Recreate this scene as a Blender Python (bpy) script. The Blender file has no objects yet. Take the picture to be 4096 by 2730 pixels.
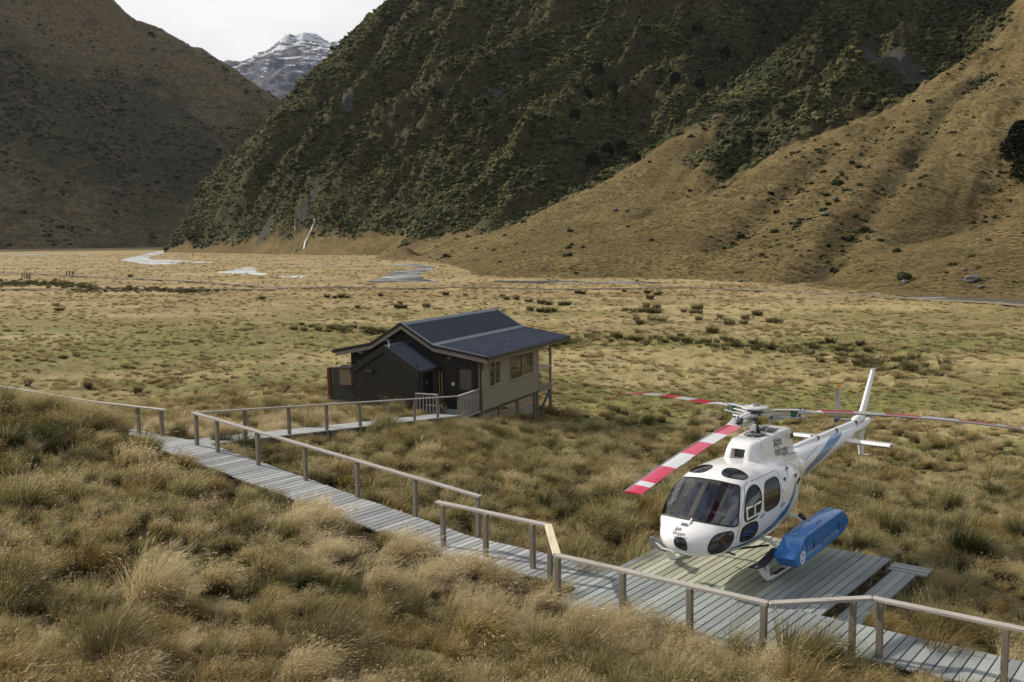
import bpy, bmesh, math, random
import numpy as np
from mathutils import Vector, Matrix, Euler
from mathutils.bvhtree import BVHTree
random.seed(7)
RNG = np.random.default_rng(11)
scene = bpy.context.scene
COL = scene.collection
PI = math.pi

# ---------------------------------------------------------------- camera
CAMZ = 6.717
pitch, roll = 0.0986, -0.0104
cp, sp, cr, sr = math.cos(pitch), math.sin(pitch), math.cos(roll), math.sin(roll)
Fw = Vector((0, cp, -sp)); U0 = Vector((0, sp, cp)); R0 = Vector((1, 0, 0))
Rt = cr * R0 + sr * U0
Up = -sr * R0 + cr * U0
cam_data = bpy.data.cameras.new('camera')
cam = bpy.data.objects.new('camera', cam_data)
COL.objects.link(cam)
M = Matrix((Rt, Up, -Fw)).transposed().to_4x4()
M.translation = Vector((0, 0, CAMZ))
cam.matrix_world = M
cam_data.lens = 35.0; cam_data.sensor_width = 36.0
cam_data.clip_start = 0.1; cam_data.clip_end = 40000
scene.camera = cam

# ---------------------------------------------------------------- world and sun
SUN_EL = math.radians(34)
sun_to = Vector((-0.915 * math.cos(SUN_EL), 0.403 * math.cos(SUN_EL), math.sin(SUN_EL))).normalized()
world = bpy.data.worlds.new('World'); scene.world = world
world.use_nodes = True
wn, wl = world.node_tree.nodes, world.node_tree.links
wn.clear()
sky = wn.new('ShaderNodeTexSky'); sky.sky_type = 'NISHITA'; sky.sun_disc = False
sky.sun_elevation = SUN_EL
sky.sun_rotation = math.atan2(sun_to.x, sun_to.y)
sky.air_density = 1.0; sky.dust_density = 2.0; sky.altitude = 600
bg1 = wn.new('ShaderNodeBackground'); bg1.inputs['Strength'].default_value = 0.052
wl.new(sky.outputs['Color'], bg1.inputs['Color'])
# thin bright overcast with soft grey billows
tc = wn.new('ShaderNodeTexCoord')
mp = wn.new('ShaderNodeMapping'); mp.inputs['Scale'].default_value = (1.0, 1.0, 2.6)
wl.new(tc.outputs['Generated'], mp.inputs['Vector'])
nz = wn.new('ShaderNodeTexNoise'); nz.inputs['Scale'].default_value = 3.6; nz.inputs['Detail'].default_value = 7; nz.inputs['Roughness'].default_value = 0.5
wl.new(mp.outputs['Vector'], nz.inputs['Vector'])
cr1 = wn.new('ShaderNodeValToRGB')
cr1.color_ramp.elements[0].position = 0.30; cr1.color_ramp.elements[0].color = (0.70, 0.72, 0.75, 1)
cr1.color_ramp.elements[1].position = 0.62; cr1.color_ramp.elements[1].color = (1.0, 1.0, 1.0, 1)
wl.new(nz.outputs['Fac'], cr1.inputs['Fac'])
bg2 = wn.new('ShaderNodeBackground'); bg2.inputs['Strength'].default_value = 0.95
wl.new(cr1.outputs['Color'], bg2.inputs['Color'])
nz2 = wn.new('ShaderNodeTexNoise'); nz2.inputs['Scale'].default_value = 1.6; nz2.inputs['Detail'].default_value = 5
wl.new(mp.outputs['Vector'], nz2.inputs['Vector'])
cr2 = wn.new('ShaderNodeValToRGB')
cr2.color_ramp.elements[0].position = 0.44; cr2.color_ramp.elements[0].color = (0.12, 0.12, 0.12, 1)
cr2.color_ramp.elements[1].position = 0.57; cr2.color_ramp.elements[1].color = (0.97, 0.97, 0.97, 1)
wl.new(nz2.outputs['Fac'], cr2.inputs['Fac'])
mxw = wn.new('ShaderNodeMixShader')
wl.new(cr2.outputs['Color'], mxw.inputs['Fac']); wl.new(bg1.outputs[0], mxw.inputs[1]); wl.new(bg2.outputs[0], mxw.inputs[2])
wo = wn.new('ShaderNodeOutputWorld'); wl.new(mxw.outputs[0], wo.inputs['Surface'])

sd = bpy.data.lights.new('sun', 'SUN'); sd.energy = 5.0; sd.angle = math.radians(0.9); sd.color = (1.0, 0.91, 0.77)
sun = bpy.data.objects.new('sun', sd); COL.objects.link(sun)
sun.rotation_euler = (-sun_to).to_track_quat('-Z', 'Y').to_euler()
sun.location = (0, 0, 60)
scene.view_settings.view_transform = 'Standard'; scene.view_settings.look = 'None'
scene.view_settings.exposure = 0.08; scene.view_settings.gamma = 1.0
scene.view_settings.use_curve_mapping = False

# ---------------------------------------------------------------- helpers
def tag(o, label=None, cat=None, group=None, kind=None):
    if label: o['label'] = label
    if cat: o['category'] = cat
    if group: o['group'] = group
    if kind: o['kind'] = kind
    return o

def thing(name, label, cat, loc=(0, 0, 0), rotz=0.0, group=None):
    o = bpy.data.objects.new(name, None); COL.objects.link(o)
    o.empty_display_size = 0.3
    o.location = loc; o.rotation_euler = (0, 0, rotz)
    return tag(o, label, cat, group)

def mesh_of(name, V, F, mats, smooth=False, mi=None):
    me = bpy.data.meshes.new(name)
    V = np.asarray(V, dtype=np.float32).reshape(-1, 3)
    if isinstance(F, np.ndarray):
        n, k = F.shape
        me.vertices.add(len(V)); me.vertices.foreach_set('co', V.ravel())
        me.loops.add(n * k); me.loops.foreach_set('vertex_index', F.astype(np.int32).ravel())
        me.polygons.add(n); me.polygons.foreach_set('loop_start', np.arange(0, n * k, k, dtype=np.int32))
        me.update(calc_edges=True)
    else:
        me.from_pydata([tuple(v) for v in V.tolist()], [], F); me.update()
    if mats is not None:
        for m in (mats if isinstance(mats, (list, tuple)) else [mats]): me.materials.append(m)
    if mi is not None: me.polygons.foreach_set('material_index', np.asarray(mi, dtype=np.int32))
    if smooth: me.polygons.foreach_set('use_smooth', np.ones(len(me.polygons), dtype=bool))
    me.update()
    return me

def link(name, me, parent=None, loc=None, rot=None):
    o = bpy.data.objects.new(name, me); COL.objects.link(o)
    if parent is not None: o.parent = parent
    if loc is not None: o.location = loc
    if rot is not None: o.rotation_euler = rot
    return o

class MB:
    """collects simple solids, then links them as one mesh object"""
    def __init__(s): s.v = []; s.f = []
    def add(s, v, f):
        b = len(s.v); s.v += [tuple(p) for p in v]; s.f += [tuple(i + b for i in q) for q in f]; return s
    def box(s, x0, x1, y0, y1, z0, z1):
        v = [(x0, y0, z0), (x1, y0, z0), (x1, y1, z0), (x0, y1, z0), (x0, y0, z1), (x1, y0, z1), (x1, y1, z1), (x0, y1, z1)]
        return s.add(v, [(3, 2, 1, 0), (4, 5, 6, 7), (0, 1, 5, 4), (1, 2, 6, 5), (2, 3, 7, 6), (3, 0, 4, 7)])
    def beam(s, p0, p1, w, h, up=(0, 0, 1)):
        p0, p1 = Vector(p0), Vector(p1); d = (p1 - p0).normalized()
        up = Vector(up); r = d.cross(up)
        if r.length < 1e-4: r = d.cross(Vector((1, 0, 0)))
        r.normalize(); u = r.cross(d).normalized()
        v = []
        for p in (p0, p1):
            for a, b in ((-1, -1), (1, -1), (1, 1), (-1, 1)): v.append(p + r * (a * w / 2) + u * (b * h / 2))
        return s.add(v, [(0, 1, 2, 3), (7, 6, 5, 4), (0, 4, 5, 1), (1, 5, 6, 2), (2, 6, 7, 3), (3, 7, 4, 0)])
    def tube(s, pts, r, n=8, cap=True, ry=None):
        pts = [Vector(p) for p in pts]; rs = r if isinstance(r, (list, tuple)) else [r] * len(pts)
        rings = []; prev = None
        for i, p in enumerate(pts):
            d = (pts[min(i + 1, len(pts) - 1)] - pts[max(i - 1, 0)]).normalized()
            if prev is None:
                a = d.cross(Vector((0, 0, 1)))
                if a.length < 1e-3: a = d.cross(Vector((1, 0, 0)))
            else:
                a = prev - d * prev.dot(d)
            a.normalize(); prev = a; b = d.cross(a).normalized()
            rings.append([p + (a * math.cos(2 * PI * k / n) + b * math.sin(2 * PI * k / n) * (ry or 1)) * rs[i] for k in range(n)])
        v = [q for ring in rings for q in ring]; f = []
        for i in range(len(pts) - 1):
            for k in range(n):
                f.append((i * n + k, i * n + (k + 1) % n, (i + 1) * n + (k + 1) % n, (i + 1) * n + k))
        if cap:
            f.append(tuple(range(n - 1, -1, -1))); f.append(tuple((len(pts) - 1) * n + k for k in range(n)))
        return s.add(v, f)
    def lathe(s, prof, c=(0, 0, 0), n=24, axis='z'):
        v = []; f = []
        for (r, z) in prof:
            for k in range(n):
                a = 2 * PI * k / n; x, y = r * math.cos(a), r * math.sin(a)
                if axis == 'z': q = (x, y, z)
                elif axis == 'x': q = (z, x, y)
                else: q = (x, z, y)
                v.append((q[0] + c[0], q[1] + c[1], q[2] + c[2]))
        for i in range(len(prof) - 1):
            for k in range(n): f.append((i * n + k, i * n + (k + 1) % n, (i + 1) * n + (k + 1) % n, (i + 1) * n + k))
        f.append(tuple(range(n - 1, -1, -1))); f.append(tuple((len(prof) - 1) * n + k for k in range(n)))
        return s.add(v, f)
    def prism(s, poly, a0, a1, plane='xz'):
        n = len(poly)
        def P(p, a): return (p[0], a, p[1]) if plane == 'xz' else ((a, p[0], p[1]) if plane == 'yz' else (p[0], p[1], a))
        v = [P(p, a0) for p in poly] + [P(p, a1) for p in poly]
        f = [tuple(range(n)), tuple(range(2 * n - 1, n - 1, -1))] + [(i, i + n, (i + 1) % n + n, (i + 1) % n) for i in range(n)]
        return s.add(v, f)
    def mesh(s, name, mat, smooth=False, bevel=0):
        me = mesh_of(name, s.v, s.f, mat)
        bm = bmesh.new(); bm.from_mesh(me)
        bmesh.ops.recalc_face_normals(bm, faces=bm.faces)
        if bevel: bmesh.ops.bevel(bm, geom=list(bm.edges), offset=bevel, segments=1, affect='EDGES')
        bm.to_mesh(me); bm.free()
        if smooth:
            me.polygons.foreach_set('use_smooth', np.ones(len(me.polygons), dtype=bool))
            try: me.set_sharp_from_angle(angle=math.radians(38))
            except Exception: pass
        return me
    def build(s, name, mat, parent=None, smooth=False, bevel=0):
        return link(name, s.mesh(name, mat, smooth, bevel), parent)

# ---------------------------------------------------------------- materials
class NT:
    def __init__(s, name):
        s.m = bpy.data.materials.new(name); s.m.use_nodes = True
        s.t = s.m.node_tree; s.t.nodes.clear()
        s.out = s.t.nodes.new('ShaderNodeOutputMaterial')
    def n(s, typ, **kw):
        nd = s.t.nodes.new(typ)
        for k, v in kw.items():
            if hasattr(nd, k): setattr(nd, k, v)
            else: nd.inputs[k.replace('_', ' ')].default_value = v
        return nd
    def l(s, a, b): s.t.links.new(a, b); return b
    def noise(s, vec, scale, detail=4, rough=0.55, dist=0.0):
        nd = s.n('ShaderNodeTexNoise'); nd.inputs['Scale'].default_value = scale
        nd.inputs['Detail'].default_value = detail; nd.inputs['Roughness'].default_value = rough
        nd.inputs['Distortion'].default_value = dist
        if vec is not None: s.l(vec, nd.inputs['Vector'])
        return nd.outputs['Fac']
    def map(s, vec, scale=(1, 1, 1), rot=(0, 0, 0), loc=(0, 0, 0)):
        nd = s.n('ShaderNodeMapping'); nd.inputs['Scale'].default_value = scale
        nd.inputs['Rotation'].default_value = rot; nd.inputs['Location'].default_value = loc
        s.l(vec, nd.inputs['Vector']); return nd.outputs['Vector']
    def ramp(s, fac, stops, interp='LINEAR'):
        nd = s.n('ShaderNodeValToRGB'); e = nd.color_ramp.elements; nd.color_ramp.interpolation = interp
        while len(e) < len(stops): e.new(0.5)
        for i, (p, c) in enumerate(stops):
            e[i].position = p; e[i].color = (c[0], c[1], c[2], 1) if isinstance(c, (tuple, list)) else (c, c, c, 1)
        s.l(fac, nd.inputs['Fac']); return nd.outputs['Color']
    def mix(s, fac, a, b, mode='MIX'):
        nd = s.n('ShaderNodeMix', data_type='RGBA', blend_type=mode)
        for sock, val in ((nd.inputs[0], fac), (nd.inputs[6], a), (nd.inputs[7], b)):
            if hasattr(val, 'node'): s.l(val, sock)
            elif isinstance(val, (tuple, list)): sock.default_value = (val[0], val[1], val[2], 1)
            else: sock.default_value = val
        return nd.outputs[2]
    def math(s, op, a, b=0.0, clamp=False):
        nd = s.n('ShaderNodeMath', operation=op); nd.use_clamp = clamp
        for i, v in enumerate((a, b)):
            if hasattr(v, 'node'): s.l(v, nd.inputs[i])
            else: nd.inputs[i].default_value = v
        return nd.outputs[0]
    def bump(s, h, strength=0.5, dist=0.05, normal=None):
        nd = s.n('ShaderNodeBump'); nd.inputs['Strength'].default_value = strength; nd.inputs['Distance'].default_value = dist
        s.l(h, nd.inputs['Height'])
        if normal is not None: s.l(normal, nd.inputs['Normal'])
        return nd.outputs['Normal']
    def pbr(s, col, rough=0.8, metal=0.0, spec=0.5, normal=None, **kw):
        b = s.n('ShaderNodeBsdfPrincipled')
        for nm, v in (('Base Color', col), ('Roughness', rough), ('Metallic', metal), ('Specular IOR Level', spec)):
            if hasattr(v, 'node'): s.l(v, b.inputs[nm])
            elif isinstance(v, (tuple, list)): b.inputs[nm].default_value = (v[0], v[1], v[2], 1)
            else: b.inputs[nm].default_value = v
        for k, v in kw.items(): b.inputs[k].default_value = v
        if normal is not None: s.l(normal, b.inputs['Normal'])
        s.bsdf = b
        s.l(b.outputs[0], s.out.inputs['Surface']); return b
    def obj(s): return s.n('ShaderNodeTexCoord').outputs['Object']
    def pos(s): return s.n('ShaderNodeNewGeometry').outputs['Position']
    def rnd(s): return s.n('ShaderNodeObjectInfo').outputs['Random']

def simple(name, col, rough=0.5, metal=0.0, spec=0.5, var=0.12, scale=6.0, bump=0.0, **kw):
    t = NT(name); p = t.obj()
    f = t.noise(p, scale, 5)
    lo = tuple(c * (1 - var) for c in col); hi = tuple(min(1, c * (1 + var)) for c in col)
    c = t.ramp(f, [(0.3, lo), (0.7, hi)])
    nrm = t.bump(t.noise(p, scale * 6, 3), bump, 0.01) if bump else None
    t.pbr(c, rough, metal, spec, nrm, **kw)
    return t.m
# ---------------------------------------------------------------- numeric terrain
def _hash(ix, iy, seed):
    h = (ix.astype(np.int64) * 374761393 + iy.astype(np.int64) * 668265263 + seed * 974634777) & 0x7fffffff
    h = ((h ^ (h >> 13)) * 1274126177) & 0x7fffffff
    return ((h ^ (h >> 16)) & 0xffff) / 65535.0 * 2 * np.pi
def perlin(x, y, seed=0):
    x = np.asarray(x, float); y = np.asarray(y, float)
    ix = np.floor(x); iy = np.floor(y); fx_ = x - ix; fy_ = y - iy
    u = fx_ ** 3 * (fx_ * (fx_ * 6 - 15) + 10); v = fy_ ** 3 * (fy_ * (fy_ * 6 - 15) + 10)
    def g(dx, dy):
        a = _hash(ix + dx, iy + dy, seed); return np.cos(a) * (fx_ - dx) + np.sin(a) * (fy_ - dy)
    n0 = g(0, 0) * (1 - u) + g(1, 0) * u; n1 = g(0, 1) * (1 - u) + g(1, 1) * u
    return (n0 * (1 - v) + n1 * v) * 1.5
def fbm(x, y, octv=5, seed=0, gain=0.5, ridged=False):
    a = 1.0; s = 0; f = 1.0; tot = 0
    for k in range(octv):
        n = perlin(x * f, y * f, seed + k * 17)
        if ridged: n = 1 - 2 * np.abs(n)
        s = s + a * n; tot += a; a *= gain; f *= 2.03
    return s / tot
def sstep(a, b, x):
    t = np.clip((x - a) / (b - a), 0, 1); return t * t * (3 - 2 * t)

class TPS:
    def __init__(s, P, Z, lam=0.0, sc=100.0):
        P = np.asarray(P, float) / sc; s.sc = sc; s.P = P; n = len(P)
        Z = np.asarray(Z, float).reshape(n, -1)
        K = s.k(np.sum((P[:, None] - P[None]) ** 2, -1)) + lam * np.eye(n)
        A = np.zeros((n + 3, n + 3)); A[:n, :n] = K; A[:n, n] = 1; A[:n, n + 1:] = P; A[n, :n] = 1; A[n + 1:, :n] = P.T
        s.w = np.linalg.solve(A, np.vstack([Z, np.zeros((3, Z.shape[1]))]))
    @staticmethod
    def k(r2): return 0.5 * r2 * np.log(r2 + 1e-12)
    def __call__(s, x, y):
        q = np.stack([np.ravel(x), np.ravel(y)], 1) / s.sc; out = np.empty((len(q), s.w.shape[1])); n = len(s.P)
        for i in range(0, len(q), 40000):
            c = q[i:i + 40000]
            d = (c[:, :1] - s.P[:, 0]) ** 2 + (c[:, 1:] - s.P[:, 1]) ** 2
            out[i:i + 40000] = s.k(d) @ s.w[:n] + s.w[n] + c @ s.w[n + 1:]
        return out

EX, EY = 0.788, -0.616           # along the walkway; planks run along (0.616, 0.788)
def st(x, y): return EX * x + EY * y, -EY * x + EX * y
def xy(s, t): return EX * s - EY * t, EY * s + EX * t
def zwalk(s):
    s = np.asarray(s, float)
    return np.where(s > -14.5, 0.0, np.where(s > -24.5, 0.100 * (-14.5 - s), 1.0))
def near_controls():
    L = []
    for s, e in ((-44, -.95), (-38, -.85), (-34, -.55), (-29, 0)): L.append((*xy(s, 14.4), float(zwalk(s)) + 0.72 + e)); L.append((*xy(s, 13.0), float(zwalk(s)) + 1.0 + e * 1.3)); L.append((*xy(s, 15.5), float(zwalk(s)) + 0.30 + e * .6)); L.append((*xy(s, 17.4), float(zwalk(s)) - 0.25))
    for s in (-24.5, -19, -13.5, -8.5, -3, 3, 9, 16):
        z = float(zwalk(s)); wide = -10.5 < s < -6
        L.append((*xy(s, 17.4), z - 0.42)); L.append((*xy(s, 15.4), z - 0.12))
        if wide: L.append((*xy(s, 14.0), z + 0.02))
        L.append((*xy(s, 10), z * 0.9 + 0.50)); L.append((*xy(s, 4), z * 0.7 + 1.2)); L.append((*xy(s, -4), z * 0.6 + 2.0))
        L.append((*xy(s, -20), 3.6))
    for k in (1, 2, 3, 4, 5, 6, 7): L.append((-9.19 + 0.82 * k + 0.4, 28.3 + 2.42 * k, 0.72 - 0.3225 * k - 0.1))
    D = (-2.39, 50.28)
    def hg(g, a): return (D[0] + 0.916 * g + 0.402 * a, D[1] - 0.402 * g + 0.916 * a)
    for g, a, z in ((1, 0, -2.3), (1, 2, -2.6), (1, 4.5, -2.9), (1, 7, -3.28), (1, 9.4, -3.5), (-3, 5, -2.5), (-7.5, -1, -1.75), (-7.5, 5, -2.4), (-12, 0, -1.7), (-14, 8, -2.4), (6, 4, -3.3), (6, 10, -4.0), (-3, 14, -3.8), (-3, -2.3, -1.75), (-4, -6, -1.15), (3.5, -4, -2.0)):
        L.append((*hg(g, a), z))
    L += [(4.5, 26, -0.75), (8.5, 22.5, -0.6), (10, 27, -1.3), (12, 20, -0.9), (13, 15, -0.55), (18, 18, -1.4), (14, 32, -2.3), (20, 40, -3.4), (8, 36, -2.2), (2, 32, -1.0), (-2, 36, -0.9), (4, 42, -2.4),
          (26, 30, -3.0), (30, 50, -4.2), (40, 40, -4.2), (10, 58, -4.0), (25, 64, -4.3), (0, 72, -4.25), (-20, 72, -3.9), (-25, 50, -2.2), (-16, 42, -0.9), (-30, 60, -3.6), (-40, 50, -3.0), (-50, 70, -4.3), (-30, 40, -0.6), (-14, 34, 0.25),
          (45, 70, -4.3), (70, 60, -4.3), (0, 90, -4.3), (30, 90, -4.3), (-30, 92, -4.3), (-60, 95, -4.3), (60, 90, -4.3), (-80, 60, -3.5), (80, 30, -4.0)]
    return np.array(L)
_nc = near_controls()
NEAR = TPS(_nc[:, :2], _nc[:, 2], lam=2e-4, sc=20.0)
def zfloor(x, y):
    r = np.hypot(x, y)
    return -4.3 + 0.009 * np.clip(r - 60, 0, 1500)
def gz(x, y, detail=True):
    x = np.asarray(x, float); y = np.asarray(y, float); shp = x.shape
    zn = NEAR(x, y)[:, 0].reshape(shp); zf = zfloor(x, y)
    r = np.hypot(x, y)
    w = sstep(60, 100, r) ; w = np.maximum(w, sstep(0, -15, y))
    z = zn * (1 - w) + np.where(y < 0, 3.0, zf) * w
    if detail:
        s, t = st(x, y)
        k = 0.06 + 0.34 * sstep(28, 60, r)
        z = z + k * fbm(x * 0.55, y * 0.55, 4, 3) * (1 - sstep(500, 900, r)) + 0.35 * fbm(x * 0.05, y * 0.09, 3, 9) * sstep(50, 90, r) * (1 - sstep(500, 900, r))
    return z
def rayc(u, v):
    """world direction through a point of the 4096 px wide photograph (used to survey the terrain)"""
    qx, qy = u - 2048.0, v - 1365.0
    a = cr * qx + sr * qy; b = -sr * qx + cr * qy
    up = -b / 3982.2
    return np.array([a / 3982.2, cp + up * sp, -sp + up * cp])
def at_depth(u, v, y):
    d = rayc(u, v); k = y / d[1]; return (d[0] * k, y, d[2] * k + CAMZ)
def on_floor(u, v):
    d = rayc(u, v); k = 60.0
    for _ in range(200):
        p = d * k; z = p[2] + CAMZ; zf = float(zfloor(p[0], p[1])); 
        k2 = (zf - CAMZ) / d[2] if d[2] < -1e-4 else 2000
        k = 0.5 * k + 0.5 * min(max(k2, 30), 3000)
    p = d * k; return (p[0], p[1])
# ---------------------------------------------------------------- rivers on the valley floor
RIV_PX = [
 [(477,1039),(522,1029),(566,1020),(601,1010),(653,1003),(696,999),(716,1003),(653,1013),(609,1024),(592,1032),(627,1038),(714,1041),(836,1047),(853,1052),(740,1051),(644,1060),(592,1057),(522,1050)],
 [(228,989),(292,986),(300,990),(240,993)], [(52,1017),(120,1016),(196,1020),(196,1024),(120,1021),(52,1021)], [(309,1019),(350,1019),(348,1024),(309,1023)],
 [(640,986),(665,984),(700,984),(704,988),(660,991)],
 [(818,1094),(905,1084),(949,1077),(935,1072),(1010,1070),(1031,1085),(1027,1091),(1088,1096),(1149,1098),(1222,1104),(1214,1112),(1158,1108),(1079,1104),(1001,1099),(914,1093)],
 [(1449,1130),(1497,1118),(1558,1096),(1575,1084),(1654,1080),(1680,1067),(1532,1060),(1532,1056),(1671,1054),(1706,1061),(1745,1067),(1728,1078),(1680,1096),(1684,1109),(1732,1122),(1773,1130)],
 [(1150,1057),(1240,1054),(1345,1056),(1345,1062),(1240,1063),(1180,1066)],
 [(1950,1121),(2048,1121),(2283,1120),(2360,1126),(2600,1127),(2720,1131),(2600,1135),(2292,1133),(2048,1131),(1950,1128)],
 [(3380,1150),(3528,1160),(3702,1172),(3841,1180),(4096,1188),(4700,1215),(4700,1260),(4096,1220),(3919,1211),(3745,1198),(3571,1176)],
]
RIV = [np.array([on_floor(u, v) for u, v in poly]) for poly in RIV_PX]
def inpoly(x, y, P):
    c = np.zeros(x.shape, bool); j = len(P) - 1
    for i in range(len(P)):
        xi, yi = P[i]; xj, yj = P[j]
        m = ((yi > y) != (yj > y)); den = (yj - yi) if yj != yi else 1e-9
        c ^= m & (x < (xj - xi) * (y - yi) / den + xi); j = i
    return c
def rivmask(x, y):
    m = np.zeros(x.shape, bool)
    jx = 1.2 * perlin(x * 0.12, y * 0.12, 5); jy = 3.0 * perlin(x * 0.1 + 9, y * 0.1, 6)
    br_ = fbm(x * .045, y * .022, 4, 501)
    for i, P in enumerate(RIV): m |= inpoly(x + jx, y + jy, P) & ((br_ > -.22) if i in (0, 5, 7) else True)
    return m

# ---------------------------------------------------------------- setting materials
def grass_ground_mat():
    t = NT('grass_ground'); p = t.pos()
    big = t.noise(t.map(p, (0.022, 0.035, 0.03)), 1.0, 6, 0.6)
    mid = t.noise(t.map(p, (0.35, 0.55, 0.5)), 1.0, 6, 0.65)
    fine = t.noise(t.map(p, (3.0, 4.2, 3.0), (0, 0, 0.5)), 1.0, 6, 0.7)
    straw = t.ramp(fine, [(0.25, (0.09, 0.07, 0.03)), (0.5, (0.27, 0.20, 0.095)), (0.75, (0.46, 0.36, 0.19))])
    olive = t.ramp(fine, [(0.25, (0.045, 0.050, 0.015)), (0.5, (0.165, 0.168, 0.055)), (0.75, (0.34, 0.32, 0.13))])
    far = t.ramp(t.math('ADD', t.math('MULTIPLY', fine, .4), t.math('MULTIPLY', t.noise(t.map(p, (0.10, 0.05, 0.1)), 1.0, 8, 0.75), .6)), [(0.3, (0.10, 0.075, 0.035)), (0.45, (0.24, 0.18, 0.09)), (0.55, (0.32, 0.245, 0.13)), (0.7, (0.44, 0.35, 0.20))])
    f = t.ramp(mid, [(0.30, 0.0), (0.50, 1.0)])
    c = t.mix(f, straw, olive)
    sep = t.n('ShaderNodeSeparateXYZ'); t.l(p, sep.inputs[0])
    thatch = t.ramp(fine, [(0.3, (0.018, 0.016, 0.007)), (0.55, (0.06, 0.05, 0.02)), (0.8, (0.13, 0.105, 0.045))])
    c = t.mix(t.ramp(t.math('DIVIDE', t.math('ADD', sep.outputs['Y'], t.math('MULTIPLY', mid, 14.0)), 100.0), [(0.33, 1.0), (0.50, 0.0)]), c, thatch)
    dist = t.math('ADD', sep.outputs['Y'], t.math('MULTIPLY', big, 60.0))
    ff = t.ramp(t.math('DIVIDE', dist, 400.0), [(0.36, 0.0), (0.52, 1.0)])
    c = t.mix(ff, c, far)
    gold = t.ramp(t.noise(t.map(p, (0.018, 0.05, 0.03), loc=(9, 1, 0)), 1.0, 6, 0.65), [(0.48, 0.0), (0.58, 0.85)])
    c = t.mix(gold, c, t.ramp(fine, [(0.25, (0.22, 0.17, 0.08)), (0.75, (0.52, 0.42, 0.23))]))
    brown = t.ramp(t.noise(t.map(p, (0.012, 0.03, 0.03), loc=(4, 2, 0)), 1.0, 5, 0.6), [(0.45, 0.0), (0.6, 0.6)])
    c = t.mix(brown, c, t.mix(0.5, c, (0.20, 0.135, 0.07)))
    hb = t.math('ADD', t.math('MULTIPLY', fine, 0.35), mid)
    t.pbr(c, 0.95, 0, 0.15, t.bump(hb, 0.9, 0.5))
    return t.m
def mountain_mat(name, kind):
    t = NT(name); p = t.pos()
    fo = t.n('ShaderNodeAttribute', attribute_name='forest').outputs['Fac']
    n1 = t.noise(t.map(p, (0.02, 0.02, 0.02)), 1.0, 8, 0.65)
    n2 = t.noise(t.map(p, (0.16, 0.16, 0.20)), 1.0, 8, 0.7)
    n3 = t.noise(t.map(p, (0.8, 0.8, 1.4)), 1.0, 5, 0.7)
    terr = t.noise(t.map(p, (0.02, 0.02, 1.1)), 1.0, 4, 0.6, 0.4)
    geo = t.n('ShaderNodeNewGeometry'); sepn = t.n('ShaderNodeSeparateXYZ'); t.l(geo.outputs['Normal'], sepn.inputs[0])
    if kind == 'near':
        tan = t.ramp(t.math('ADD', t.math('MULTIPLY', n3, 0.5), t.math('MULTIPLY', n2, 0.5)), [(0.3, (0.055, 0.042, 0.018)), (0.5, (0.185, 0.142, 0.064)), (0.7, (0.36, 0.285, 0.14))])
        tan = t.mix(t.ramp(terr, [(0.40, 0.22), (0.5, 0.0)]), tan, (0.09, 0.068, 0.035))
        tan = t.mix(t.ramp(n1, [(0.46, 0.0), (0.62, 0.75)]), tan, (0.13, 0.095, 0.045))
        green = t.ramp(n2, [(0.3, (0.032, 0.029, 0.016)), (0.55, (0.074, 0.065, 0.033)), (0.75, (0.14, 0.115, 0.060))])
        rock = t.ramp(n3, [(0.3, (0.03, 0.028, 0.026)), (0.55, (0.085, 0.08, 0.076)), (0.8, (0.20, 0.19, 0.185))])
        c = t.mix(t.ramp(t.math('ADD', fo, t.math('MULTIPLY', t.math('SUBTRACT', n2, 0.5), 1.0)), [(0.42, 0.0), (0.56, 1.0)]), tan, green)
        rk = t.math('ADD', t.n('ShaderNodeAttribute', attribute_name='rock').outputs['Fac'], t.math('MULTIPLY', t.math('SUBTRACT', n2, 0.5), 0.8))
        c = t.mix(t.ramp(rk, [(0.56, 0.0), (0.68, 1.0)]), c, rock)
        hb = t.math('ADD', n2, t.math('MULTIPLY', n3, 0.35))
        nb = t.bump(hb, 1.0, 3.0)
    elif kind == 'left':
        brown = t.ramp(n2, [(0.3, (0.065, 0.050, 0.033)), (0.5, (0.150, 0.115, 0.070)), (0.72, (0.26, 0.20, 0.125))])
        dark = t.ramp(n2, [(0.3, (0.026, 0.028, 0.018)), (0.7, (0.070, 0.068, 0.040))])
        nn = t.math('ADD', t.math('MULTIPLY', n1, 0.35), t.math('MULTIPLY', t.noise(t.map(p, (0.04, 0.04, 0.10)), 1.0, 9, 0.8), 0.65))
        c = t.mix(t.ramp(t.math('ADD', nn, t.math('MULTIPLY', t.math('SUBTRACT', fo, 0.5), 0.30)), [(0.42, 0.0), (0.60, 0.85)]), brown, dark)
        c = t.mix(t.ramp(n2, [(0.70, 0.0), (0.78, 0.7)]), c, (0.14, 0.135, 0.13))
        nb = t.bump(t.math('ADD', n1, t.math('MULTIPLY', n2, 0.5)), 1.0, 9.0)
    else:
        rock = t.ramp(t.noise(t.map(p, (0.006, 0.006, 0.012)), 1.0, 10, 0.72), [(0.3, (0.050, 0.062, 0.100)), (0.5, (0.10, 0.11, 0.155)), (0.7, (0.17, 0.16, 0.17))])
        sep = t.n('ShaderNodeSeparateXYZ'); t.l(p, sep.inputs[0])
        k = t.math('DIVIDE', sep.outputs['Z'], 1000.0)
        st_ = t.noise(t.map(p, (0.012, 0.012, 0.07), (0, 0.25, 0)), 1.0, 10, 0.78)
        k = t.math('ADD', k, t.math('MULTIPLY', t.math('SUBTRACT', st_, 0.5), 1.9))
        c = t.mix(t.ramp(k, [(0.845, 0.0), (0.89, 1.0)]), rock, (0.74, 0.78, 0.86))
        nb = t.bump(t.noise(t.map(p, (0.008, 0.008, 0.014)), 1.0, 9, 0.7), 1.0, 40.0)
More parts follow.
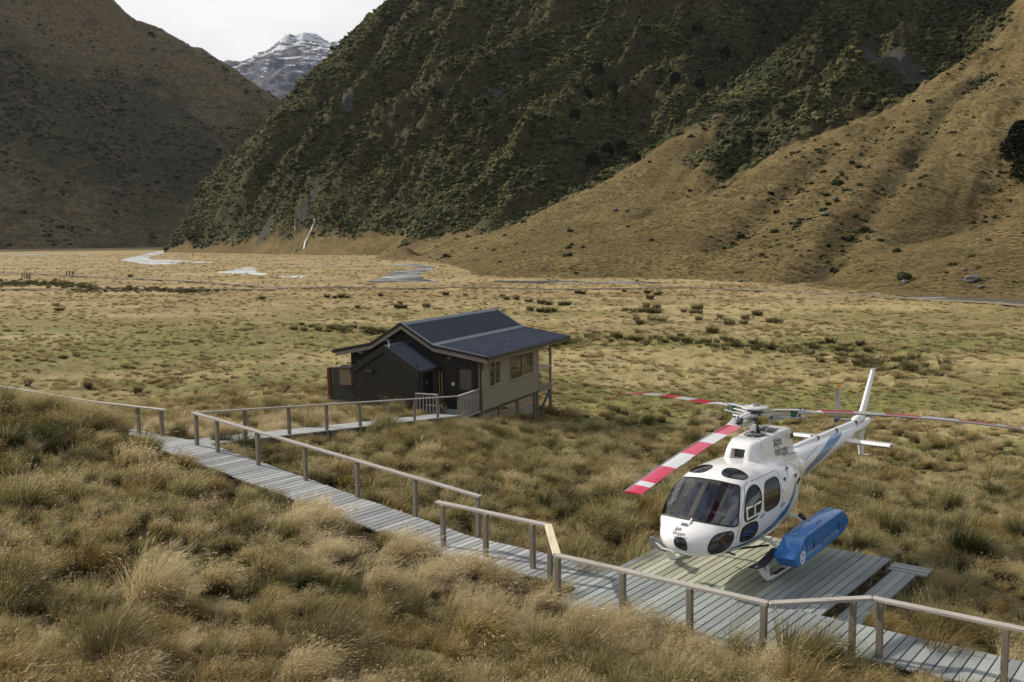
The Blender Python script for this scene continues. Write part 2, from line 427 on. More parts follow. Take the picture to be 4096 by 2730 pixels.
    t.pbr(c, 0.95, 0, 0.1, nb)
    return t.m
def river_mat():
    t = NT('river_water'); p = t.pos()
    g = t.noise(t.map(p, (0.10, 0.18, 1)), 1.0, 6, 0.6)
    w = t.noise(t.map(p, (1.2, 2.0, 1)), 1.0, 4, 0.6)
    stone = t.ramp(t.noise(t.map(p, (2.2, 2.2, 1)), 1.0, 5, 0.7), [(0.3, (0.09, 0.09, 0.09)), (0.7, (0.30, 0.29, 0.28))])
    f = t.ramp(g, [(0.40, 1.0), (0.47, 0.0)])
    c = t.mix(f, t.ramp(t.math('ADD', t.math('MULTIPLY', t.noise(t.map(p, (0.05, 0.16, 1)), 1.0, 6, 0.7), 1.0), t.math('MULTIPLY', t.math('SUBTRACT', t.n('ShaderNodeObjectInfo').outputs['Alpha'], 0.5), 0.6)), [(0.62, (0.045, 0.05, 0.055)), (0.78, (0.72, 0.75, 0.78))]), stone)  # pale noise paints foam and sky glints into the water colour
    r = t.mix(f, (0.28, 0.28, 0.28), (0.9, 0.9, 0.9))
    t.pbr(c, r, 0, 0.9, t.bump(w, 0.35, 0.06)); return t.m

# ---------------------------------------------------------------- ground sheet (polar grid round the camera)
def build_ground():
    th = np.concatenate([np.linspace(-PI, -0.68, 60, endpoint=False), np.linspace(-0.68, 0.68, 560), np.linspace(0.68, PI, 60)[1:]])
    r = [1.5]
    while r[-1] < 900: r.append(r[-1] * 1.0078 + 0.004)
    r = np.array(r + [1000, 1200, 1500, 2200, 4000, 9000, 16000])
    T, R = np.meshgrid(th, r); X = R * np.sin(T); Y = R * np.cos(T)
    Z = gz(X, Y)
    m = rivmask(X, Y) & (R > 120)
    Z = np.where(m, Z - 0.42, Z)
    Z = np.where(R > 1500, 8.0, Z)
    nr, nt = X.shape
    V = np.stack([X, Y, Z], -1).reshape(-1, 3)
    i = np.arange((nr - 1))[:, None] * nt + np.arange(nt - 1)[None]
    F = np.stack([i, i + 1, i + nt + 1, i + nt], -1).reshape(-1, 4)[:, ::-1]
    me = mesh_of('ground', V, F, grass_ground_mat(), True)
    return tag(link('ground', me), kind='structure')
ground = build_ground()
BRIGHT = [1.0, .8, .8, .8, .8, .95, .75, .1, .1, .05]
def build_rivers():
    mat = river_mat()
    for P in RIV:
        c = P.mean(0); Q = c + (P - c) * 1.03
        lo, hi = Q.min(0) - 6, Q.max(0) + 6
        nx = max(6, int((hi[0] - lo[0]) / 2.5)); ny = max(6, int((hi[1] - lo[1]) / 4))
        gx, gy = np.meshgrid(np.linspace(lo[0], hi[0], nx), np.linspace(lo[1], hi[1], ny))
        z = zfloor(gx, gy) + 0.35 * fbm(gx * 0.05, gy * 0.09, 3, 9) * (1 - sstep(500, 900, np.hypot(gx, gy))) - 0.16
        V = np.stack([gx, gy, z], -1).reshape(-1, 3)
        i = np.arange(ny - 1)[:, None] * nx + np.arange(nx - 1)[None]
        F = np.stack([i, i + 1, i + nx + 1, i + nx], -1).reshape(-1, 4)
        cx = V[F].mean(1); keep = np.zeros(len(F), bool)
        c2 = P.mean(0)
        for dx, dy in ((0, 0), (5, 0), (-5, 0), (0, 7), (0, -7)): keep |= inpoly(cx[:, 0] + dx, cx[:, 1] + dy, P)
        F = F[keep]
        if len(F):
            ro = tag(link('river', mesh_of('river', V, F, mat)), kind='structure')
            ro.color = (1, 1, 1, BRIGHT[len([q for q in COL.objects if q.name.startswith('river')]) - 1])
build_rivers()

# ---------------------------------------------------------------- right-hand range: forested spur, grassy fans
def px(L): return [(*at_depth(u, v, y), f) for (u, v, y, f) in L]
base_px = [(700,1010,720),(850,1013,690),(1000,1014,657),(1150,1016,620),(1300,1018,590),(1430,1018,572),(1550,1018,560),(1620,1025,520),(1680,1035,470),(1760,1050,400),(1850,1066,345),(2048,1112,262),(2300,1114,255),(2600,1118,250),(2800,1124,236),(3000,1135,222),(3200,1146,205),(3400,1160,190),(3700,1180,175),(4096,1202,160),(4700,1270,135)]
RC = []
for (u, v, y) in base_px:
    p = at_depth(u, v, y); RC.append((p[0], p[1], p[2], 0.15))
    RC.append((p[0] - 24, p[1] - 24, p[2] - 9, 0.0)); RC.append((p[0] - 90, p[1] - 60, p[2] - 26, 0.0))
crest1 = [(740,930,733,1),(830,810,750,1),(900,700,768,1),(960,620,780,1),(1040,570,792,1),(1100,520,800,1),(1150,470,815,1),(1200,360,830,1),(1300,290,845,1),(1400,180,865,1),(1500,80,885,1),(1620,55,905,1),(1680,0,915,1),(1900,-180,950,1),(2300,-420,1000,1)]
RC += px(crest1)
for (u, v, y, f) in crest1:
    p = at_depth(u, v, y); RC.append((p[0] - 45, p[1] + 45, p[2] - 55, 1)); RC.append((p[0] - 110, p[1] + 130, p[2] - 130, 1))
RC += px([(900,950,712,.8),(900,850,735,1),(1050,900,690,1),(1200,900,640,.8),(1200,800,672,1),(1050,700,745,1),(1200,600,760,1),(1400,850,620,1),(1500,700,660,1),(1650,850,590,.9),(1500,450,765,1),(1350,480,790,1),
  (1800,850,560,.8),(1800,600,650,1),(1800,300,750,1),(1800,50,835,1),(2050,650,610,1),(2100,400,690,1),(2100,150,770,1),(2300,550,640,1),(2400,300,720,1),(2400,0,805,1),(2700,400,690,1),(2700,100,780,1),(2750,-420,860,1),(3000,150,745,1),(3000,-200,850,1),(3200,0,800,1),(3250,-300,900,1),
  (1750,980,520,.3),(1900,935,500,.4),(1650,960,545,.7),(2048,928,480,.9),(2205,860,505,1),(2344,800,530,1),(2500,725,556,1),(2657,630,586,1),(2884,500,646,1),(3031,420,700,1),(3127,300,745,1),
  (1640,995,470,.15),(1850,960,448,.1),(2048,914,440,.1),(2205,836,460,.1),(2344,775,478,.1),(2500,696,500,.15),(2657,592,528,.25),(2779,522,550,.5),(2884,453,570,.7),(3031,348,605,.9),(3127,235,640,1),(3214,183,660,1),(3336,0,720,1),(3400,-200,780,1),(3450,-600,880,1),
  (1950,1030,350,.1),(2200,980,370,.1),(2300,930,400,.1),(2600,850,440,.3),(2700,750,480,.3),(2900,650,500,.75),(3050,600,512,.75),(3080,450,560,1),(3300,350,590,1),(3400,200,640,.9),(3500,80,690,1),(3450,450,525,.8),(3620,330,565,.7),(2850,800,455,.45),(3000,730,462,.6),
  (2744,890,375,.35),(3092,716,428,.45),(3267,632,448,.4),(3388,562,468,.5),(3615,458,505,.5),(3815,348,545,.7),(3989,220,595,1),(3600,120,760,1),(3750,130,770,1),(3900,20,790,1),(4000,-150,860,1),
  (2440,990,285,.1),(2744,870,305,.1),(3092,696,340,.1),(3267,609,362,.1),(3388,540,385,.12),(3615,435,425,.15),(3815,322,455,.3),(3989,191,500,.4),(4096,52,540,.4),(4300,-150,600,.3),
  (2700,1040,255,.1),(2950,960,272,.1),(3200,850,290,.1),(3200,1040,228,.1),(3400,900,257,.1),(3400,700,320,.1),(3600,800,282,.1),(3600,600,345,.1),(3800,700,300,.15),(3800,500,370,.15),(4000,600,322,.2),(4000,350,405,.2),(4096,450,350,.2),(4300,300,385,.2),
  (3406,1123,205,.1),(3702,1001,215,.1),(3919,914,226,.15),(4096,853,236,.1),(4400,700,256,.1),(3702,1016,243,.25),(3919,935,258,.25),(4096,880,268,.2),(4400,740,290,.2),(3900,1050,190,.1),(4096,1020,195,.1),
  (4700,900,200,.1),(4700,400,330,.2),(4700,0,430,.3),(4700,-400,560,.3),(4300,1050,180,.1)])
RC = np.array(RC)
RNGE = TPS(RC[:, :2], RC[:, 2:4], lam=3e-4, sc=100.0)
gull = [[(3950,330,430),(3790,420,395),(3700,560,350),(3600,720,308),(3450,880,268),(3330,1030,232),(3250,1120,215)],
        [(3345,635,357),(3200,735,322),(3050,835,292),(2950,905,276),(2870,960,262)],
        [(4096,600,330),(3980,760,285),(3850,880,255)],
        [(3560,520,385),(3420,700,322),(3200,900,275),(3060,1050,238)]]
GUL = [np.array([at_depth(*g)[:2] for g in G]) for G in gull]
gdep = [3.0, 2.6, 1.6, 1.0]
def polydist(x, y, P):
    d = np.full(x.shape, 1e9)
    for (ax, ay), (bx, by) in zip(P[:-1], P[1:]):
        vx, vy = bx - ax, by - ay; L2 = vx * vx + vy * vy + 1e-9
        t = np.clip(((x - ax) * vx + (y - ay) * vy) / L2, 0, 1)
        d = np.minimum(d, np.hypot(x - ax - t * vx, y - ay - t * vy))
    return d
CR1 = np.array([at_depth(u, v, y)[:2] for (u, v, y, f) in crest1])
CR2 = np.array([at_depth(*q)[:2] for q in [(1850,960,448),(2048,914,440),(2205,836,460),(2344,775,478),(2500,696,500),(2657,592,528),(2884,453,570),(3031,348,605),(3127,235,640),(3336,0,720)]])
ROCKP = [(1700,640,665,13),(1690,540,705,11),(1230,950,640,13),(1065,950,668,10),(3560,330,600,12),(3640,430,560,13),(3480,470,560,9),(2000,480,665,8),(1400,620,735,9),(2180,760,560,8),(1850,450,700,8),(1000,560,790,8)]
ROCKP = [(*at_depth(u, v, y)[:2], r) for (u, v, y, r) in ROCKP]
def rockiness(X, Y):
    r = np.zeros(X.shape)
    for (a, b, s_) in ROCKP: r = np.maximum(r, np.exp(-((X - a) ** 2 + ((Y - b) * .6) ** 2) / s_ ** 2))
    return .78 * r + .75 * fbm(X * .06, Y * .035, 6, 401, .6) + .2 * fbm(X * .012, Y * .012, 3, 405)
def range_height(X, Y):
    q = RNGE(X, Y); z = q[:, 0].reshape(X.shape); f = q[:, 1].reshape(X.shape)
    h = np.clip((z - zfloor(X, Y)) / 40, 0, 1)
    w = 14 * fbm(X * 0.01, Y * 0.01, 3, 77)
    # ribs that run up the slope, from the lower left towards the upper right
    a = (X * 0.62 + Y * 0.78 + w); b = (-X * 0.78 + Y * 0.62 + w)
    rib = fbm(b * 0.021, a * 0.005, 5, 21, 0.55, True)
    cd = 1 - np.exp(-(np.minimum(polydist(X, Y, CR1), polydist(X, Y, CR2)) / 28) ** 2)
    rib2 = fbm((X * 0.3 + Y * 0.95) * 0.03 + 5, (X * 0.95 - Y * 0.3) * 0.012, 5, 35, 0.55, True)
    ff = np.clip(f, 0, 1)
    z = z + h * ff * (.25 + .75 * cd) * (34.0 * rib + 15.0 * rib2 + 16.0 * fbm(b * 0.008, a * 0.003, 2, 23, 0.5, True) - 17) + h * ff * 2.2 * fbm(X * 0.12, Y * 0.12, 4, 4)
    z = z + h * (1 - ff) * (3.2 * fbm(b * 0.03, a * 0.010, 5, 12) + 0.8 * fbm(X * 0.25, Y * 0.25, 4, 8)) + 0.10 * fbm(X * 0.9, Y * 0.9, 3, 31) * (1 - ff)
    wob = 4 * fbm(X * 0.05, Y * 0.05, 3, 51)
    for P, d0 in zip(GUL, gdep):
        d = polydist(X + wob, Y + wob, P); z = z - d0 * np.exp(-(d / 5.0) ** 2)
    f = f + 0.28 * fbm(X * 0.03, Y * 0.03, 5, 66) + 0.2 * fbm(b * 0.05, a * 0.012, 4, 68)
    for P in GUL[:2]:
        f = f + 0.35 * np.exp(-(polydist(X + wob, Y + wob, P) / 5.0) ** 2)
    return z, f
def fan_grid(t0, t1, dt, y0, y1, dy):
    tt = np.arange(t0, t1, dt); yy = [y0]
    while yy[-1] < y1: yy.append(yy[-1] + dy(yy[-1]))
    T, Y = np.meshgrid(tt, np.array(yy)); return T * Y, Y
def grid_obj(name, X, Y, Z, f, mat, cut=None, rock=None):
    ny, nx = X.shape
    V = np.stack([X, Y, Z], -1).reshape(-1, 3)
    i = np.arange(ny - 1)[:, None] * nx + np.arange(nx - 1)[None]
    F = np.stack([i, i + 1, i + nx + 1, i + nx], -1).reshape(-1, 4)
    if cut is not None:
        F = F[cut(V[F].mean(1))]
        used = np.unique(F); remap = np.full(len(V), -1); remap[used] = np.arange(len(used)); V = V[used]; F = remap[F]; f = f.ravel()[used]
    me = mesh_of(name, V, F, mat, True)
    at = me.attributes.new('forest', 'FLOAT', 'POINT'); at.data.foreach_set('value', np.ravel(f).astype(np.float32))
    if name == 'mountain' and rock is not None:
        at = me.attributes.new('rock', 'FLOAT', 'POINT'); at.data.foreach_set('value', rock.ravel()[used].astype(np.float32))
    return tag(link(name, me), kind='structure')
Xr, Yr = fan_grid(-0.42, 0.80, 0.0022, 130, 1120, lambda y: 1.6 + y * 0.0022)
Zr, Fr = range_height(Xr, Yr)
Zr = np.where(Zr < zfloor(Xr, Yr) - 8, zfloor(Xr, Yr) - 8, Zr)
mt_near = mountain_mat('mountain_cover', 'near')
mountain = grid_obj('mountain', Xr, Yr, Zr, Fr, mt_near, rock=rockiness(Xr, Yr), cut=lambda c: c[:, 2] > zfloor(c[:, 0], c[:, 1]) - 4)

# ---------------------------------------------------------------- left-hand mountain
LC = []
for (u, v, y) in [(-900,990,900),(-400,988,950),(0,987,1000),(400,986,1050),(700,982,1100),(1000,980,1150),(1300,985,1150)]:
    p = at_depth(u, v, y); LC.append((p[0], p[1], p[2], 0.4)); LC.append((p[0] + 40, p[1] - 90, p[2] - 12, .3))
LC += px([(-900,-700,1500,.3),(200,-260,1560,.2),(440,0,1600,.2),(520,80,1610,.2),(640,130,1620,.2),(760,190,1630,.25),(900,270,1650,.25),(1000,340,1680,.3),(1100,410,1700,.3),(1165,440,1720,.3),(1300,540,1760,.4),(1500,700,1800,.4),
  (-200,700,1090,.6),(0,850,1050,.5),(0,700,1120,.55),(0,500,1210,.9),(0,300,1290,.8),(100,100,1400,.3),(0,-150,1480,.3),(300,820,1120,.5),(300,650,1200,.8),(300,400,1330,.9),(330,200,1450,.3),(600,850,1170,.5),(600,700,1240,.8),(600,450,1380,.8),(640,280,1500,.4),
  (900,850,1230,.7),(900,650,1350,.9),(900,450,1490,.5),(1050,800,1300,.9),(1100,600,1480,.8),(1200,800,1400,.8),(-900,500,1050,.6),(-900,0,1250,.5)])
for (u, v, y) in [(440,0,1600),(640,130,1620),(900,270,1650),(1165,440,1720),(200,-260,1560),(1300,540,1760)]:
    p = at_depth(u, v, y); LC.append((p[0] + 20, p[1] + 140, p[2] - 90, .3))
LC = np.array(LC); LT = TPS(LC[:, :2], LC[:, 2:4], lam=3e-4, sc=200.0)
Xl, Yl = fan_grid(-0.86, -0.12, 0.0026, 880, 1900, lambda y: 4.2)
q = LT(Xl, Yl); Zl = q[:, 0].reshape(Xl.shape); Fl = q[:, 1].reshape(Xl.shape)
hl = np.clip((Zl - zfloor(Xl, Yl)) / 60, 0, 1)
al = (Xl * 0.8 - Yl * 0.6); bl = (Xl * 0.6 + Yl * 0.8)
Zl = Zl + hl * (26 * fbm(bl * 0.006, al * 0.003, 6, 91, 0.55, True) - 9 + 8 * fbm(Xl * 0.02, Yl * 0.02, 6, 93, 0.6))
Fl = Fl + 0.3 * fbm(Xl * 0.006, Yl * 0.006, 4, 96)
grid_obj('mountain', Xl, Yl, Zl, Fl, mountain_mat('mountain_left_cover', 'left'), cut=lambda c: c[:, 2] > zfloor(c[:, 0], c[:, 1]) - 8)

# ---------------------------------------------------------------- far snowy peak
PC = []
for (u, v, y) in [(500,400,4700),(700,330,4650),(905,268,4550),(960,258,4500),(1010,252,4450),(1080,222,4450),(1120,187,4450),(1165,174,4450),(1200,180,4450),(1230,167,4480),(1300,182,4500),(1400,188,4500),(1600,150,4600),(1900,120,4700),
                  (1000,330,4100),(1100,330,3950),(1200,300,4000),(1300,320,4000),(1050,420,3600),(1150,420,3500),(1300,450,3500),(900,400,3900),(1600,400,3800),(700,500,3700),(1100,600,3000),(600,700,3000),(1500,700,3000)]:
    PC.append(at_depth(u, v, y))
for (u, v, y) in [(905,268,4550),(1120,187,4450),(1300,182,4500),(1600,150,4600),(700,330,4650)]:
    p = at_depth(u, v, y); PC.append((p[0], p[1] + 500, p[2] - 260))
PC = np.array(PC); PT = TPS(PC[:, :2], PC[:, 2], lam=1e-4, sc=500.0)
Xp, Yp = fan_grid(-0.42, -0.06, 0.0016, 2900, 5000, lambda y: 16)
Zp = PT(Xp, Yp)[:, 0].reshape(Xp.shape)
Zp = Zp + 60 * fbm(Xp * 0.0035, Yp * 0.0035, 8, 5, 0.6, True) + 8 * fbm(Xp * 0.02, Yp * 0.02, 4, 15) - 8
grid_obj('mountain', Xp, Yp, Zp, Zp * 0, mountain_mat('snowy_peak', 'peak'))
# ---------------------------------------------------------------- timber boardwalks, helipad deck and handrails
def plank_mat(name, cols, green=0.5, net=True, rough=0.55):
    """weathered boards: grey, damp-pale and algae-green patches, grain along Y; net = wire netting stapled on top"""
    t = NT(name); p = t.obj(); rnd = t.rnd()
    pw = t.pos()
    grain = t.noise(t.map(p, (26, 1.4, 26)), 1.0, 6, 0.65)
    blot = t.noise(t.map(pw, (1.1, 1.1, 1.1)), 1.0, 5, 0.6)
    sh = t.n('ShaderNodeVectorMath', operation='ADD'); t.l(p, sh.inputs[0])
    cmb = t.n('ShaderNodeCombineXYZ'); t.l(t.math('MULTIPLY', rnd, 37.0), cmb.inputs[1]); t.l(cmb.outputs[0], sh.inputs[1])
    patch = t.noise(t.map(sh.outputs[0], (2.5, 0.9, 1)), 1.0, 3, 0.5)
    c = t.ramp(grain, [(0.25, cols[0]), (0.55, cols[1]), (0.8, cols[2])])
    g = t.ramp(grain, [(0.25, (0.10, 0.13, 0.085)), (0.6, (0.22, 0.275, 0.18)), (0.85, (0.34, 0.385, 0.27))])
    gf = t.math('MULTIPLY', t.ramp(t.math('ADD', t.math('MULTIPLY', patch, 0.5), t.math('MULTIPLY', rnd, 0.5)), [(0.42, 0.0), (0.56, 1.0)]), green)
    c = t.mix(gf, c, g)
    c = t.mix(t.ramp(blot, [(0.45, 0.0), (0.70, 0.65)]), c, cols[0])
    knot = t.n('ShaderNodeTexVoronoi'); knot.inputs['Scale'].default_value = 1.0; t.l(t.map(sh.outputs[0], (5, 1.8, 5)), knot.inputs['Vector'])
    c = t.mix(t.ramp(knot.outputs['Distance'], [(0.03, 0.75), (0.07, 0.0)]), c, (0.06, 0.045, 0.035))
    c = t.mix(0.45, c, t.ramp(rnd, [(0.0, tuple(k * 0.48 for k in cols[1])), (1.0, tuple(min(1, k * 1.3) for k in cols[2]))]), 'MIX')
    h = grain
    if net:
        v = t.n('ShaderNodeTexVoronoi', feature='DISTANCE_TO_EDGE'); v.inputs['Scale'].default_value = 1.0; v.inputs['Randomness'].default_value = 0.35
        t.l(t.map(pw, (26, 26, 0.01), (0, 0, 0.66)), v.inputs['Vector'])
        wire = t.ramp(v.outputs['Distance'], [(0.04, 1.0), (0.10, 0.0)])
        c = t.mix(t.math('MULTIPLY', wire, 0.7), c, (0.10, 0.11, 0.115))
        h = t.math('ADD', h, t.math('MULTIPLY', wire, 0.8))
    rg = t.ramp(blot, [(0.35, rough - 0.12), (0.65, rough + 0.2)])
    t.pbr(c, rg, 0, 0.5, t.bump(h, 0.35, 0.01)); return t.m
M_walk = plank_mat('boardwalk_timber', [(0.16, 0.165, 0.175), (0.33, 0.34, 0.36), (0.56, 0.575, 0.60)], 0.3)
M_deckn = plank_mat('netted_deck_timber', [(0.13, 0.15, 0.155), (0.26, 0.29, 0.30), (0.46, 0.49, 0.53)], 0.8)
M_deck = plank_mat('deck_timber', [(0.18, 0.175, 0.135), (0.33, 0.335, 0.26), (0.50, 0.50, 0.41)], 0.6, net=False, rough=0.6)
def rail_mat(name, cols):
    t = NT(name); p = t.obj()
    grain = t.noise(t.map(p, (40, 40, 2.0)), 1.0, 5, 0.6)
    blot = t.noise(t.map(p, (4, 4, 1.5)), 1.0, 4, 0.6)
    c = t.ramp(t.math('ADD', t.math('MULTIPLY', grain, 0.6), t.math('MULTIPLY', blot, 0.4)), [(0.3, cols[0]), (0.5, cols[1]), (0.7, cols[2])])
    kn = t.n('ShaderNodeTexVoronoi'); kn.inputs['Scale'].default_value = 1.0; t.l(t.map(p, (9, 9, 1.1)), kn.inputs['Vector'])
    c = t.mix(t.ramp(kn.outputs['Distance'], [(0.05, 0.7), (0.11, 0.0)]), c, (0.07, 0.05, 0.035))
    t.pbr(c, 0.7, 0, 0.4, t.bump(grain, 0.3, 0.006)); return t.m
M_post = rail_mat('post_timber', [(0.10, 0.085, 0.065), (0.19, 0.165, 0.13), (0.28, 0.25, 0.20)])
M_rail = rail_mat('handrail_timber', [(0.22, 0.20, 0.185), (0.36, 0.335, 0.31), (0.50, 0.47, 0.44)])
M_fresh = rail_mat('fresh_pale_timber', [(0.42, 0.36, 0.25), (0.60, 0.53, 0.38), (0.72, 0.66, 0.50)])
M_bearer = rail_mat('bearer_timber', [(0.05, 0.045, 0.04), (0.10, 0.09, 0.075), (0.15, 0.135, 0.11)])
M_bolt = simple('galvanised_bolt', (0.25, 0.25, 0.26), 0.4, 0.9)

ROT = math.atan2(EY, EX)
_pm = {}
def plank_mesh(L, w, mat, th=0.045):
    k = (round(L, 2), w, mat.name)
    if k not in _pm:
        _pm[k] = MB().box(-w / 2, w / 2, -L / 2, L / 2, -th, 0).mesh('plank', mat, bevel=0.004)
    return _pm[k]
def put_plank(root, s, t0, t1, z, mat, w=0.154, tilt=0.0):
    x, y = xy(s, (t0 + t1) / 2)
    o = link('plank', plank_mesh(t1 - t0, w, mat), root)
    lx, ly = x - root.location.x, y - root.location.y
    c, s_ = math.cos(-ROT), math.sin(-ROT)
    o.location = (lx * c - ly * s_, lx * s_ + ly * c, z - root.location.z + random.uniform(-.003, .003))
    o.rotation_euler = (random.uniform(-.002, .002), tilt + random.uniform(-.006, .006), random.uniform(-.002, .002))
    return o
def loc_st(root, s, t, z):
    x, y = xy(s, t); lx, ly = x - root.location.x, y - root.location.y
    c, s_ = math.cos(-ROT), math.sin(-ROT)
    return (lx * c - ly * s_, lx * s_ + ly * c, z - root.location.z)

# main boardwalk
bx0, by0 = xy(-10, 16.3)
walk = thing('boardwalk', 'long grey timber boardwalk covered in wire netting running past the helicopter pad', 'boardwalk', (bx0, by0, -0.3), ROT)
PIT = 0.177
s = -41.0; k = 0
while s < 3.9:
    z = float(zwalk(s)); t0, t1 = 15.65, 17.0
    m = M_walk
    if -10.6 < s: m = M_deckn
    if -13.0 < s <= -10.6: m = M_walk if random.random() < 0.6 else M_deckn
    if -10.60 < s < -6.27: t0 = 14.50
    elif -6.27 <= s < -5.04: t0 = 14.50 + (s + 6.27) / 1.23 * 1.15
    tl = math.atan(0.10) if -24.5 < s < -14.5 else 0
    put_plank(walk, s, t0 + random.uniform(-.012, .012), t1 + random.uniform(-.012, .012), z, m, tilt=tl)
    s += PIT; k += 1
def bearer(root, pts, w=0.05, h=0.15, name='bearer', mat=None):
    b = MB()
    for (a, c) in zip(pts[:-1], pts[1:]): b.beam(a, c, w, h)
    return b.build(name, mat or M_bearer, root)
for tt in (15.80, 16.33, 16.86):
    pts = [loc_st(walk, s, tt, float(zwalk(s)) - 0.135) for s in (-41, -24.5, -14.5, 3.9)]
    bearer(walk, pts)
bearer(walk, [loc_st(walk, s, 14.62, -0.135) for s in (-10.6, -6.3)])
s = -40.0
while s < 4:
    for tt in (15.8, 16.86):
        z = float(zwalk(s)); g = float(gz(*[np.array(q) for q in xy(s, tt)]))
        p = loc_st(walk, s, tt + 0.1 * (1 if tt > 16 else -1) * -1.2, 0)
        MB().box(p[0] - .05, p[0] + .05, p[1] - .05, p[1] + .05, g - 0.3 - walk.location.z, z - 0.06 - walk.location.z).build('pile', M_bearer, walk)
    s += 2.4

# helipad deck
dx0, dy0 = xy(-8.5, 19)
deck = thing('helipad_deck', 'square green-grey timber landing deck under the parked helicopter', 'deck', (dx0, dy0, -0.5), ROT)
S0, S1 = -10.69, -6.325
n = int(round((S1 - S0) / PIT)); pitch_d = (S1 - S0) / n
for i in range(n):
    s = S0 + pitch_d * (i + .5)
    m = M_deckn if (i < 1 or i > n - 8) else M_deck
    e = 0.0
    put_plank(deck, s, 17.012 + random.uniform(0, .01), 21.0 + random.uniform(-.03, .02), 0.0, m, w=0.152)
for tt in (17.2, 18.1, 19.0, 19.9, 20.85):
    bearer(deck, [loc_st(deck, S0 + .03, tt, -0.145), loc_st(deck, S1 - .05, tt, -0.145)], name='joist')
bearer(deck, [loc_st(deck, S0 + .05, 21.02, -0.12), loc_st(deck, S1 - .02, 21.02, -0.12)], h=0.14, name='edge_beam', mat=M_post)
for tt in (17.1, 18.5, 19.9, 20.9):
    for ss in (S0 + .1, S1 - .1, -8.5):
        p = loc_st(deck, ss, tt, 0); g = float(gz(*[np.array(q) for q in xy(ss, tt)]))
        MB().box(p[0] - .05, p[0] + .05, p[1] - .05, p[1] + .05, g - .3 + .5, 0.5 - 0.22).build('support_post', M_post, deck)
# lower step along the right edge
sx0, sy0 = xy(-6.05, 19.2)
step = thing('deck_step', 'low timber step of three netted boards along the right edge of the landing deck', 'step', (sx0, sy0, -0.6), ROT)
for i in range(3):
    put_plank(step, -6.22 + i * 0.165, 17.03, 21.02 + .12 * 0, -0.25, M_deckn, w=0.152)
for i, tt in enumerate((21.13, 21.30, 21.47)):
    p = loc_st(step, -6.02, tt, -0.25 + (0.012 if i else 0))
    o = link('end_board', MB().box(-.40, .40, -.076, .076, -.045, 0).mesh('end_board', M_deckn, bevel=.004), step); o.location = p
for ss in (-6.27, -5.86):
    bearer(step, [loc_st(step, ss, 17.1, -0.37), loc_st(step, ss, 21.5, -0.37)], h=.14)
for tt in (17.3, 18.6, 19.9, 21.4):
    for ss in (-6.2, -5.9):
        p = loc_st(step, ss, tt, 0); g = float(gz(*[np.array(q) for q in xy(ss, tt)]))
        MB().box(p[0] - .045, p[0] + .045, p[1] - .045, p[1] + .045, g - .3 + .6, .6 - .44).build('support_post', M_post, step)

# path down to the hut
HA, HB = np.array([-9.19, 28.32]), np.array([-2.62, 47.65])
hdv = (HB - HA) / np.linalg.norm(HB - HA); hn = np.array([-hdv[1], hdv[0]])     # hn points to the far (left) side
hrot = math.atan2(hdv[1], hdv[0])
path = thing('boardwalk', 'narrow pale boardwalk branching off beside the corner post and running down to the dark hut', 'boardwalk', (HA[0] + 4, HA[1] + 10, -0.8), hrot)
_pm2 = MB().box(-.08, .08, -.675, .675, -.045, 0).mesh('plank', M_walk, bevel=.004)
HL = float(np.linalg.norm(HB - HA)); slope = (-0.65 - 1.93) / HL
def hpos(d, off, zoff=-0.938):
    p = HA + hdv * d + hn * off; z = 1.93 + slope * d + zoff
    q = p - np.array([path.location.x, path.location.y]); c, s_ = math.cos(-hrot), math.sin(-hrot)
    return (q[0] * c - q[1] * s_, q[0] * s_ + q[1] * c, z - path.location.z)
d = 0.30
while d < HL + 0.2:
    o = link('plank', _pm2, path); o.location = hpos(d, 0.62); o.rotation_euler = (random.uniform(-.004, .004), -math.atan(slope) + random.uniform(-.005, .005), 0)
    d += 0.172
for off in (0.05, 1.2): MB().beam(hpos(.3, off, -1.06), hpos(HL + .2, off, -1.06), .05, .15).build('bearer', M_bearer, path)

# handrails
def handrail(label, posts, rails, base, group='timber handrails'):
    """posts: (x, y, ztop, zbase); rails: (p0, p1, material)"""
    t = thing('handrail', label, 'handrail', base, 0, group)
    b = Vector(base)
    for (x, y, z1, z0, rz) in posts:
        o = link('post', MB().box(-.048, .048, -.048, .048, z0 - z1, 0).mesh('post', M_post, bevel=.004), t)
        o.location = Vector((x, y, z1)) - b; o.rotation_euler = (random.uniform(-.01, .01), random.uniform(-.01, .01), rz)
    for (p0, p1, m) in rails:
        o = MB(); a, c = Vector(p0) - b, Vector(p1) - b
        L = (c - a).length; me = MB().box(-.075, .075, -.024, .024, 0, L).mesh('top_rail', m, bevel=.004)
        o = link('top_rail', me, t); dd = (c - a).normalized()
        xax = dd.cross(Vector((0, 0, 1))).normalized(); yax = dd.cross(xax)
        Mx = Matrix((xax, yax, dd)).transposed().to_4x4(); Mx.translation = a; o.matrix_local = Mx
    return t
def split_rail(P, n, m=None):
    out = []
    for (a, c, k) in P:
        a, c = Vector(a), Vector(c)
        for i in range(k):
            g0 = 0.0 if i == 0 else 0.002
            out.append((a.lerp(c, i / k) + (c - a).normalized() * g0, a.lerp(c, (i + 1) / k), m or M_rail))
    return out
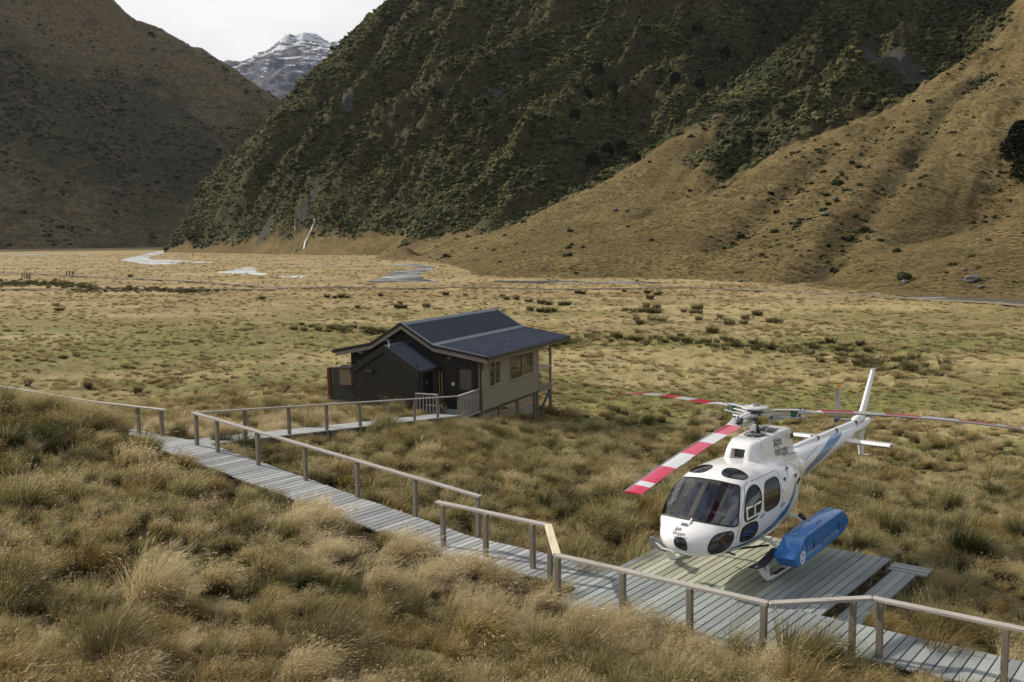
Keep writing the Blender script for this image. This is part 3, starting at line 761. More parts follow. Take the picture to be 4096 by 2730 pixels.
# A: far left
zA = [(-21.8, 36.6, 2.05), (-17.65, 33.95, 1.98), (-13.1, 31.05, 1.84), (-10.45, 29.65, 1.80)]
PA = []
for (x, y, z) in [(-20.0, 35.45, 1.99), (-17.3, 33.72, 1.94), (-14.95, 32.25, 1.88), (-13.0, 31.0, 1.835), (-11.5, 30.2, 1.81), (-10.62, 29.75, 1.80)]:
    PA.append((x, y, z - .024, float(gz(np.array(x), np.array(y))) - .2, ROT + .05))
handrail('timber handrail at the far left edge of the photo, ending beside two dark green tussocks', PA, split_rail([(zA[0], zA[1], 1), (zA[1], zA[2], 2), (zA[2], zA[3], 1)], 2), (-10.62, 29.75, .8))
# B: long rail beside the walk
VB = Vector((-9.19, 28.32, 1.93)); VE = Vector((-0.76, 22.32, 0.955))
def b_at(f): return VB.lerp(VE, f)
PB = []
for sx in (778, 861, 1022, 1212, 1420, 1651, 1905):
    best = min(((abs(2048 + 3982.2 * (b_at(f / 400).x) / (b_at(f / 400).y + 0.3) - sx), f / 400) for f in range(401)))[1]
    p = b_at(best)
    zz = 0.93 + float(zwalk(st(p.x, p.y)[0])) if False else p.z
    PB.append((p.x, p.y, None, None, ROT))
def railz(x, y):
    s_, _ = st(x, y); return float(zwalk(s_)) + 0.93
PB = [(x, y, railz(x, y) - .02, float(zwalk(st(x, y)[0])) - .35, ROT) for (x, y, _, _, _) in PB]
def bz(f):
    p = b_at(f); return (p.x, p.y, railz(p.x, p.y) + 0.005)
s0, s1 = st(VB.x, VB.y)[0], st(VE.x, VE.y)[0]
fk = (-13.5 - s0) / (s1 - s0)
handrail('long timber handrail starting at the corner post, along the far side of the boardwalk', PB,
         split_rail([(bz(0), bz(1.0), 4)], 4), (VB.x, VB.y, 0.9))
# H: down to the hut
PH = []
for k in range(1, 8):
    x, y = HA + hdv * (HL * k / 8); z = 1.93 - 0.3225 * k
    PH.append((x, y, z - .02, z - 1.35, hrot))
handrail('timber handrail beside the narrow path down to the hut door', PH, split_rail([((HA[0] + hdv[0] * .05, HA[1] + hdv[1] * .05, 1.925), (HB[0], HB[1], -0.65), 4)], 4), (HA[0] + hdv[0] * 2.4, HA[1] + hdv[1] * 2.4, .5))
# C: near rail
zc_ = 0.955
C0, C1, C2, C3, C4, C5, C6 = (-1.72, 21.84, zc_), (0.72, 19.86, zc_), (0.78, 17.93, zc_), (4.04, 15.36, zc_), (5.76, 15.55, zc_), (7.6, 14.12, zc_), (10.3, 12.0, zc_)
PC_ = []
for (x, y) in [(-1.58, 21.62), (-0.6, 20.85), (0.38, 20.05), (0.72, 19.3), (0.80, 17.88), (1.9, 16.97), (2.93, 16.16), (3.97, 15.36), (5.42, 15.45), (5.86, 15.45), (7.30, 14.30), (9.2, 12.8)]:
    PC_.append((x, y, zc_ - .022, -0.5, ROT))
rails = split_rail([(C0, C1, 1)], 1) + [((0.70, 19.9, zc_ + .001), (0.79, 17.96, zc_ + .001), M_fresh)] + split_rail([(C2, C3, 1)], 1) + split_rail([(C3, C4, 1), (C4, C6, 1)], 1)
handrail('near timber handrail with one fresh pale board at its kink', PC_, rails, (0.8, 17.88, 0))
# porch balustrades
DO = Vector((-2.39, 50.28, 0)); HROT = -math.atan2(0.402, 0.916)
def hw(g, a, z): return Vector((DO.x + 0.916 * g + 0.402 * a, DO.y - 0.402 * g + 0.916 * a, z))
def balustrade(label, g0, a0, g1, a1, ztop, zbot, n):
    p0, p1 = hw(g0, a0, ztop), hw(g1, a1, ztop); base = Vector((p0.x, p0.y, zbot))
    t = thing('balustrade', label, 'balustrade', base, 0, 'porch balustrades')
    d = (p1 - p0); L = d.length; rz = math.atan2(d.y, d.x)
    def put(name, f, w, h0, h1):
        o = link(name, MB().box(-w / 2, w / 2, -w / 2, w / 2, h0 - zbot, h1 - zbot).mesh(name, M_rail if name == 'baluster' else M_post, bevel=.003), t)
        q = p0 + d * f; o.location = (q.x - base.x, q.y - base.y, 0); o.rotation_euler = (0, 0, rz)
    put('post', 0.0, .1, zbot - .5, ztop - .03); put('post', 1.0, .1, zbot - .5, ztop - .03)
    for i in range(n): put('baluster', (i + 1) / (n + 1), .042, zbot - .08, ztop - .03)
    q = [p - base for p in (p0 - d.normalized() * .06, p1 + d.normalized() * .06)]
    MB().beam(q[0] + Vector((0, 0, 0)), q[1], .14, .045).build('top_rail', M_rail, t, bevel=.004)
    MB().beam(q[0] + Vector((0, 0, zbot - ztop - .06)), q[1] + Vector((0, 0, zbot - ztop - .06)), .045, .14).build('bottom_rail', M_post, t)
    return t
balustrade('short porch balustrade in front of the bench, left of the opening', -1.46, -2.5, -.35, -2.5, -.64, -1.60, 5)
balustrade('porch balustrade of many pale balusters between the path and the hut corner', .85, -2.5, .82, -.12, -.64, -1.60, 12)
# ---------------------------------------------------------------- the hut
hut = thing('hut', 'dark corrugated hut on stilts with winged charcoal roof and glazed veranda', 'hut', DO, HROT)
def metal_paint(name, col, rough=0.45, spec=0.5, var=0.10, **kw):
    t = NT(name); p = t.obj()
    f = t.noise(p, 1.3, 6, 0.6); g = t.noise(t.map(p, (18, 18, 1.2)), 1.0, 4, 0.6)
    c = t.ramp(t.math('ADD', t.math('MULTIPLY', f, 0.6), t.math('MULTIPLY', g, 0.4)), [(0.3, tuple(k * (1 - var) for k in col)), (0.7, tuple(k * (1 + var) for k in col))])
    t.pbr(c, t.ramp(f, [(0.3, rough - .06), (0.7, rough + .10)]), 0, spec, None, **kw); return t.m
M_clad = metal_paint('dark_brown_corrugate', (0.026, 0.023, 0.019), 0.5)
M_olive = metal_paint('olive_ribbed_cladding', (0.26, 0.225, 0.165), 0.6, 0.35, 0.06)
M_roof = metal_paint('charcoal_roof_metal', (0.021, 0.030, 0.052), 0.32, 0.6, 0.14)
M_flash = metal_paint('roof_flashing', (0.10, 0.115, 0.15), 0.28, 0.7)
M_barge = rail_mat('barge_board_timber', [(0.17, 0.135, 0.105), (0.27, 0.22, 0.18), (0.36, 0.30, 0.25)])
M_trim = metal_paint('dark_trim', (0.022, 0.021, 0.019), 0.45)
M_frame = metal_paint('bronze_window_frame', (0.30, 0.265, 0.22), 0.4, 0.5, 0.05)
M_cladwood = rail_mat('warm_base_boards', [(0.16, 0.11, 0.07), (0.30, 0.22, 0.15), (0.42, 0.33, 0.24)])
M_greyboard = rail_mat('silvered_base_boards', [(0.16, 0.135, 0.11), (0.28, 0.25, 0.215), (0.38, 0.35, 0.31)])
M_dkboard = rail_mat('dark_weathered_boards', [(0.025, 0.03, 0.027), (0.055, 0.06, 0.055), (0.095, 0.10, 0.095)])
def glass_dark(name, tint=(0.012, 0.014, 0.014), rough=0.03):
    t = NT(name); t.pbr(tint, rough, 0, 0.5, None); return t.m
M_glass = glass_dark('window_glass')
def glass_clear(name, tint=(0.93, 0.95, 0.94), base=0.04, rough=0.02):
    t = NT(name); tr = t.n('ShaderNodeBsdfTransparent'); tr.inputs['Color'].default_value = (*tint, 1)
    gl = t.n('ShaderNodeBsdfGlossy'); gl.inputs['Roughness'].default_value = rough
    lw = t.n('ShaderNodeLayerWeight'); lw.inputs['Blend'].default_value = 0.5
    f = t.math('ADD', t.math('MULTIPLY', t.math('POWER', lw.outputs['Facing'], 4.0), 0.75), base, True)
    mx = t.n('ShaderNodeMixShader'); t.l(f, mx.inputs[0]); t.l(tr.outputs[0], mx.inputs[1]); t.l(gl.outputs[0], mx.inputs[2])
    t.l(mx.outputs[0], t.out.inputs['Surface']); return t.m
M_clear = glass_clear('balustrade_glass')

RP = [(-7.53, 1.10), (-5.21, 1.55), (-3.37, 2.65), (-1.53, 1.55), (1.49, 1.05)]
def rz_(g): return float(np.interp(g, [p[0] for p in RP], [p[1] for p in RP]))
def corr_wall(name, g0, a0, g1, a1, zb, topf, mat, pitch=0.076, amp=0.017, out=(0, -1), parent=None, holes=()):
    L = math.hypot(g1 - g0, a1 - a0); n = max(8, int(L / pitch * 4)); V = []; F = []
    cuts = sorted(set([zb] + [h[k] for h in holes for k in (2, 3)]))
    for i in range(n + 1):
        f = i / n; g, a = g0 + (g1 - g0) * f, a0 + (a1 - a0) * f; k = amp * math.cos(i * PI / 2)
        x, y = g + out[0] * k, a + out[1] * k; zt = topf(g, a)
        for z in cuts: V.append((x, y, z))
        V.append((x, y, zt))
    m = len(cuts) + 1
    for i in range(n):
        f = (i + .5) / n * L
        for j in range(m - 1):
            zc0 = cuts[j]; zc1 = cuts[j + 1] if j + 1 < len(cuts) else None
            if zc1 is not None and any(h[0] < f < h[1] and h[2] <= zc0 + 1e-6 and zc1 <= h[3] + 1e-6 for h in holes): continue
            F.append((i * m + j, (i + 1) * m + j, (i + 1) * m + j + 1, i * m + j + 1))
    me = mesh_of(name, V, F, mat, True); return link(name, me, parent or hut)
corr_wall('front_wall', -6.81, 0, .985, 0, -2.35, lambda g, a: rz_(g) - .10, M_clad)
W1, W2 = (.79, 2.11, -.63, .61), (3.38, 6.63, -.62, .61)
corr_wall('side_wall', .985, 0, .985, 7.35, -1.77, lambda g, a: rz_(.985) - .12, M_olive, 0.10, 0.005, (1, 0), holes=[W1, W2])
corr_wall('side_wall', -6.81, 0, -6.81, 7.35, -2.4, lambda g, a: rz_(-6.81) - .12, M_clad, out=(-1, 0))
corr_wall('rear_wall', -6.81, 7.35, .985, 7.35, -1.9, lambda g, a: rz_(g) - .10, M_clad, out=(0, 1))
MB().box(-6.75, .93, .06, 7.29, -1.9, -1.72).build('floor', M_bearer, hut)
# roof planes (ribs run down the slope)
def roof_plane(name, gA, zA, gB, zB, a0, a1, mat, parent=None, lift=0.0, pitch=0.076, amp=0.016):
    n = int((a1 - a0) / pitch * 4); V = []; F = []
    nv = Vector((-(zB - zA), 0, gB - gA)).normalized() * (1 if gB > gA else -1)
    for i in range(n + 1):
        a = a0 + (a1 - a0) * i / n; k = amp * math.cos(i * PI / 2) + lift
        for (g, z) in ((gA, zA), (gB, zB)): V.append((g + nv.x * k, a, z + nv.z * k))
    for i in range(n): F.append((2 * i, 2 * i + 1, 2 * i + 3, 2 * i + 2))
    b = len(V)
    for (g, a, z) in ((gA, a0, zA), (gB, a0, zB), (gB, a1, zB), (gA, a1, zA)): V.append((g - nv.x * .05, a, z - nv.z * .05))
    F.append((b, b + 1, b + 2, b + 3))
    return link(name, mesh_of(name, V, F, mat, False), parent or hut)
A0, A1 = -.6, 11.15
for i in range(4):
    (gA, zA), (gB, zB) = RP[i], RP[i + 1]
    roof_plane('roof', gA, zA, gB, zB, A0, A1, M_roof)
def strip(name, g, z, w, a0, a1, mat, sl, sr, parent=None, dz=.02):
    """folded flashing over a ridge or bend; sl, sr = slopes left and right"""
    b = MB(); v = [(g - w, a0, z - w * sl + dz), (g, a0, z + dz + .004), (g + w, a0, z + w * sr + dz), (g - w, a1, z - w * sl + dz), (g, a1, z + dz + .004), (g + w, a1, z + w * sr + dz)]
    b.add(v, [(0, 1, 4, 3), (1, 2, 5, 4)]); b.add([(p[0], p[1], p[2] - .012) for p in v], [(3, 4, 1, 0), (4, 5, 2, 1)])
    return link(name, mesh_of(name, b.v, b.f, mat), parent or hut)
strip('ridge_cap', -3.37, 2.65, .20, A0 - .02, A1 + .02, M_flash, .598, -.598)
strip('bend_flashing', -1.53, 1.55, .13, A0 - .02, A1 + .02, M_flash, -.598, -.166)
strip('bend_flashing', -5.21, 1.55, .13, A0 - .02, A1 + .02, M_flash, .194, .598)
for aa, nm in ((A0, 'front'), (A1, 'rear')):
    sg = -1 if nm == 'front' else 1
    for i in range(4):
        (gA, zA), (gB, zB) = RP[i], RP[i + 1]
        gA2 = gA + (.12 if i == 0 else 0)
        MB().prism([(gA2, zA - .31), (gA2, zA - .10), (gB, zB - .10), (gB, zB - .31)], aa, aa + .045 * -sg, 'xz').build('barge_board', M_barge, hut)
        MB().prism([(gA - .04 * (i == 0), zA - .10), (gA - .04 * (i == 0), zA + .03), (gB + .04 * (i == 3), zB + .03), (gB + .04 * (i == 3), zB - .10)], aa + .01 * sg, aa + .065 * sg, 'xz').build('edge_trim', M_trim, hut)
        MB().prism([(gA, zA + .03), (gA, zA + .04), (gB, zB + .04), (gB, zB + .03)], aa + .07 * sg, aa - .12 * sg, 'xz').build('edge_flashing', M_flash, hut)
# gutters
for g, z, sg in ((1.49, 1.05, 1), (-7.53, 1.10, -1)):
    MB().prism([(g - .02 * sg, z - .02), (g + .10 * sg, z - .02), (g + .10 * sg, z - .10), (g + .07 * sg, z - .14), (g - .02 * sg, z - .14)], A0, A1, 'xz').build('gutter', M_trim, hut)
MB().box(1.30, 1.42, A0 + .05, A1 - .05, .80, .98).build('fascia', M_barge, hut)
MB().tube([(1.40, -.45, .84), (1.30, -.42, .78), (1.08, -.15, .74), (1.0, -.07, .66), (1.0, -.07, .3)], .04, 8).build('gutter_pipe', M_trim, hut)
for i in range(9):
    a = A0 + .5 + i * 1.33
    MB().prism([(.99, .78), (.99, .94), (1.30, .90), (1.30, .82)], a, a + .05, 'xz').build('rafter_end', M_barge, hut)
for (g, z) in ((-5.9, 1.05), (-4.3, 1.75), (-.2, 1.1)):
    MB().box(g - .12, g + .12, A0 + .05, 0, z - .05, z + .02).build('purlin', M_barge, hut)
# corner downpipe and posts
MB().box(.93, 1.02, -.075, -.02, -2.5, .86).build('corner_trim', M_olive, hut)
MB().tube([(.80, -.06, .9), (.80, -.06, -2.5)], .035, 8).build('downpipe', M_olive, hut)
MB().box(.87, .92, -.05, -.012, -2.5, .86).build('corner_trim', M_trim, hut)
# door
MB().box(-.47, -.39, -.05, -.01, -1.70, .43).box(.48, .56, -.05, -.01, -1.70, .43).box(-.39, .48, -.05, -.01, .35, .43).build('door_frame', M_trim, hut)
door = MB().box(-.39, .48, -.035, -.012, -1.69, .35).build('door', M_trim, hut)
MB().box(-.30, .36, -.047, -.036, -.74, .31).build('door_glass', None, door).data.materials.append(glass_dark('door_glass_pane', (0.13, 0.115, 0.09), 0.08))  # tan put into the pane colour as a grass reflection
MB().tube([(-.345, -.10, -.72), (-.345, -.10, -.60)], .012, 6).tube([(-.345, -.04, -.66), (-.345, -.1, -.66)], .012, 6).build('handle', M_bolt, door)
# porch lamp and switch box
MB().lathe([(.02, .03), (.11, .02), (.13, -.02), (.11, -.06), (.06, -.11), (.01, -.12)], (-.83, -.13, .92), 14).build('porch_lamp', simple('lamp_lens', (0.30, 0.28, 0.24), 0.3), hut, True)
MB().box(-.78, -.62, -.06, -.014, -.54, -.38).build('switch_box', simple('white_plastic', (0.75, 0.75, 0.74), 0.4), hut, bevel=.01)
# side windows
def window(a0, a1, z0, z1, split, slidright=True):
    g = .985
    w = MB()
    for (p, q, r, s_) in ((a0 - .04, a1 + .04, z0 - .05, z0), (a0 - .04, a1 + .04, z1, z1 + .05), (a0 - .04, a0, z0, z1), (a1, a1 + .04, z0, z1), (split - .03, split + .03, z0, z1)):
        w.box(g - .04, g + .035, p, q, r, s_)
    wo_ = w.build('window', M_frame, hut)
    MB().box(g - .02, g - .008, a0, split - .03, z0, z1).build('pane', M_glass, wo_)
    MB().box(g - .035, g - .022, split + .03, a1, z0, z1).build('pane', M_glass, wo_)
    f = MB()
    for (p, q, r, s_) in ((split + .03, a1, z0, z0 + .05), (split + .03, a1, z1 - .05, z1), (a1 - .07, a1, z0 + .05, z1 - .05), (split + .03, split + .07, z0 + .05, z1 - .05)): f.box(g - .021, g - .004, p, q, r, s_)
    f.build('sash', M_frame, wo_)
    MB().box(g, g + .06, a0 - .06, a1 + .06, z0 - .075, z0 - .05).build('sill', M_olive, wo_)
window(.79, 2.11, -.63, .61, 1.40); window(3.38, 6.63, -.62, .61, 5.03)
# dark rooms behind the walls
MB().box(-6.7, .90, 7.2, 7.25, -1.7, .8).build('inner_wall', M_trim, hut)
# stilts, base boards, veranda
for i, (a, zb) in enumerate(((2.03, -2.75), (4.49, -3.1), (6.93, -3.4), (7.33, -3.45))):
    MB().box(.86, 1.0, a - .07, a + .07, zb - .3, -1.83).build('stilt', M_post, hut)
    MB().box(1.0, 1.012, a + .02, a + .06, zb - .1, -1.70).build('strap', M_bolt, hut)
MB().box(.80, .97, .02, 7.35, -1.86, -1.775).build('bottom_plate', M_trim, hut)
segs = ((.05, 1.95), (2.11, 4.41), (4.57, 6.85))
for si, (a0, a1) in enumerate(segs):
    for k in range(9):
        z1 = -1.87 - k * .165; gzb = (-2.55, -2.95, -3.3)[si]
        if z1 < gzb: continue
        m = M_cladwood if (k < 3 or random.random() < .35) and not (si == 2 and k > 3) else M_greyboard
        MB().box(.83 + .02 * (k % 2), .858 + .02 * (k % 2), a0, a1, z1 - .140, z1).build('base_board', m, hut, bevel=.004)
        d_ = .02 * random.random()
for g0 in (-6.7,):
    for a in (2, 4.5, 7.2, 9.4): MB().box(g0, g0 + .14, a - .07, a + .07, -3.9, -1.8).build('stilt', M_post, hut)
MB().tube([(.84, 2.55, -2.02), (1.12, 2.62, -2.02), (1.17, 2.63, -2.02)], [.04, .04, .07], 10).build('vent_pipe', M_trim, hut)
MB().box(-6.75, 1.0, 7.35, 9.5, -1.78, -1.66).build('veranda_floor', M_post, hut)
MB().box(.86, 1.0, 7.35, 9.5, -1.92, -1.78).box(-6.75, 1.0, 9.40, 9.52, -1.92, -1.78).build('veranda_beam', M_barge, hut)
for g0 in (.87, -2.9, -6.7):
    MB().box(g0, g0 + .12, 9.38, 9.50, -1.66, rz_(g0) - .12).build('veranda_post', M_barge, hut)
    MB().box(g0 - .01, g0 + .14, 9.32, 9.48, -4.1, -1.92).build('stilt', M_post, hut)
MB().box(.955, 1.01, 7.36, 7.44, -1.66, .85).build('veranda_post', M_olive, hut)
MB().beam((.93, 9.3, -2.0), (.93, 7.45, -3.35), .05, .14, (1, 0, 0)).build('brace', simple('galvanised_brace', (0.22, 0.24, 0.28), 0.4, 0.6), hut)
MB().box(.89, .98, 7.44, 9.38, -.60, -.47).build('veranda_rail', simple('pale_rail', (0.42, 0.39, 0.36), 0.6), hut)
MB().box(.89, .98, 7.44, 9.38, -1.66, -1.55).build('veranda_rail', M_barge, hut)
MB().box(.93, .938, 7.44, 9.38, -1.55, -.60).build('glass_panel', M_clear, hut)
MB().box(.93, .938, 7.44, 9.38, -.47, .80).build('glass_panel', M_clear, hut)
MB().box(-6.6, .87, 9.42, 9.48, -.62, -.55).build('veranda_rail', M_barge, hut)
MB().box(-6.6, .87, 9.44, 9.448, -1.6, -.62).build('glass_panel', M_clear, hut)
# annex
AX = [(-5.38, .41), (-3.37, 1.66), (-1.39, .44)]
def axz(g): return float(np.interp(g, [p[0] for p in AX], [p[1] for p in AX]))
corr_wall('annex_wall', -5.21, -2.22, -1.47, -2.22, -2.3, lambda g, a: axz(g) - .10, M_clad, 0.076, .005)
corr_wall('annex_wall', -1.47, -2.22, -1.47, 0, -2.2, lambda g, a: axz(-1.47) - .08, M_clad, out=(1, 0))
corr_wall('annex_wall', -5.21, -2.22, -5.21, 0, -2.2, lambda g, a: axz(-5.21) - .08, M_clad, out=(-1, 0))
roof_plane('annex_roof', AX[0][0], AX[0][1], AX[1][0], AX[1][1], -2.33, -.02, M_roof)
roof_plane('annex_roof', AX[1][0], AX[1][1], AX[2][0], AX[2][1], -2.33, -.02, M_roof)
strip('ridge_cap', -3.37, 1.66, .13, -2.36, -.02, M_flash, .62, -.62)
for i in range(2):
    (gA, zA), (gB, zB) = AX[i], AX[i + 1]
    MB().prism([(gA, zA - .26), (gA, zA + .03), (gB, zB + .03), (gB, zB - .26)], -2.38, -2.33, 'xz').build('barge_board', M_trim, hut)
    MB().prism([(gA, zA - .275), (gA, zA - .26), (gB, zB - .26), (gB, zB - .275)], -2.385, -2.30, 'xz').build('edge_flashing', M_flash, hut)
MB().box(-1.39, -1.30, -2.33, -.02, .31, .42).build('gutter', M_trim, hut)
for dz0, aa in ((0, 0),):
    w = MB()
    for (p, q, r, s_) in ((-1.82, -.78, -.80, -.74), (-1.82, -.78, .24, .30), (-1.82, -1.76, -.74, .24), (-.84, -.78, -.74, .24), (-1.32, -1.28, -.74, .24)): w.box(-1.47, -1.43, p, q, r, s_)
    aw = w.build('window', M_trim, hut); MB().box(-1.465, -1.452, -1.76, -.84, -.74, .24).build('pane', M_glass, aw)
M_chrome = simple('stainless_flue', (0.55, 0.55, 0.56), 0.25, 1.0)
def flue(g, a, h, m):
    MB().lathe([(.06, -.1), (.045, 0), (.035, .02), (.035, h - .06), (.05, h - .05), (.05, h), (.01, h + .02)], (g, a, axz(g) + .02), 12).build('vent_stack', m, hut, True)
flue(-3.22, -2.1, .26, M_chrome); flue(-1.62, -2.05, .18, M_trim); flue(-5.12, -1.9, .18, M_trim)
MB().prism([(-2.26, .42), (-2.38, .40), (-2.40, .36), (-2.40, .20), (-2.26, .20)], -4.42, -4.08, 'yz').build('vent_hood', M_clad, hut)
MB().box(-1.44, -1.36, -2.2, -2.1, -2.1, .32).build('downpipe', M_trim, hut)
# porch floor
po = hw(-.3, -1.2, -1.75)
porch = thing('porch_deck', 'small timber porch floor in front of the hut door', 'porch', po, HROT)
for i in range(13):
    MB().box(-1.15 - .0, 1.25, -1.33 + i * .185, -1.33 + i * .185 + .165, -.045, 0).build('plank', M_walk, porch, bevel=.004)
MB().box(-1.1, 1.2, -1.3, -1.25, -.25, -.05).box(-1.1, 1.2, .9, .95, -.25, -.05).build('bearer', M_bearer, porch)
# bench
bo_ = hw(-1.0, -1.6, -1.745)
bench = thing('bench', 'low grey slatted bench on the porch against the annex wall', 'bench', bo_, HROT)
for i in range(3): MB().box(-.42, .42, -.20 + i * .14, -.20 + i * .14 + .125, .38, .42).build('seat_slat', M_rail, bench, bevel=.004)
for sx in (-.36, .36):
    for sy in (-.14, .16): MB().box(sx - .04, sx + .04, sy - .04, sy + .04, 0, .38).build('leg', M_rail, bench)
# brooms leaning in the corner
M_stick = simple('varnished_handle', (0.42, 0.25, 0.12), 0.5)
for i, (g, gg, nm, lb) in enumerate(((-1.36, -1.18, 'broom', 'broom with dark blue bristles leaning by the annex window, left of the two'), (-1.27, -1.08, 'broom', 'broom with long varnished handle leaning closest to the door, right of the two'))):
    b = hw(gg, -.55 + .12 * i, -1.745); tp = hw(g, -.30 + .1 * i, .25 - .08 * i)
    t = thing(nm, lb, 'broom', b, HROT, 'brooms by the porch')
    tl = Vector((g - gg, .25, tp.z - b.z))
    MB().tube([tl * .2, tl], .016, 6).build('handle', M_stick, t)
    MB().prism([(-.14, 0), (.14, 0), (.08, .22), (.02, .34), (-.02, .34), (-.08, .22)], -.03, .03, 'xz').build('bristles', simple('blue_bristles', (0.02, 0.04, 0.09), 0.8), t)
# log basket
lb_ = hw(-.62, -1.35, -1.745)
t = thing('basket', 'round wicker basket tucked behind the porch bench', 'basket', lb_, 0)
MB().lathe([(.15, 0), (.19, .12), (.21, .30), (.19, .31), (.17, .14), (.13, .03)], (0, 0, 0), 16).build('wicker_side', simple('wicker', (0.20, 0.14, 0.08), 0.8, bump=.6), t, True)
MB().tube([(-.2, 0, .3), (-.14, 0, .46), (0, 0, .52), (.14, 0, .46), (.2, 0, .3)], .012, 6).build('handle', M_stick, t)
# covered bundle on the veranda
bm = bmesh.new(); bmesh.ops.create_icosphere(bm, subdivisions=4, radius=.5)
for v in bm.verts:
    n_ = perlin(np.array(v.co.x * 3 + 7), np.array(v.co.y * 3 + v.co.z * 4)) * .10
    v.co *= 1 + float(n_); v.co.z = max(v.co.z * (1.0 if v.co.z < 0 else 1.15), -.42)
me = bpy.data.meshes.new('fabric_shell'); bm.to_mesh(me); bm.free(); me.materials.append(simple('brown_canvas', (0.20, 0.155, 0.105), 0.9, bump=.4, var=.4, scale=4))
me.polygons.foreach_set('use_smooth', np.ones(len(me.polygons), dtype=bool))
cb = link('canvas_bundle', me, loc=hw(.33, 8.2, -1.24)); cb.scale = (1.0, 1.15, 1.0)
tag(cb, 'lumpy brown canvas-covered bundle behind the glass of the veranda', 'canvas bundle')
# screen wall, box and rusty post left of the annex
sw_ = hw(-6.3, -1.0, -1.6)
scr = thing('screen_wall', 'dark weathered board screen between the annex and the rusty steel post', 'wall', sw_, HROT)
for k in range(11):
    z = -.05 + k * .172
    MB().prism([(-1.05, z), (-1.05, z + .165), (1.08, z + .165 + (.12 if k == 10 else 0)), (1.08, z)], -.02, .02, 'xz').build('board', M_dkboard, scr, bevel=.003)
MB().beam((-1.08, 0, 1.86), (1.1, 0, 1.98), .08, .035).build('cap_board', M_rail, scr)
rp = hw(-7.5, -1.05, -1.75)
MB_ = MB().box(-.10, .10, -.10, .10, -.4, 2.0)
me = MB_.mesh('steel_post', simple('rusted_steel', (0.13, 0.045, 0.03), 0.8, 0.2, var=.35, bump=.3), bevel=.01)
tag(link('steel_post', me, loc=rp, rot=(0, 0, HROT)), 'square rust-red steel post at the end of the dark board screen', 'post')
mb_ = hw(-6.35, -1.22, -.6)
t = thing('meter_box', 'wooden cabinet with dark sloping lid hanging on the board screen', 'cabinet', mb_, HROT)
M_ply = rail_mat('plywood', [(0.15, 0.115, 0.075), (0.22, 0.17, 0.115), (0.29, 0.235, 0.165)])
MB().box(-.30, .42, -.18, .18, 0, .88).build('box_body', M_ply, t, bevel=.005)
MB().prism([(-.24, .88), (.20, .98), (.20, 1.02), (-.24, .92)], -.36, .48, 'yz').build('lid', M_trim, t)
MB().box(-.20, -.10, -.20, -.18, .38, .42).build('latch', M_bolt, t)
ld = hw(-6.5, -2.5, -1.72)
t = thing('landing', 'small pale board landing left of the annex', 'landing', ld, HROT)
for k in range(4): MB().box(-.7, .9, -.32 + k * .17, -.32 + k * .17 + .155, -.04, 0).build('plank', M_walk, t)
# side trellis at the rear
# ---------------------------------------------------------------- the helicopter (x forward, y left, z up, origin under the mast on the deck)
HELI = thing('helicopter', 'white helicopter with blue side stripe and red-white rotor blades parked on the timber deck', 'helicopter', (5.166, 20.97, 0.0), -2.246)
def paint(name, col, rough=0.18, flake=0.05, dirt=0.35):
    t = NT(name); p = t.obj()
    f = t.noise(p, 1.1, 6, 0.65); g = t.noise(t.map(p, (1.5, 6, 6)), 1.0, 5, 0.7)
    c = t.mix(t.ramp(t.math('ADD', t.math('MULTIPLY', f, 0.5), t.math('MULTIPLY', g, 0.5)), [(0.50, 0.0), (0.72, dirt)]), col, tuple(k * 0.72 for k in col))
    t.pbr(c, t.ramp(f, [(0.3, rough), (0.7, rough + 0.12)]), 0, 0.5, t.bump(f, 0.03, 0.02), **{'Coat Weight': 0.8, 'Coat Roughness': 0.06}); return t.m
M_white = paint('white_gloss_paint', (0.80, 0.81, 0.83), dirt=0.45)
M_blue = paint('blue_stripe_paint', (0.010, 0.15, 0.34))
M_pod = paint('pod_blue_paint', (0.006, 0.16, 0.50), 0.22)
M_black = simple('black_rubber', (0.018, 0.018, 0.02), 0.55)
M_grey = simple('grey_metal', (0.27, 0.28, 0.30), 0.4, 0.6)
M_dgrey = simple('dark_grey_metal', (0.085, 0.09, 0.10), 0.45, 0.5)
M_lgrey = simple('pale_grey_paint', (0.46, 0.47, 0.50), 0.35)
M_green = simple('green_elastomer', (0.03, 0.10, 0.045), 0.6)
M_navy = simple('navy_seat_leather', (0.045, 0.055, 0.11), 0.4, bump=.2)
M_interior = simple('interior_grey', (0.11, 0.115, 0.13), 0.7)
M_letter = simple('black_lettering', (0.012, 0.012, 0.016), 0.35)
M_wletter = simple('white_lettering', (0.78, 0.80, 0.84), 0.35)
M_sletter = simple('silver_blue_lettering', (0.33, 0.45, 0.62), 0.35)
M_pink = paint('red_blade_paint', (0.55, 0.022, 0.075), 0.2, dirt=0.2)
M_bwhite = paint('white_blade_paint', (0.62, 0.63, 0.66), 0.2)
M_amber = simple('amber_tip_paint', (0.55, 0.30, 0.06), 0.5)
M_exh = simple('burnt_exhaust_steel', (0.12, 0.10, 0.09), 0.35, 0.9, var=.4)
M_wind = glass_clear('windscreen_glass', (0.74, 0.80, 0.90), 0.13, 0.03)
M_tint = glass_clear('tinted_window_glass', (0.50, 0.50, 0.50), 0.11, 0.02)

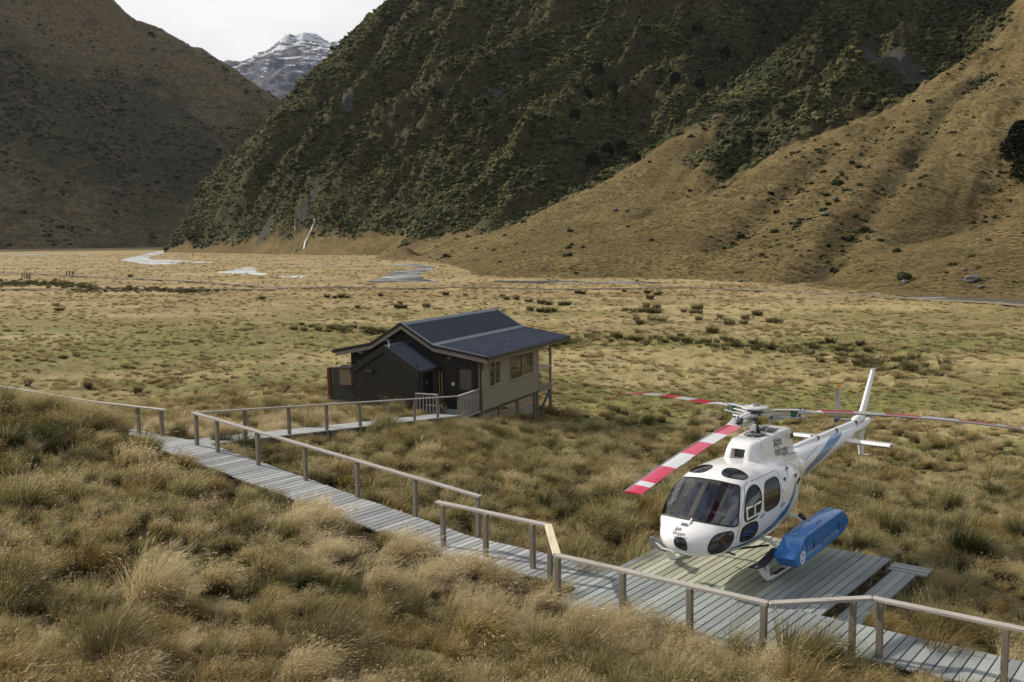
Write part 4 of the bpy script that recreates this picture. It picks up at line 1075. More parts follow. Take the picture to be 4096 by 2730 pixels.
HSX = np.array([
 [3.32,0.99,1.03,0.02,1.01,2.0],[3.305,0.93,1.08,0.12,1.01,2.0],[3.29,0.89,1.12,0.19,1.01,2.0],[3.22,0.82,1.19,0.34,1.01,2.05],[3.10,0.75,1.26,0.49,1.02,2.15],
 [2.95,0.695,1.34,0.62,1.04,2.3],[2.80,0.66,1.45,0.70,1.08,2.4],[2.60,0.63,1.63,0.785,1.15,2.5],[2.40,0.61,1.80,0.84,1.20,2.6],
 [2.15,0.59,1.99,0.88,1.24,2.7],[1.90,0.575,2.10,0.905,1.27,2.75],[1.50,0.56,2.18,0.915,1.30,2.8],[0.9,0.56,2.2,0.92,1.32,2.7],[0.4,0.58,2.19,0.915,1.34,2.6],
 [0.0,0.62,2.17,0.895,1.36,2.4],[-0.4,0.71,2.14,0.83,1.40,2.3],[-0.8,0.84,2.1,0.71,1.46,2.2],[-1.15,0.98,2.04,0.58,1.50,2.1],[-1.45,1.08,1.98,0.48,1.53,2.0],[-1.72,1.14,1.94,0.43,1.55,2.0]])
def _cr(xs):
    """smooth interpolation of the section table (Catmull-Rom in x)"""
    T = HSX[::-1]; X = T[:, 0]; out = np.empty((len(xs), 5))
    for k in range(1, 6):
        Y = T[:, k]; m = np.gradient(Y, X)
        # limit slopes
        d = np.diff(Y) / np.diff(X)
        for i in range(len(X)):
            lo = d[max(i - 1, 0)]; hi = d[min(i, len(d) - 1)]
            m[i] = 0 if lo * hi <= 0 else np.sign(lo) * min(abs(m[i]), 3 * abs(lo), 3 * abs(hi))
        i = np.clip(np.searchsorted(X, xs) - 1, 0, len(X) - 2); h = X[i + 1] - X[i]; t = (xs - X[i]) / h
        out[:, k - 1] = (2*t**3-3*t**2+1)*Y[i] + (t**3-2*t**2+t)*h*m[i] + (-2*t**3+3*t**2)*Y[i+1] + (t**3-t**2)*h*m[i+1]
    return out
def hull_points(xs, nth):
    S = _cr(xs); th = np.linspace(0, 2 * PI, nth, endpoint=False)
    c, s_ = np.cos(th), np.sin(th)
    zb, zt, hw_, zc, n = [S[:, k][:, None] for k in range(5)]
    y = hw_ * np.sign(c) * np.abs(c) ** (2 / n)
    z = zc + np.where(s_ > 0, zt - zc, zc - zb) * np.sign(s_) * np.abs(s_) ** (2 / n)
    return np.stack([np.repeat(xs[:, None], nth, 1), y, z], -1)
xs = np.concatenate([3.32 - 0.12 * np.linspace(0, 1, 22) ** 2, np.arange(3.188, -1.72, -0.0145)])
NTH = 420
HP = hull_points(xs, NTH); nx_ = len(xs)
# outlines of the glazed areas, y >= 0 half; (projection plane, points)
O_ws = [(0, 2.015), (.30, 2.01), (.58, 1.965), (.63, 1.935), (.665, 1.88), (.745, 1.70), (.80, 1.48), (.825, 1.33), (.81, 1.295), (.75, 1.31), (.60, 1.35), (.30, 1.375), (0, 1.38)]
O_ws = [(-y, z) for y, z in O_ws[::-1][:-1]] + O_ws[:-1]
O_ws = O_ws if True else O_ws
O_chin = [(-.065, 1.10), (0, 1.125), (.08, 1.13), (.14, 1.10), (.175, 1.03), (.18, .92), (.15, .90), (.04, .925), (-.03, .955), (-.07, 1.02)]
O_side = [(2.64, 1.225), (2.585, 1.18), (2.575, 1.07), (2.62, .96), (2.70, .855), (2.79, .80), (2.93, .80), (3.03, .87), (3.075, .965), (3.05, 1.07), (2.96, 1.165), (2.84, 1.21)]
O_fwin = [(1.63, 1.925), (1.54, 1.88), (1.525, 1.78), (1.58, 1.61), (1.67, 1.44), (1.80, 1.345), (2.05, 1.325), (2.24, 1.325), (2.26, 1.44), (2.15, 1.65), (1.98, 1.82), (1.80, 1.905)]
O_rwin = [(.72, 1.915), (.645, 1.875), (.68, 1.73), (.74, 1.55), (.81, 1.42), (.98, 1.37), (1.42, 1.355), (1.49, 1.43), (1.45, 1.67), (1.29, 1.87), (1.11, 1.91)]
O_lwin = [(1.85, 1.265), (1.77, 1.20), (1.755, 1.09), (1.82, .985), (1.95, .93), (2.33, .945), (2.395, 1.02), (2.37, 1.17), (2.29, 1.245), (2.12, 1.27)]
O_roof = [(1.60, .16), (1.54, .26), (1.53, .42), (1.56, .55), (1.61, .61), (1.71, .62), (1.82, .57), (1.92, .41), (1.935, .26), (1.86, .17), (1.72, .14)]
def smooth_poly(P, k=3):
    P = [np.array(p, float) for p in P]
    for _ in range(k):
        Q = []
        for a, b in zip(P, P[1:] + P[:1]): Q += [a * .75 + b * .25, a * .25 + b * .75]
        P = Q
    return np.array(P)
faces = (np.arange(nx_ - 1)[:, None] * NTH + np.arange(NTH)[None])
f1 = np.arange(nx_ - 1)[:, None] * NTH + (np.arange(NTH)[None] + 1) % NTH
FH = np.stack([faces, faces + NTH, f1 + NTH, f1], -1).reshape(-1, 4)
VH = HP.reshape(-1, 3); CH = VH[FH].mean(1)
glaz = np.zeros(len(FH), int)
W_OUT = []   # (kind, plane, outline, side)
def mark(code, plane, P, side):
    Q = smooth_poly(P, 2)
    if plane == 'yz': m = inpoly(CH[:, 1] * 1.0, CH[:, 2], Q) & (CH[:, 0] > 1.75)
    elif plane == 'xz': m = inpoly(CH[:, 0], CH[:, 2], Q) & (CH[:, 1] * side > 0)
    else: m = inpoly(CH[:, 0], CH[:, 1] * side, Q) & (CH[:, 2] > 1.7)
    glaz[m] = code; W_OUT.append((code, plane, Q, side))
mark(1, 'yz', O_ws, 1); mark(2, 'yz', O_chin, 1)
for sd_ in (1, -1):
    mark(3, 'xz', O_side, sd_); mark(4, 'xz', O_fwin, sd_); mark(5, 'xz', O_rwin, sd_); mark(6, 'xz', O_lwin, sd_); mark(7, 'xy', O_roof, sd_)
# blue stripe along the lower side
ST_LO = [(2.62, .86), (2.30, .83), (1.88, .81), (1.31, .855), (.71, .965), (.33, 1.14), (-.02, 1.40), (-.30, 1.66)]
ST_UP = [(-.30, 1.72), (-.02, 1.52), (.36, 1.27), (1.01, 1.05), (1.60, .925), (2.16, .885), (2.62, .868)]
mi = np.zeros(len(CH), int)
def twoside(name, outer, inner=(0.10, 0.105, 0.12)):
    t = NT(name); p = t.obj(); f = t.noise(p, 1.1, 6, 0.65); g = t.noise(t.map(p, (1.5, 6, 6)), 1.0, 5, 0.7)
    c = t.mix(t.ramp(t.math('ADD', t.math('MULTIPLY', f, 0.5), t.math('MULTIPLY', g, 0.5)), [(0.50, 0.0), (0.72, 0.4)]), outer, tuple(k * 0.78 for k in outer))
    bf = t.n('ShaderNodeNewGeometry').outputs['Backfacing']
    c = t.mix(bf, c, inner)
    t.pbr(c, t.ramp(f, [(0.3, 0.16), (0.7, 0.28)]), 0, 0.5, t.bump(f, 0.03, 0.02), **{'Coat Weight': 0.8, 'Coat Roughness': 0.06}); return t.m
M_hullw, M_hullb = twoside('hull_white', (0.80, 0.81, 0.83)), twoside('hull_blue', (0.010, 0.15, 0.34))
def sub(name, mask, mats, matidx=None, parent=None, flip=False):
    F = FH[mask]; used = np.unique(F); rm = np.full(len(VH), -1); rm[used] = np.arange(len(used))
    F2 = rm[F]
    if flip: F2 = F2[:, ::-1]
    me = mesh_of(name, VH[used], F2, mats, True, None if matidx is None else matidx[mask]); return link(name, me, parent or HELI)
# make sure normals point outwards
a_, b_, c_ = VH[FH[5000]][0], VH[FH[5000]][1], VH[FH[5000]][2]
nrm = np.cross(b_ - a_, c_ - b_); flip = np.dot(nrm, CH[5000] - np.array([CH[5000][0], 0, 1.3])) < 0
fus = sub('fuselage', glaz == 0, [M_hullw, M_hullb], mi, flip=flip)
bvh = BVHTree.FromPolygons([tuple(v) for v in VH[::1].tolist()], FH.tolist())
NAMES = {1: 'windscreen', 2: 'landing_light_window', 3: 'chin_window', 4: 'front_door_window', 5: 'rear_door_window', 6: 'lower_door_window', 7: 'roof_window'}
def surf(plane, p, side):
    if plane == 'yz': o, d = Vector((6, p[0], p[1])), Vector((-1, 0, 0))
    elif plane == 'xz': o, d = Vector((p[0], 4 * side, p[1])), Vector((0, -side, 0))
    else: o, d = Vector((p[0], p[1] * side, 5)), Vector((0, 0, -1))
    h = bvh.ray_cast(o, d)
    if h[0] is None: return None
    n = h[1].copy()
    if n.dot(d) > 0: n = -n
    return h[0], n
def rim(plane, Q, side, w, off, name, mat, parent, closed=True):
    """flat gasket strip that follows an outline on the hull"""
    P = list(Q) + ([Q[0]] if closed else [])
    pts = []
    for a, b in zip(P[:-1], P[1:]):
        for k in range(3):
            r = surf(plane, np.array(a) * (1 - k / 3) + np.array(b) * (k / 3), side)
            if r: pts.append(r)
    if not closed:
        r = surf(plane, P[-1], side)
        if r: pts.append(r)
    V = []; F = []; n = len(pts)
    for i, (p, nn) in enumerate(pts):
        q0 = pts[i - 1][0] if (closed or i > 0) else pts[i][0]; q1 = pts[(i + 1) % n][0] if (closed or i < n - 1) else pts[i][0]
        t = (q1 - q0).normalized(); s_ = t.cross(nn).normalized()
        for k in (-1, 1): V.append(p + nn * off + s_ * (w / 2 * k))
        for k in (-1, 1): V.append(p - nn * .004 + s_ * (w / 2 * k))
    m = n if closed else n - 1
    for i in range(m):
        j = (i + 1) % n
        F.append((4 * i, 4 * i + 1, 4 * j + 1, 4 * j)); F.append((4 * i + 2, 4 * i, 4 * j, 4 * j + 2)); F.append((4 * i + 1, 4 * i + 3, 4 * j + 3, 4 * j + 1))
    return link(name, mesh_of(name, V, F, mat), parent)
for (code, plane, Q, side) in W_OUT:
    m = (glaz == code)
    if plane != 'yz': m = m & (CH[:, 1] * side > 0)
    g = sub(NAMES[code], m, M_wind if code == 1 else M_tint, flip=flip)
    rim(plane, Q, side, .030 if code != 1 else .034, .006, 'gasket', M_black, g)
    if code == 1:
        for yy in ((-.055, .055),):
            V = []; F = []
            for i in range(25):
                z = 2.01 - i * (2.01 - 1.375) / 24
                for y in np.linspace(yy[0], yy[1], 4):
                    r = surf('yz', (y, z), 1); V.append(r[0] + r[1] * .007)
            for i in range(24):
                for k in range(3): F.append((i * 4 + k, i * 4 + k + 1, i * 4 + k + 5, i * 4 + k + 4))
            link('centre_post', mesh_of('centre_post', V, F, M_black), g)
# door seams and handles
seam_f = [(1.75, 1.985), (1.92, 1.93), (2.10, 1.74), (2.26, 1.55), (2.40, 1.29), (2.48, 1.13), (2.53, .87), (2.50, .76)]
seam_m = [(1.55, 1.98), (1.50, 1.80), (1.56, 1.50), (1.62, 1.25), (1.66, .95), (1.62, .78)]
seam_r = [(.50, 1.99), (.56, 1.86), (.62, 1.6), (.66, 1.22), (.80, .95), (.95, .80)]
seam_t = [(1.78, 1.985), (1.30, 2.0), (.50, 2.0)]
seam_b = [(2.50, .76), (1.9, .72), (1.2, .73), (.95, .78)]
for side in (1, -1):
    for sm in (seam_f, seam_r, seam_t, seam_b): rim('xz', sm, side, .011, .0015, 'door_seam', M_black, fus, False)
    for (x, z) in ((1.66, 1.30), (.72, 1.32)):
        p, n_ = surf('xz', (x, z), side)
        MB().tube([p, p + n_ * .03, p + n_ * .035 + Vector((-.02, 0, .03)), p + n_ * .035 + Vector((-.12, 0, .05))], .011, 6).build('door_handle', M_dgrey, HELI)
    # sliding window frame inside the front door window
    b = MB()
    for (p0, p1) in (((2.16, 1.56), (1.62, 1.60)), ((2.18, 1.36), (1.70, 1.40)), ((2.17, 1.35), (2.12, 1.60)), ((1.90, 1.37), (1.86, 1.58))):
        a, c = surf('xz', p0, side), surf('xz', p1, side); b.beam(a[0] + a[1] * .006, c[0] + c[1] * .006, .03, .014, a[1])
    b.build('sliding_window_frame', M_white, HELI)
def ribbon(lo, up, side, name, mat, parent, n=70, m=6, off=.004):
    A = np.array(sorted(lo)); B = np.array(sorted(up)); xa = max(A[0][0], B[0][0]); xb = min(A[-1][0], B[-1][0]); V = []; F = []
    for i in range(n + 1):
        x = xa + (xb - xa) * i / n; zl = np.interp(x, A[:, 0], A[:, 1]); zu = np.interp(x, B[:, 0], B[:, 1])
        for k in range(m + 1):
            r = surf('xz', (x, zl + (zu - zl) * k / m), side)
            V.append(r[0] + r[1] * off if r else Vector((x, 0, 1.2)))
    for i in range(n):
        for k in range(m): F.append((i * (m + 1) + k, i * (m + 1) + k + 1, (i + 1) * (m + 1) + k + 1, (i + 1) * (m + 1) + k))
    return link(name, mesh_of(name, V, F, mat, True), parent)
ST_LO2 = [(2.62, .862), (2.30, .835), (1.88, .815), (1.31, .86), (.71, .965), (.33, 1.13), (-.02, 1.38), (-.20, 1.55)]
for side in (1, -1): ribbon(ST_LO2, [(2.62, .868), (2.16, .885), (1.60, .925), (1.01, 1.05), (.36, 1.27), (-.02, 1.52), (-.20, 1.68)], side, 'stripe', M_blue, fus)
# rivets / fasteners below the windscreen: small parts joined
b = MB()
for i in range(17):
    y = -.72 + i * .09; z = 1.348 + .02 * (1 - (y / .8) ** 2)
    r = surf('yz', (y, z - .03 + .005), 1)
    if r: b.lathe([(.006, .003), (.004, .006)], r[0], 6)
b.build('fasteners', M_grey, HELI)

# cockpit
b = MB(); b.box(-.2, 2.5, -.62, .62, .72, .76); b.build('cabin_floor', M_interior, HELI)
MB().box(-.12, -.08, -.70, .70, .80, 1.95).build('rear_bulkhead', M_interior, HELI)
MB().prism([(2.78, .76), (2.86, 1.20), (2.72, 1.38), (2.46, 1.40), (2.42, 1.25), (2.50, .76)], -.30, .14, 'xz').build('instrument_panel', M_black, HELI)
MB().box(1.6, 2.45, -.10, .08, .76, 1.0).build('centre_console', M_black, HELI)
def seat(x, y):
    st_ = MB().prism([(x + .30, .95), (x + .32, 1.06), (x - .16, 1.02), (x - .18, .93)], y - .23, y + .23, 'xz').build('seat', M_navy, HELI, bevel=.03)
    MB().prism([(x - .12, 1.02), (x - .24, 1.02), (x - .42, 1.62), (x - .30, 1.66), (x - .20, 1.30)], y - .22, y + .22, 'xz').build('seat_back', M_navy, st_, bevel=.03)
    MB().prism([(x - .31, 1.68), (x - .40, 1.66), (x - .44, 1.84), (x - .36, 1.86)], y - .13, y + .13, 'xz').build('headrest', M_navy, st_, bevel=.02)
    MB().box(x - .15, x + .25, y - .18, y + .18, .76, .95).build('seat_base', M_interior, st_)
for y in (-.43, .43): seat(1.95, y)
for y in (-.60, -.20, .20, .60): seat(.75, y * .93)
for y in (-.43, .43):
    MB().tube([(2.38, y, .78), (2.36, y, .95), (2.26, y, 1.12), (2.28, y, 1.20)], .016, 6).build('cyclic_stick', M_black, HELI)
# landing lamp in the nose
MB().lathe([(.07, -.05), (.085, 0), (.08, .02), (.0, .03)], (3.19, .10, .96), 16, 'x').build('landing_lamp', simple('lamp_reflector', (0.5, 0.52, 0.55), 0.15, 0.9), HELI, True)

# cowling on the roof
def loft(sections, n=40, ex=2.6):
    """sections: x, zbot, ztop, half width bottom, half width top"""
    V = []; F = []
    for (x, zb, zt, wb, wt, rr) in sections:
        # rounded trapezoid: bottom left, up, over the top, down the right
        prof = []
        K = 8
        prof.append((wb, zb))
        r = min(rr, wt * .9, (zt - zb) * .9)
        for k in range(K + 1):
            a = k / K * PI / 2
            prof.append((wt - r + r * math.cos(a), zt - r + r * math.sin(a)))
        prof += [(-y, z) for (y, z) in prof[::-1]]
        for (y, z) in prof: V.append((x, y, z))
    m = len(V) // len(sections)
    for i in range(len(sections) - 1):
        for k in range(m - 1): F.append((i * m + k, i * m + k + 1, (i + 1) * m + k + 1, (i + 1) * m + k))
    F.append(tuple(range(m))); F.append(tuple((len(sections) - 1) * m + k for k in range(m - 1, -1, -1)))
    return V, F
def loft_obj(name, sections, mat, parent):
    V, F = loft(sections); return MB().add(V, F).build(name, mat, parent, True)
# front air-intake fairing: built as a rounded hood with a real recess
fair = [(.86, 2.10, 2.20, .36, .28, .05), (.82, 2.09, 2.32, .37, .29, .10), (.76, 2.08, 2.42, .38, .30, .13), (.68, 2.07, 2.49, .39, .31, .14), (.58, 2.06, 2.53, .40, .325, .13), (.45, 2.05, 2.545, .42, .335, .10), (.44, 2.05, 2.545, .42, .335, .10)]
hood = loft_obj('intake_fairing', fair, M_white, HELI)
def flare(x0, x1, w, name):
    pass
inl = MB().box(.60, .885, -.155, .155, 2.20, 2.40)
bo = inl.build('intake_cutter', M_black, HELI)
md = hood.modifiers.new('cut', 'BOOLEAN'); md.object = bo; md.operation = 'DIFFERENCE'; md.solver = 'EXACT'
bpy.context.view_layer.update()
dg = bpy.context.evaluated_depsgraph_get()
me2 = bpy.data.meshes.new_from_object(hood.evaluated_get(dg)); hood.modifiers.clear(); hood.data = me2
bpy.data.objects.remove(bo)
MB().box(.60, .625, -.15, .15, 2.205, 2.395).build('intake_screen', simple('intake_mesh', (0.09, 0.09, 0.085), 0.6, bump=1.0, scale=30), hood)
cow = [(.44, 2.04, 2.545, .425, .34, .07), (.2, 2.03, 2.56, .44, .345, .06), (-.2, 2.02, 2.585, .455, .35, .06), (-.7, 1.98, 2.61, .46, .345, .06), (-1.05, 1.90, 2.61, .44, .33, .07), (-1.20, 1.86, 2.59, .42, .31, .08), (-1.24, 1.84, 2.52, .40, .29, .08)]
cowl = loft_obj('engine_cowling', cow, M_white, HELI)
hole = MB().lathe([(.235, 2.35), (.235, 2.75)], (0, 0, 0), 32).build('cutter', M_black, HELI)
hole2 = MB().box(-1.08, -.34, -.26, .24, 2.52, 2.75).build('cutter', M_black, HELI)
for h_ in (hole, hole2):
    md = cowl.modifiers.new('cut', 'BOOLEAN'); md.object = h_; md.operation = 'DIFFERENCE'; md.solver = 'EXACT'
bpy.context.view_layer.update(); dg = bpy.context.evaluated_depsgraph_get()
me2 = bpy.data.meshes.new_from_object(cowl.evaluated_get(dg)); cowl.modifiers.clear(); cowl.data = me2
for h_ in (hole, hole2): bpy.data.objects.remove(h_)
MB().lathe([(.23, 2.352), (.23, 2.36)], (0, 0, 0), 32).build('mast_well', M_black, cowl)
MB().box(-1.07, -.35, -.25, .23, 2.535, 2.55).build('engine_intake_grille', simple('grille_mesh', (0.03, 0.03, 0.035), 0.7, bump=1.0, scale=40), cowl)
MB().beam((.44, .432, 2.25), (-1.1, .448, 2.22), .003, .003).beam((.435, .40, 2.05), (.435, .34, 2.5), .006, .006).beam((.30, -.30, 2.557), (.30, .30, 2.557), .008, .006).build('panel_seam', M_dgrey, cowl)
MB().box(-1.00, -.86, .425, .437, 2.40, 2.52).build('cooling_vent', M_dgrey, cowl)
MB().prism([(-.45, 2.10), (-.45, 2.117), (-1.2, 2.05), (-1.2, 2.035)], .44, .4475, 'xz').build('blue_line', M_blue, cowl)
# exhaust
MB().lathe([(.20, 0), (.215, .10), (.205, .25), (.165, .36), (.13, .37), (.13, .10)], (-1.60, 0, 2.29), 28, 'x').build('exhaust_pipe', M_exh, HELI, True)
# spine behind the cowling down to the boom
loft_obj('aft_fairing', [(-1.20, 1.80, 2.12, .40, .24, .12), (-1.45, 1.72, 2.05, .34, .18, .1), (-1.7, 1.68, 2.0, .25, .13, .08)], M_white, HELI)
# tail boom
bx = np.linspace(-1.68, -6.62, 60); V = []; 
for x in bx:
    f = (-1.68 - x) / 4.94; f2 = min(f, 1)
    zc = 1.545 + .25 * f2; r = .425 - .295 * f2 ** .9; rz2 = r * (1.0 - .02 * f2)
    for k in range(96):
        a = 2 * PI * k / 96; V.append((x, r * math.cos(a) * .93, zc + rz2 * math.sin(a)))
V = np.array(V); i = np.arange(59)[:, None] * 96 + np.arange(96)[None]; j = np.arange(59)[:, None] * 96 + (np.arange(96)[None] + 1) % 96
FB = np.stack([i, j, j + 96, i + 96], -1).reshape(-1, 4)
def boom_at(x, zz, side=1):
    f = (-1.68 - x) / 4.94; zc = 1.545 + .25 * f; r = .425 - .295 * f ** .9
    k = max(-1, min(1, (zz - zc) / r)); return side * r * .93 * math.sqrt(max(0, 1 - k * k))
cb_ = V[FB].mean(1)
# blue stripe on the boom
stripe = inpoly(cb_[:, 0], cb_[:, 2], np.array([(-1.66, 1.30), (-1.66, 1.47), (-3.82, 1.885), (-4.55, 1.98), (-4.95, 1.94), (-4.35, 1.79)]))
boom = link('tail_boom', mesh_of('tail_boom', V, FB, [M_white, M_blue], True, np.where(stripe, 1, 0)), HELI)
def stripe_patch(side):
    """crisp stripe laid on the boom skin"""
    lo = [(-1.68, 1.32), (-4.33, 1.79), (-4.62, 1.855), (-4.93, 1.935)]; up = [(-1.68, 1.49), (-3.80, 1.885), (-4.45, 1.955), (-4.93, 1.945)]
    V = []; F = []
    for t in np.linspace(0, 1, 60):
        x = -1.68 - t * 3.25
        zl = np.interp(-x, [-p[0] for p in lo], [p[1] for p in lo]); zu = np.interp(-x, [-p[0] for p in up], [p[1] for p in up])
        for k in range(7):
            z = zl + (zu - zl) * k / 6; V.append((x, boom_at(x, z, side) + side * .006, z))
    for i in range(59):
        for k in range(6): F.append((i * 7 + k, i * 7 + k + 1, i * 7 + k + 8, i * 7 + k + 7))
    return link('stripe', mesh_of('stripe', V, F, M_blue), boom)
boom.data.polygons.foreach_set('material_index', np.zeros(len(boom.data.polygons), dtype=np.int32))
stripe_patch(1); stripe_patch(-1)
# tail rotor drive cover
cv = []
for x in np.linspace(-1.95, -5.95, 24):
    f = (-1.68 - x) / 4.94; zc = 1.545 + .25 * f; r = .425 - .295 * f ** .9; zt = 2.02 - .03 * math.exp((x + 1.95) * 3) + .0 * f
    cv.append((x, zc + r * .80, max(zt, zc + r + .03), .13 - .03 * f, .085 - .015 * f, .07))
cv[0] = (cv[0][0], cv[0][1], cv[0][1] + .10, .12, .05, .05)
dcov = loft_obj('drive_shaft_cover', cv, M_white, HELI)
for x in (-3.35, -4.55, -5.9):
    MB().box(x - .004, x + .004, -.11, .11, 1.80, 2.024).build('panel_seam', M_dgrey, dcov)
gear = MB().tube([(-5.93, 0, 1.95), (-6.05, 0, 1.985), (-6.30, 0, 1.99), (-6.50, 0, 1.97), (-6.62, 0, 1.93)], [.06, .115, .13, .11, .07], 16).build('gearbox_fairing', M_white, HELI, True)
tcone = MB().tube([(-6.60, 0, 1.795), (-6.9, 0, 1.83), (-7.08, 0, 1.86), (-7.16, 0, 1.87)], [.13, .105, .085, .04], 20).build('tail_cone', M_white, HELI, True)
MB().tube([(-7.15, 0, 1.87), (-7.42, 0, 1.86)], .018, 8).build('tail_light', M_lgrey, tcone)
# fins
def airfoil(root, tip, nm, mat, th0, th1, parent=None):
    """root/tip: (xLE, xTE, z)"""
    V = []; N = 14
    S_ = [0, .25, .5, .75, 1.0]
    for f in S_:
        xl = root[0] + (tip[0] - root[0]) * f; xt = root[1] + (tip[1] - root[1]) * f; z = root[2] + (tip[2] - root[2]) * f; th = th0 + (th1 - th0) * f
        for side in (1, -1):
            for k in range(N):
                u = k / (N - 1) if side == 1 else 1 - k / (N - 1)
                t = th * (1.48 * math.sqrt(max(u, 0)) - .63 * u - 1.758 * u * u + 1.421 * u ** 3 - .5 * u ** 4) * 2
                V.append((xl + (xt - xl) * u, side * t, z))
    m = 2 * N; F = []
    for i in range(len(S_) - 1):
        for k in range(m): F.append((i * m + k, i * m + (k + 1) % m, (i + 1) * m + (k + 1) % m, (i + 1) * m + k))
    F.append(tuple(range(m))); F.append(tuple((len(S_) - 1) * m + k for k in range(m - 1, -1, -1)))
    return MB().add(V, F).build(nm, mat, parent or HELI, True)
fin = airfoil((-6.32, -6.80, 1.95), (-7.27, -7.50, 3.20), 'upper_fin', M_white, .09, .055)
MB().box(-7.53, -7.24, -.03, .03, 3.20, 3.235).build('fin_cap', M_white, fin)
MB().lathe([(.028, 3.235), (.028, 3.30), (.02, 3.325), (.005, 3.33)], (-7.42, 0, 0), 12).build('beacon', M_dgrey, fin, True)
lfin = airfoil((-6.22, -6.88, 1.72), (-6.47, -6.80, 1.02), 'lower_fin', M_white, .085, .06)
MB().tube([(-6.45, 0, 1.06), (-6.60, 0, .99), (-6.95, 0, .93)], .012, 6).build('tail_bumper', M_white, lfin)
MB().lathe([(.01, -.012), (.05, -.006), (.05, .006), (.01, .012)], (-7.0, 0, .925), 12).build('bumper_pad', M_white, lfin)
# horizontal stabiliser
V = []; N = 14; F = []
SS = [-1.255, -.6, 0, .6, 1.255]
for y in SS:
    for side in (1, -1):
        for k in range(N):
            u = k / (N - 1) if side == 1 else 1 - k / (N - 1)
            t = .055 * (1.48 * math.sqrt(u) - .63 * u - 1.758 * u * u + 1.421 * u ** 3 - .5 * u ** 4) * 2
            V.append((-4.93 - .50 * u, y, 1.63 + side * t))
m = 2 * N
for i in range(4):
    for k in range(m): F.append((i * m + k, i * m + (k + 1) % m, (i + 1) * m + (k + 1) % m, (i + 1) * m + k))
F.append(tuple(range(m))); F.append(tuple(4 * m + k for k in range(m - 1, -1, -1)))
stab = MB().add(V, F).build('stabiliser', M_white, HELI, True)
b = MB()
for side in (1, -1):
    for k in range(8):
        y = side * (1.16 - k * .085); MB().box(-5.40, -5.18, y - .006, y + .006, 1.64, 1.662).build('stiffener_rib', M_lgrey, stab)
MB().tube([(-5.05, 1.26, 1.63), (-5.05, 1.30, 1.63)], .018, 8).build('navigation_light', M_dgrey, stab)
# tail rotor (right side)
trh = Vector((-6.20, -.54, 1.955))
MB().tube([(-6.18, -.08, 1.97), trh + Vector((0, -.06, 0))], .035, 10).build('tail_rotor_shaft', M_grey, HELI)
trr = MB().lathe([(.05, -.60), (.085, -.585), (.085, -.50), (.05, -.48)], (trh.x, 0, trh.z), 12, 'y').box(trh.x - .13, trh.x + .10, -.58, -.55, trh.z - .03, trh.z + .03).build('tail_rotor_hub', M_dgrey, HELI, True)
ang = math.radians(6)
for sg in (1, -1):
    d = Vector((-math.sin(ang) * sg, 0, math.cos(ang) * sg)); c = Vector((math.cos(ang), 0, math.sin(ang)))
    V = []; F = []; st_ = [(.06, .045), (.22, .05), (.30, .10), (.93, .10)]
    for (r, w) in st_:
        p = trh + d * r
        for (u, t) in ((-w, 0), (0, .012), (w, .004), (0, -.010)): V.append(p + c * u + Vector((0, t, 0)) + Vector((0, -.25 * u, 0)))
    for i in range(3):
        for k in range(4): F.append((i * 4 + k, i * 4 + (k + 1) % 4, i * 4 + 4 + (k + 1) % 4, i * 4 + 4 + k))
    F.append((0, 1, 2, 3)); F.append((15, 14, 13, 12))
    bl = MB().add(V, F).build('tail_rotor_blade', M_grey, HELI)
    V = []
    for r in (.80, .935):
        p = trh + d * r
        for (u, t) in ((-.102, 0), (0, .015), (.102, .006), (0, -.013)): V.append(p + c * u + Vector((0, t - .25 * u, 0)))
    MB().add(V, [(0, 1, 5, 4), (1, 2, 6, 5), (2, 3, 7, 6), (3, 0, 4, 7), (4, 5, 6, 7)]).build('painted_tip', M_amber, bl)

# mast and rotor head
b = MB().lathe([(.16, 2.30), (.16, 2.46), (.13, 2.47), (.13, 2.52)], (0, 0, 0), 20)
b.build('gearbox_top', M_dgrey, HELI, True)
b = MB().lathe([(.21, 2.50), (.22, 2.51), (.22, 2.55), (.19, 2.56), (.12, 2.575)], (0, 0, 0), 24)
b.lathe([(.16, 2.58), (.18, 2.59), (.18, 2.62), (.12, 2.635)], (0, 0, 0), 24)
for k in range(6):
    a = 2 * PI * k / 6 + .3; b.box(.2 * math.cos(a) - .03, .2 * math.cos(a) + .03, .2 * math.sin(a) - .03, .2 * math.sin(a) + .03, 2.46, 2.58)
b.build('swashplate', M_grey, HELI, True)
b = MB().lathe([(.13, 2.62), (.12, 2.65), (.125, 2.665), (.105, 2.69), (.11, 2.705), (.09, 2.73), (.095, 2.745), (.075, 2.77), (.075, 2.80)], (0, 0, 0), 20)
b.build('rubber_boot', M_black, HELI, True)
b = MB().lathe([(.062, 2.60), (.062, 2.99), (.11, 3.0), (.12, 3.06)], (0, 0, 0), 18); b.build('rotor_mast', M_dgrey, HELI, True)
MB().box(.05, .11, -.07, .07, 2.60, 2.82).build('scissor_link', M_lgrey, HELI, bevel=.01)
head = MB().lathe([(.02, 3.245), (.06, 3.24), (.085, 3.215), (.10, 3.205), (.27, 3.185), (.288, 3.165), (.28, 3.145), (.12, 3.13), (.05, 3.12)], (0, 0, 0), 40).build('rotor_cap', M_lgrey, HELI, True)
MB().lathe([(.02, 3.258), (.06, 3.25), (.10, 3.215), (.11, 3.20)], (0, 0, 0), 20).build('cap_centre', M_grey, head, True)
MB().lathe([(.13, 2.99), (.16, 3.0), (.16, 3.12), (.12, 3.13)], (0, 0, 0), 24).build('hub_drum', M_dgrey, HELI, True)
BANG = [math.radians(a) for a in (1.5, 121.5, -118.5)]
def blade_z(x, y, r): return 3.06 - .0362 * x * 1.0 - .40 * (r / 5.345) ** 2
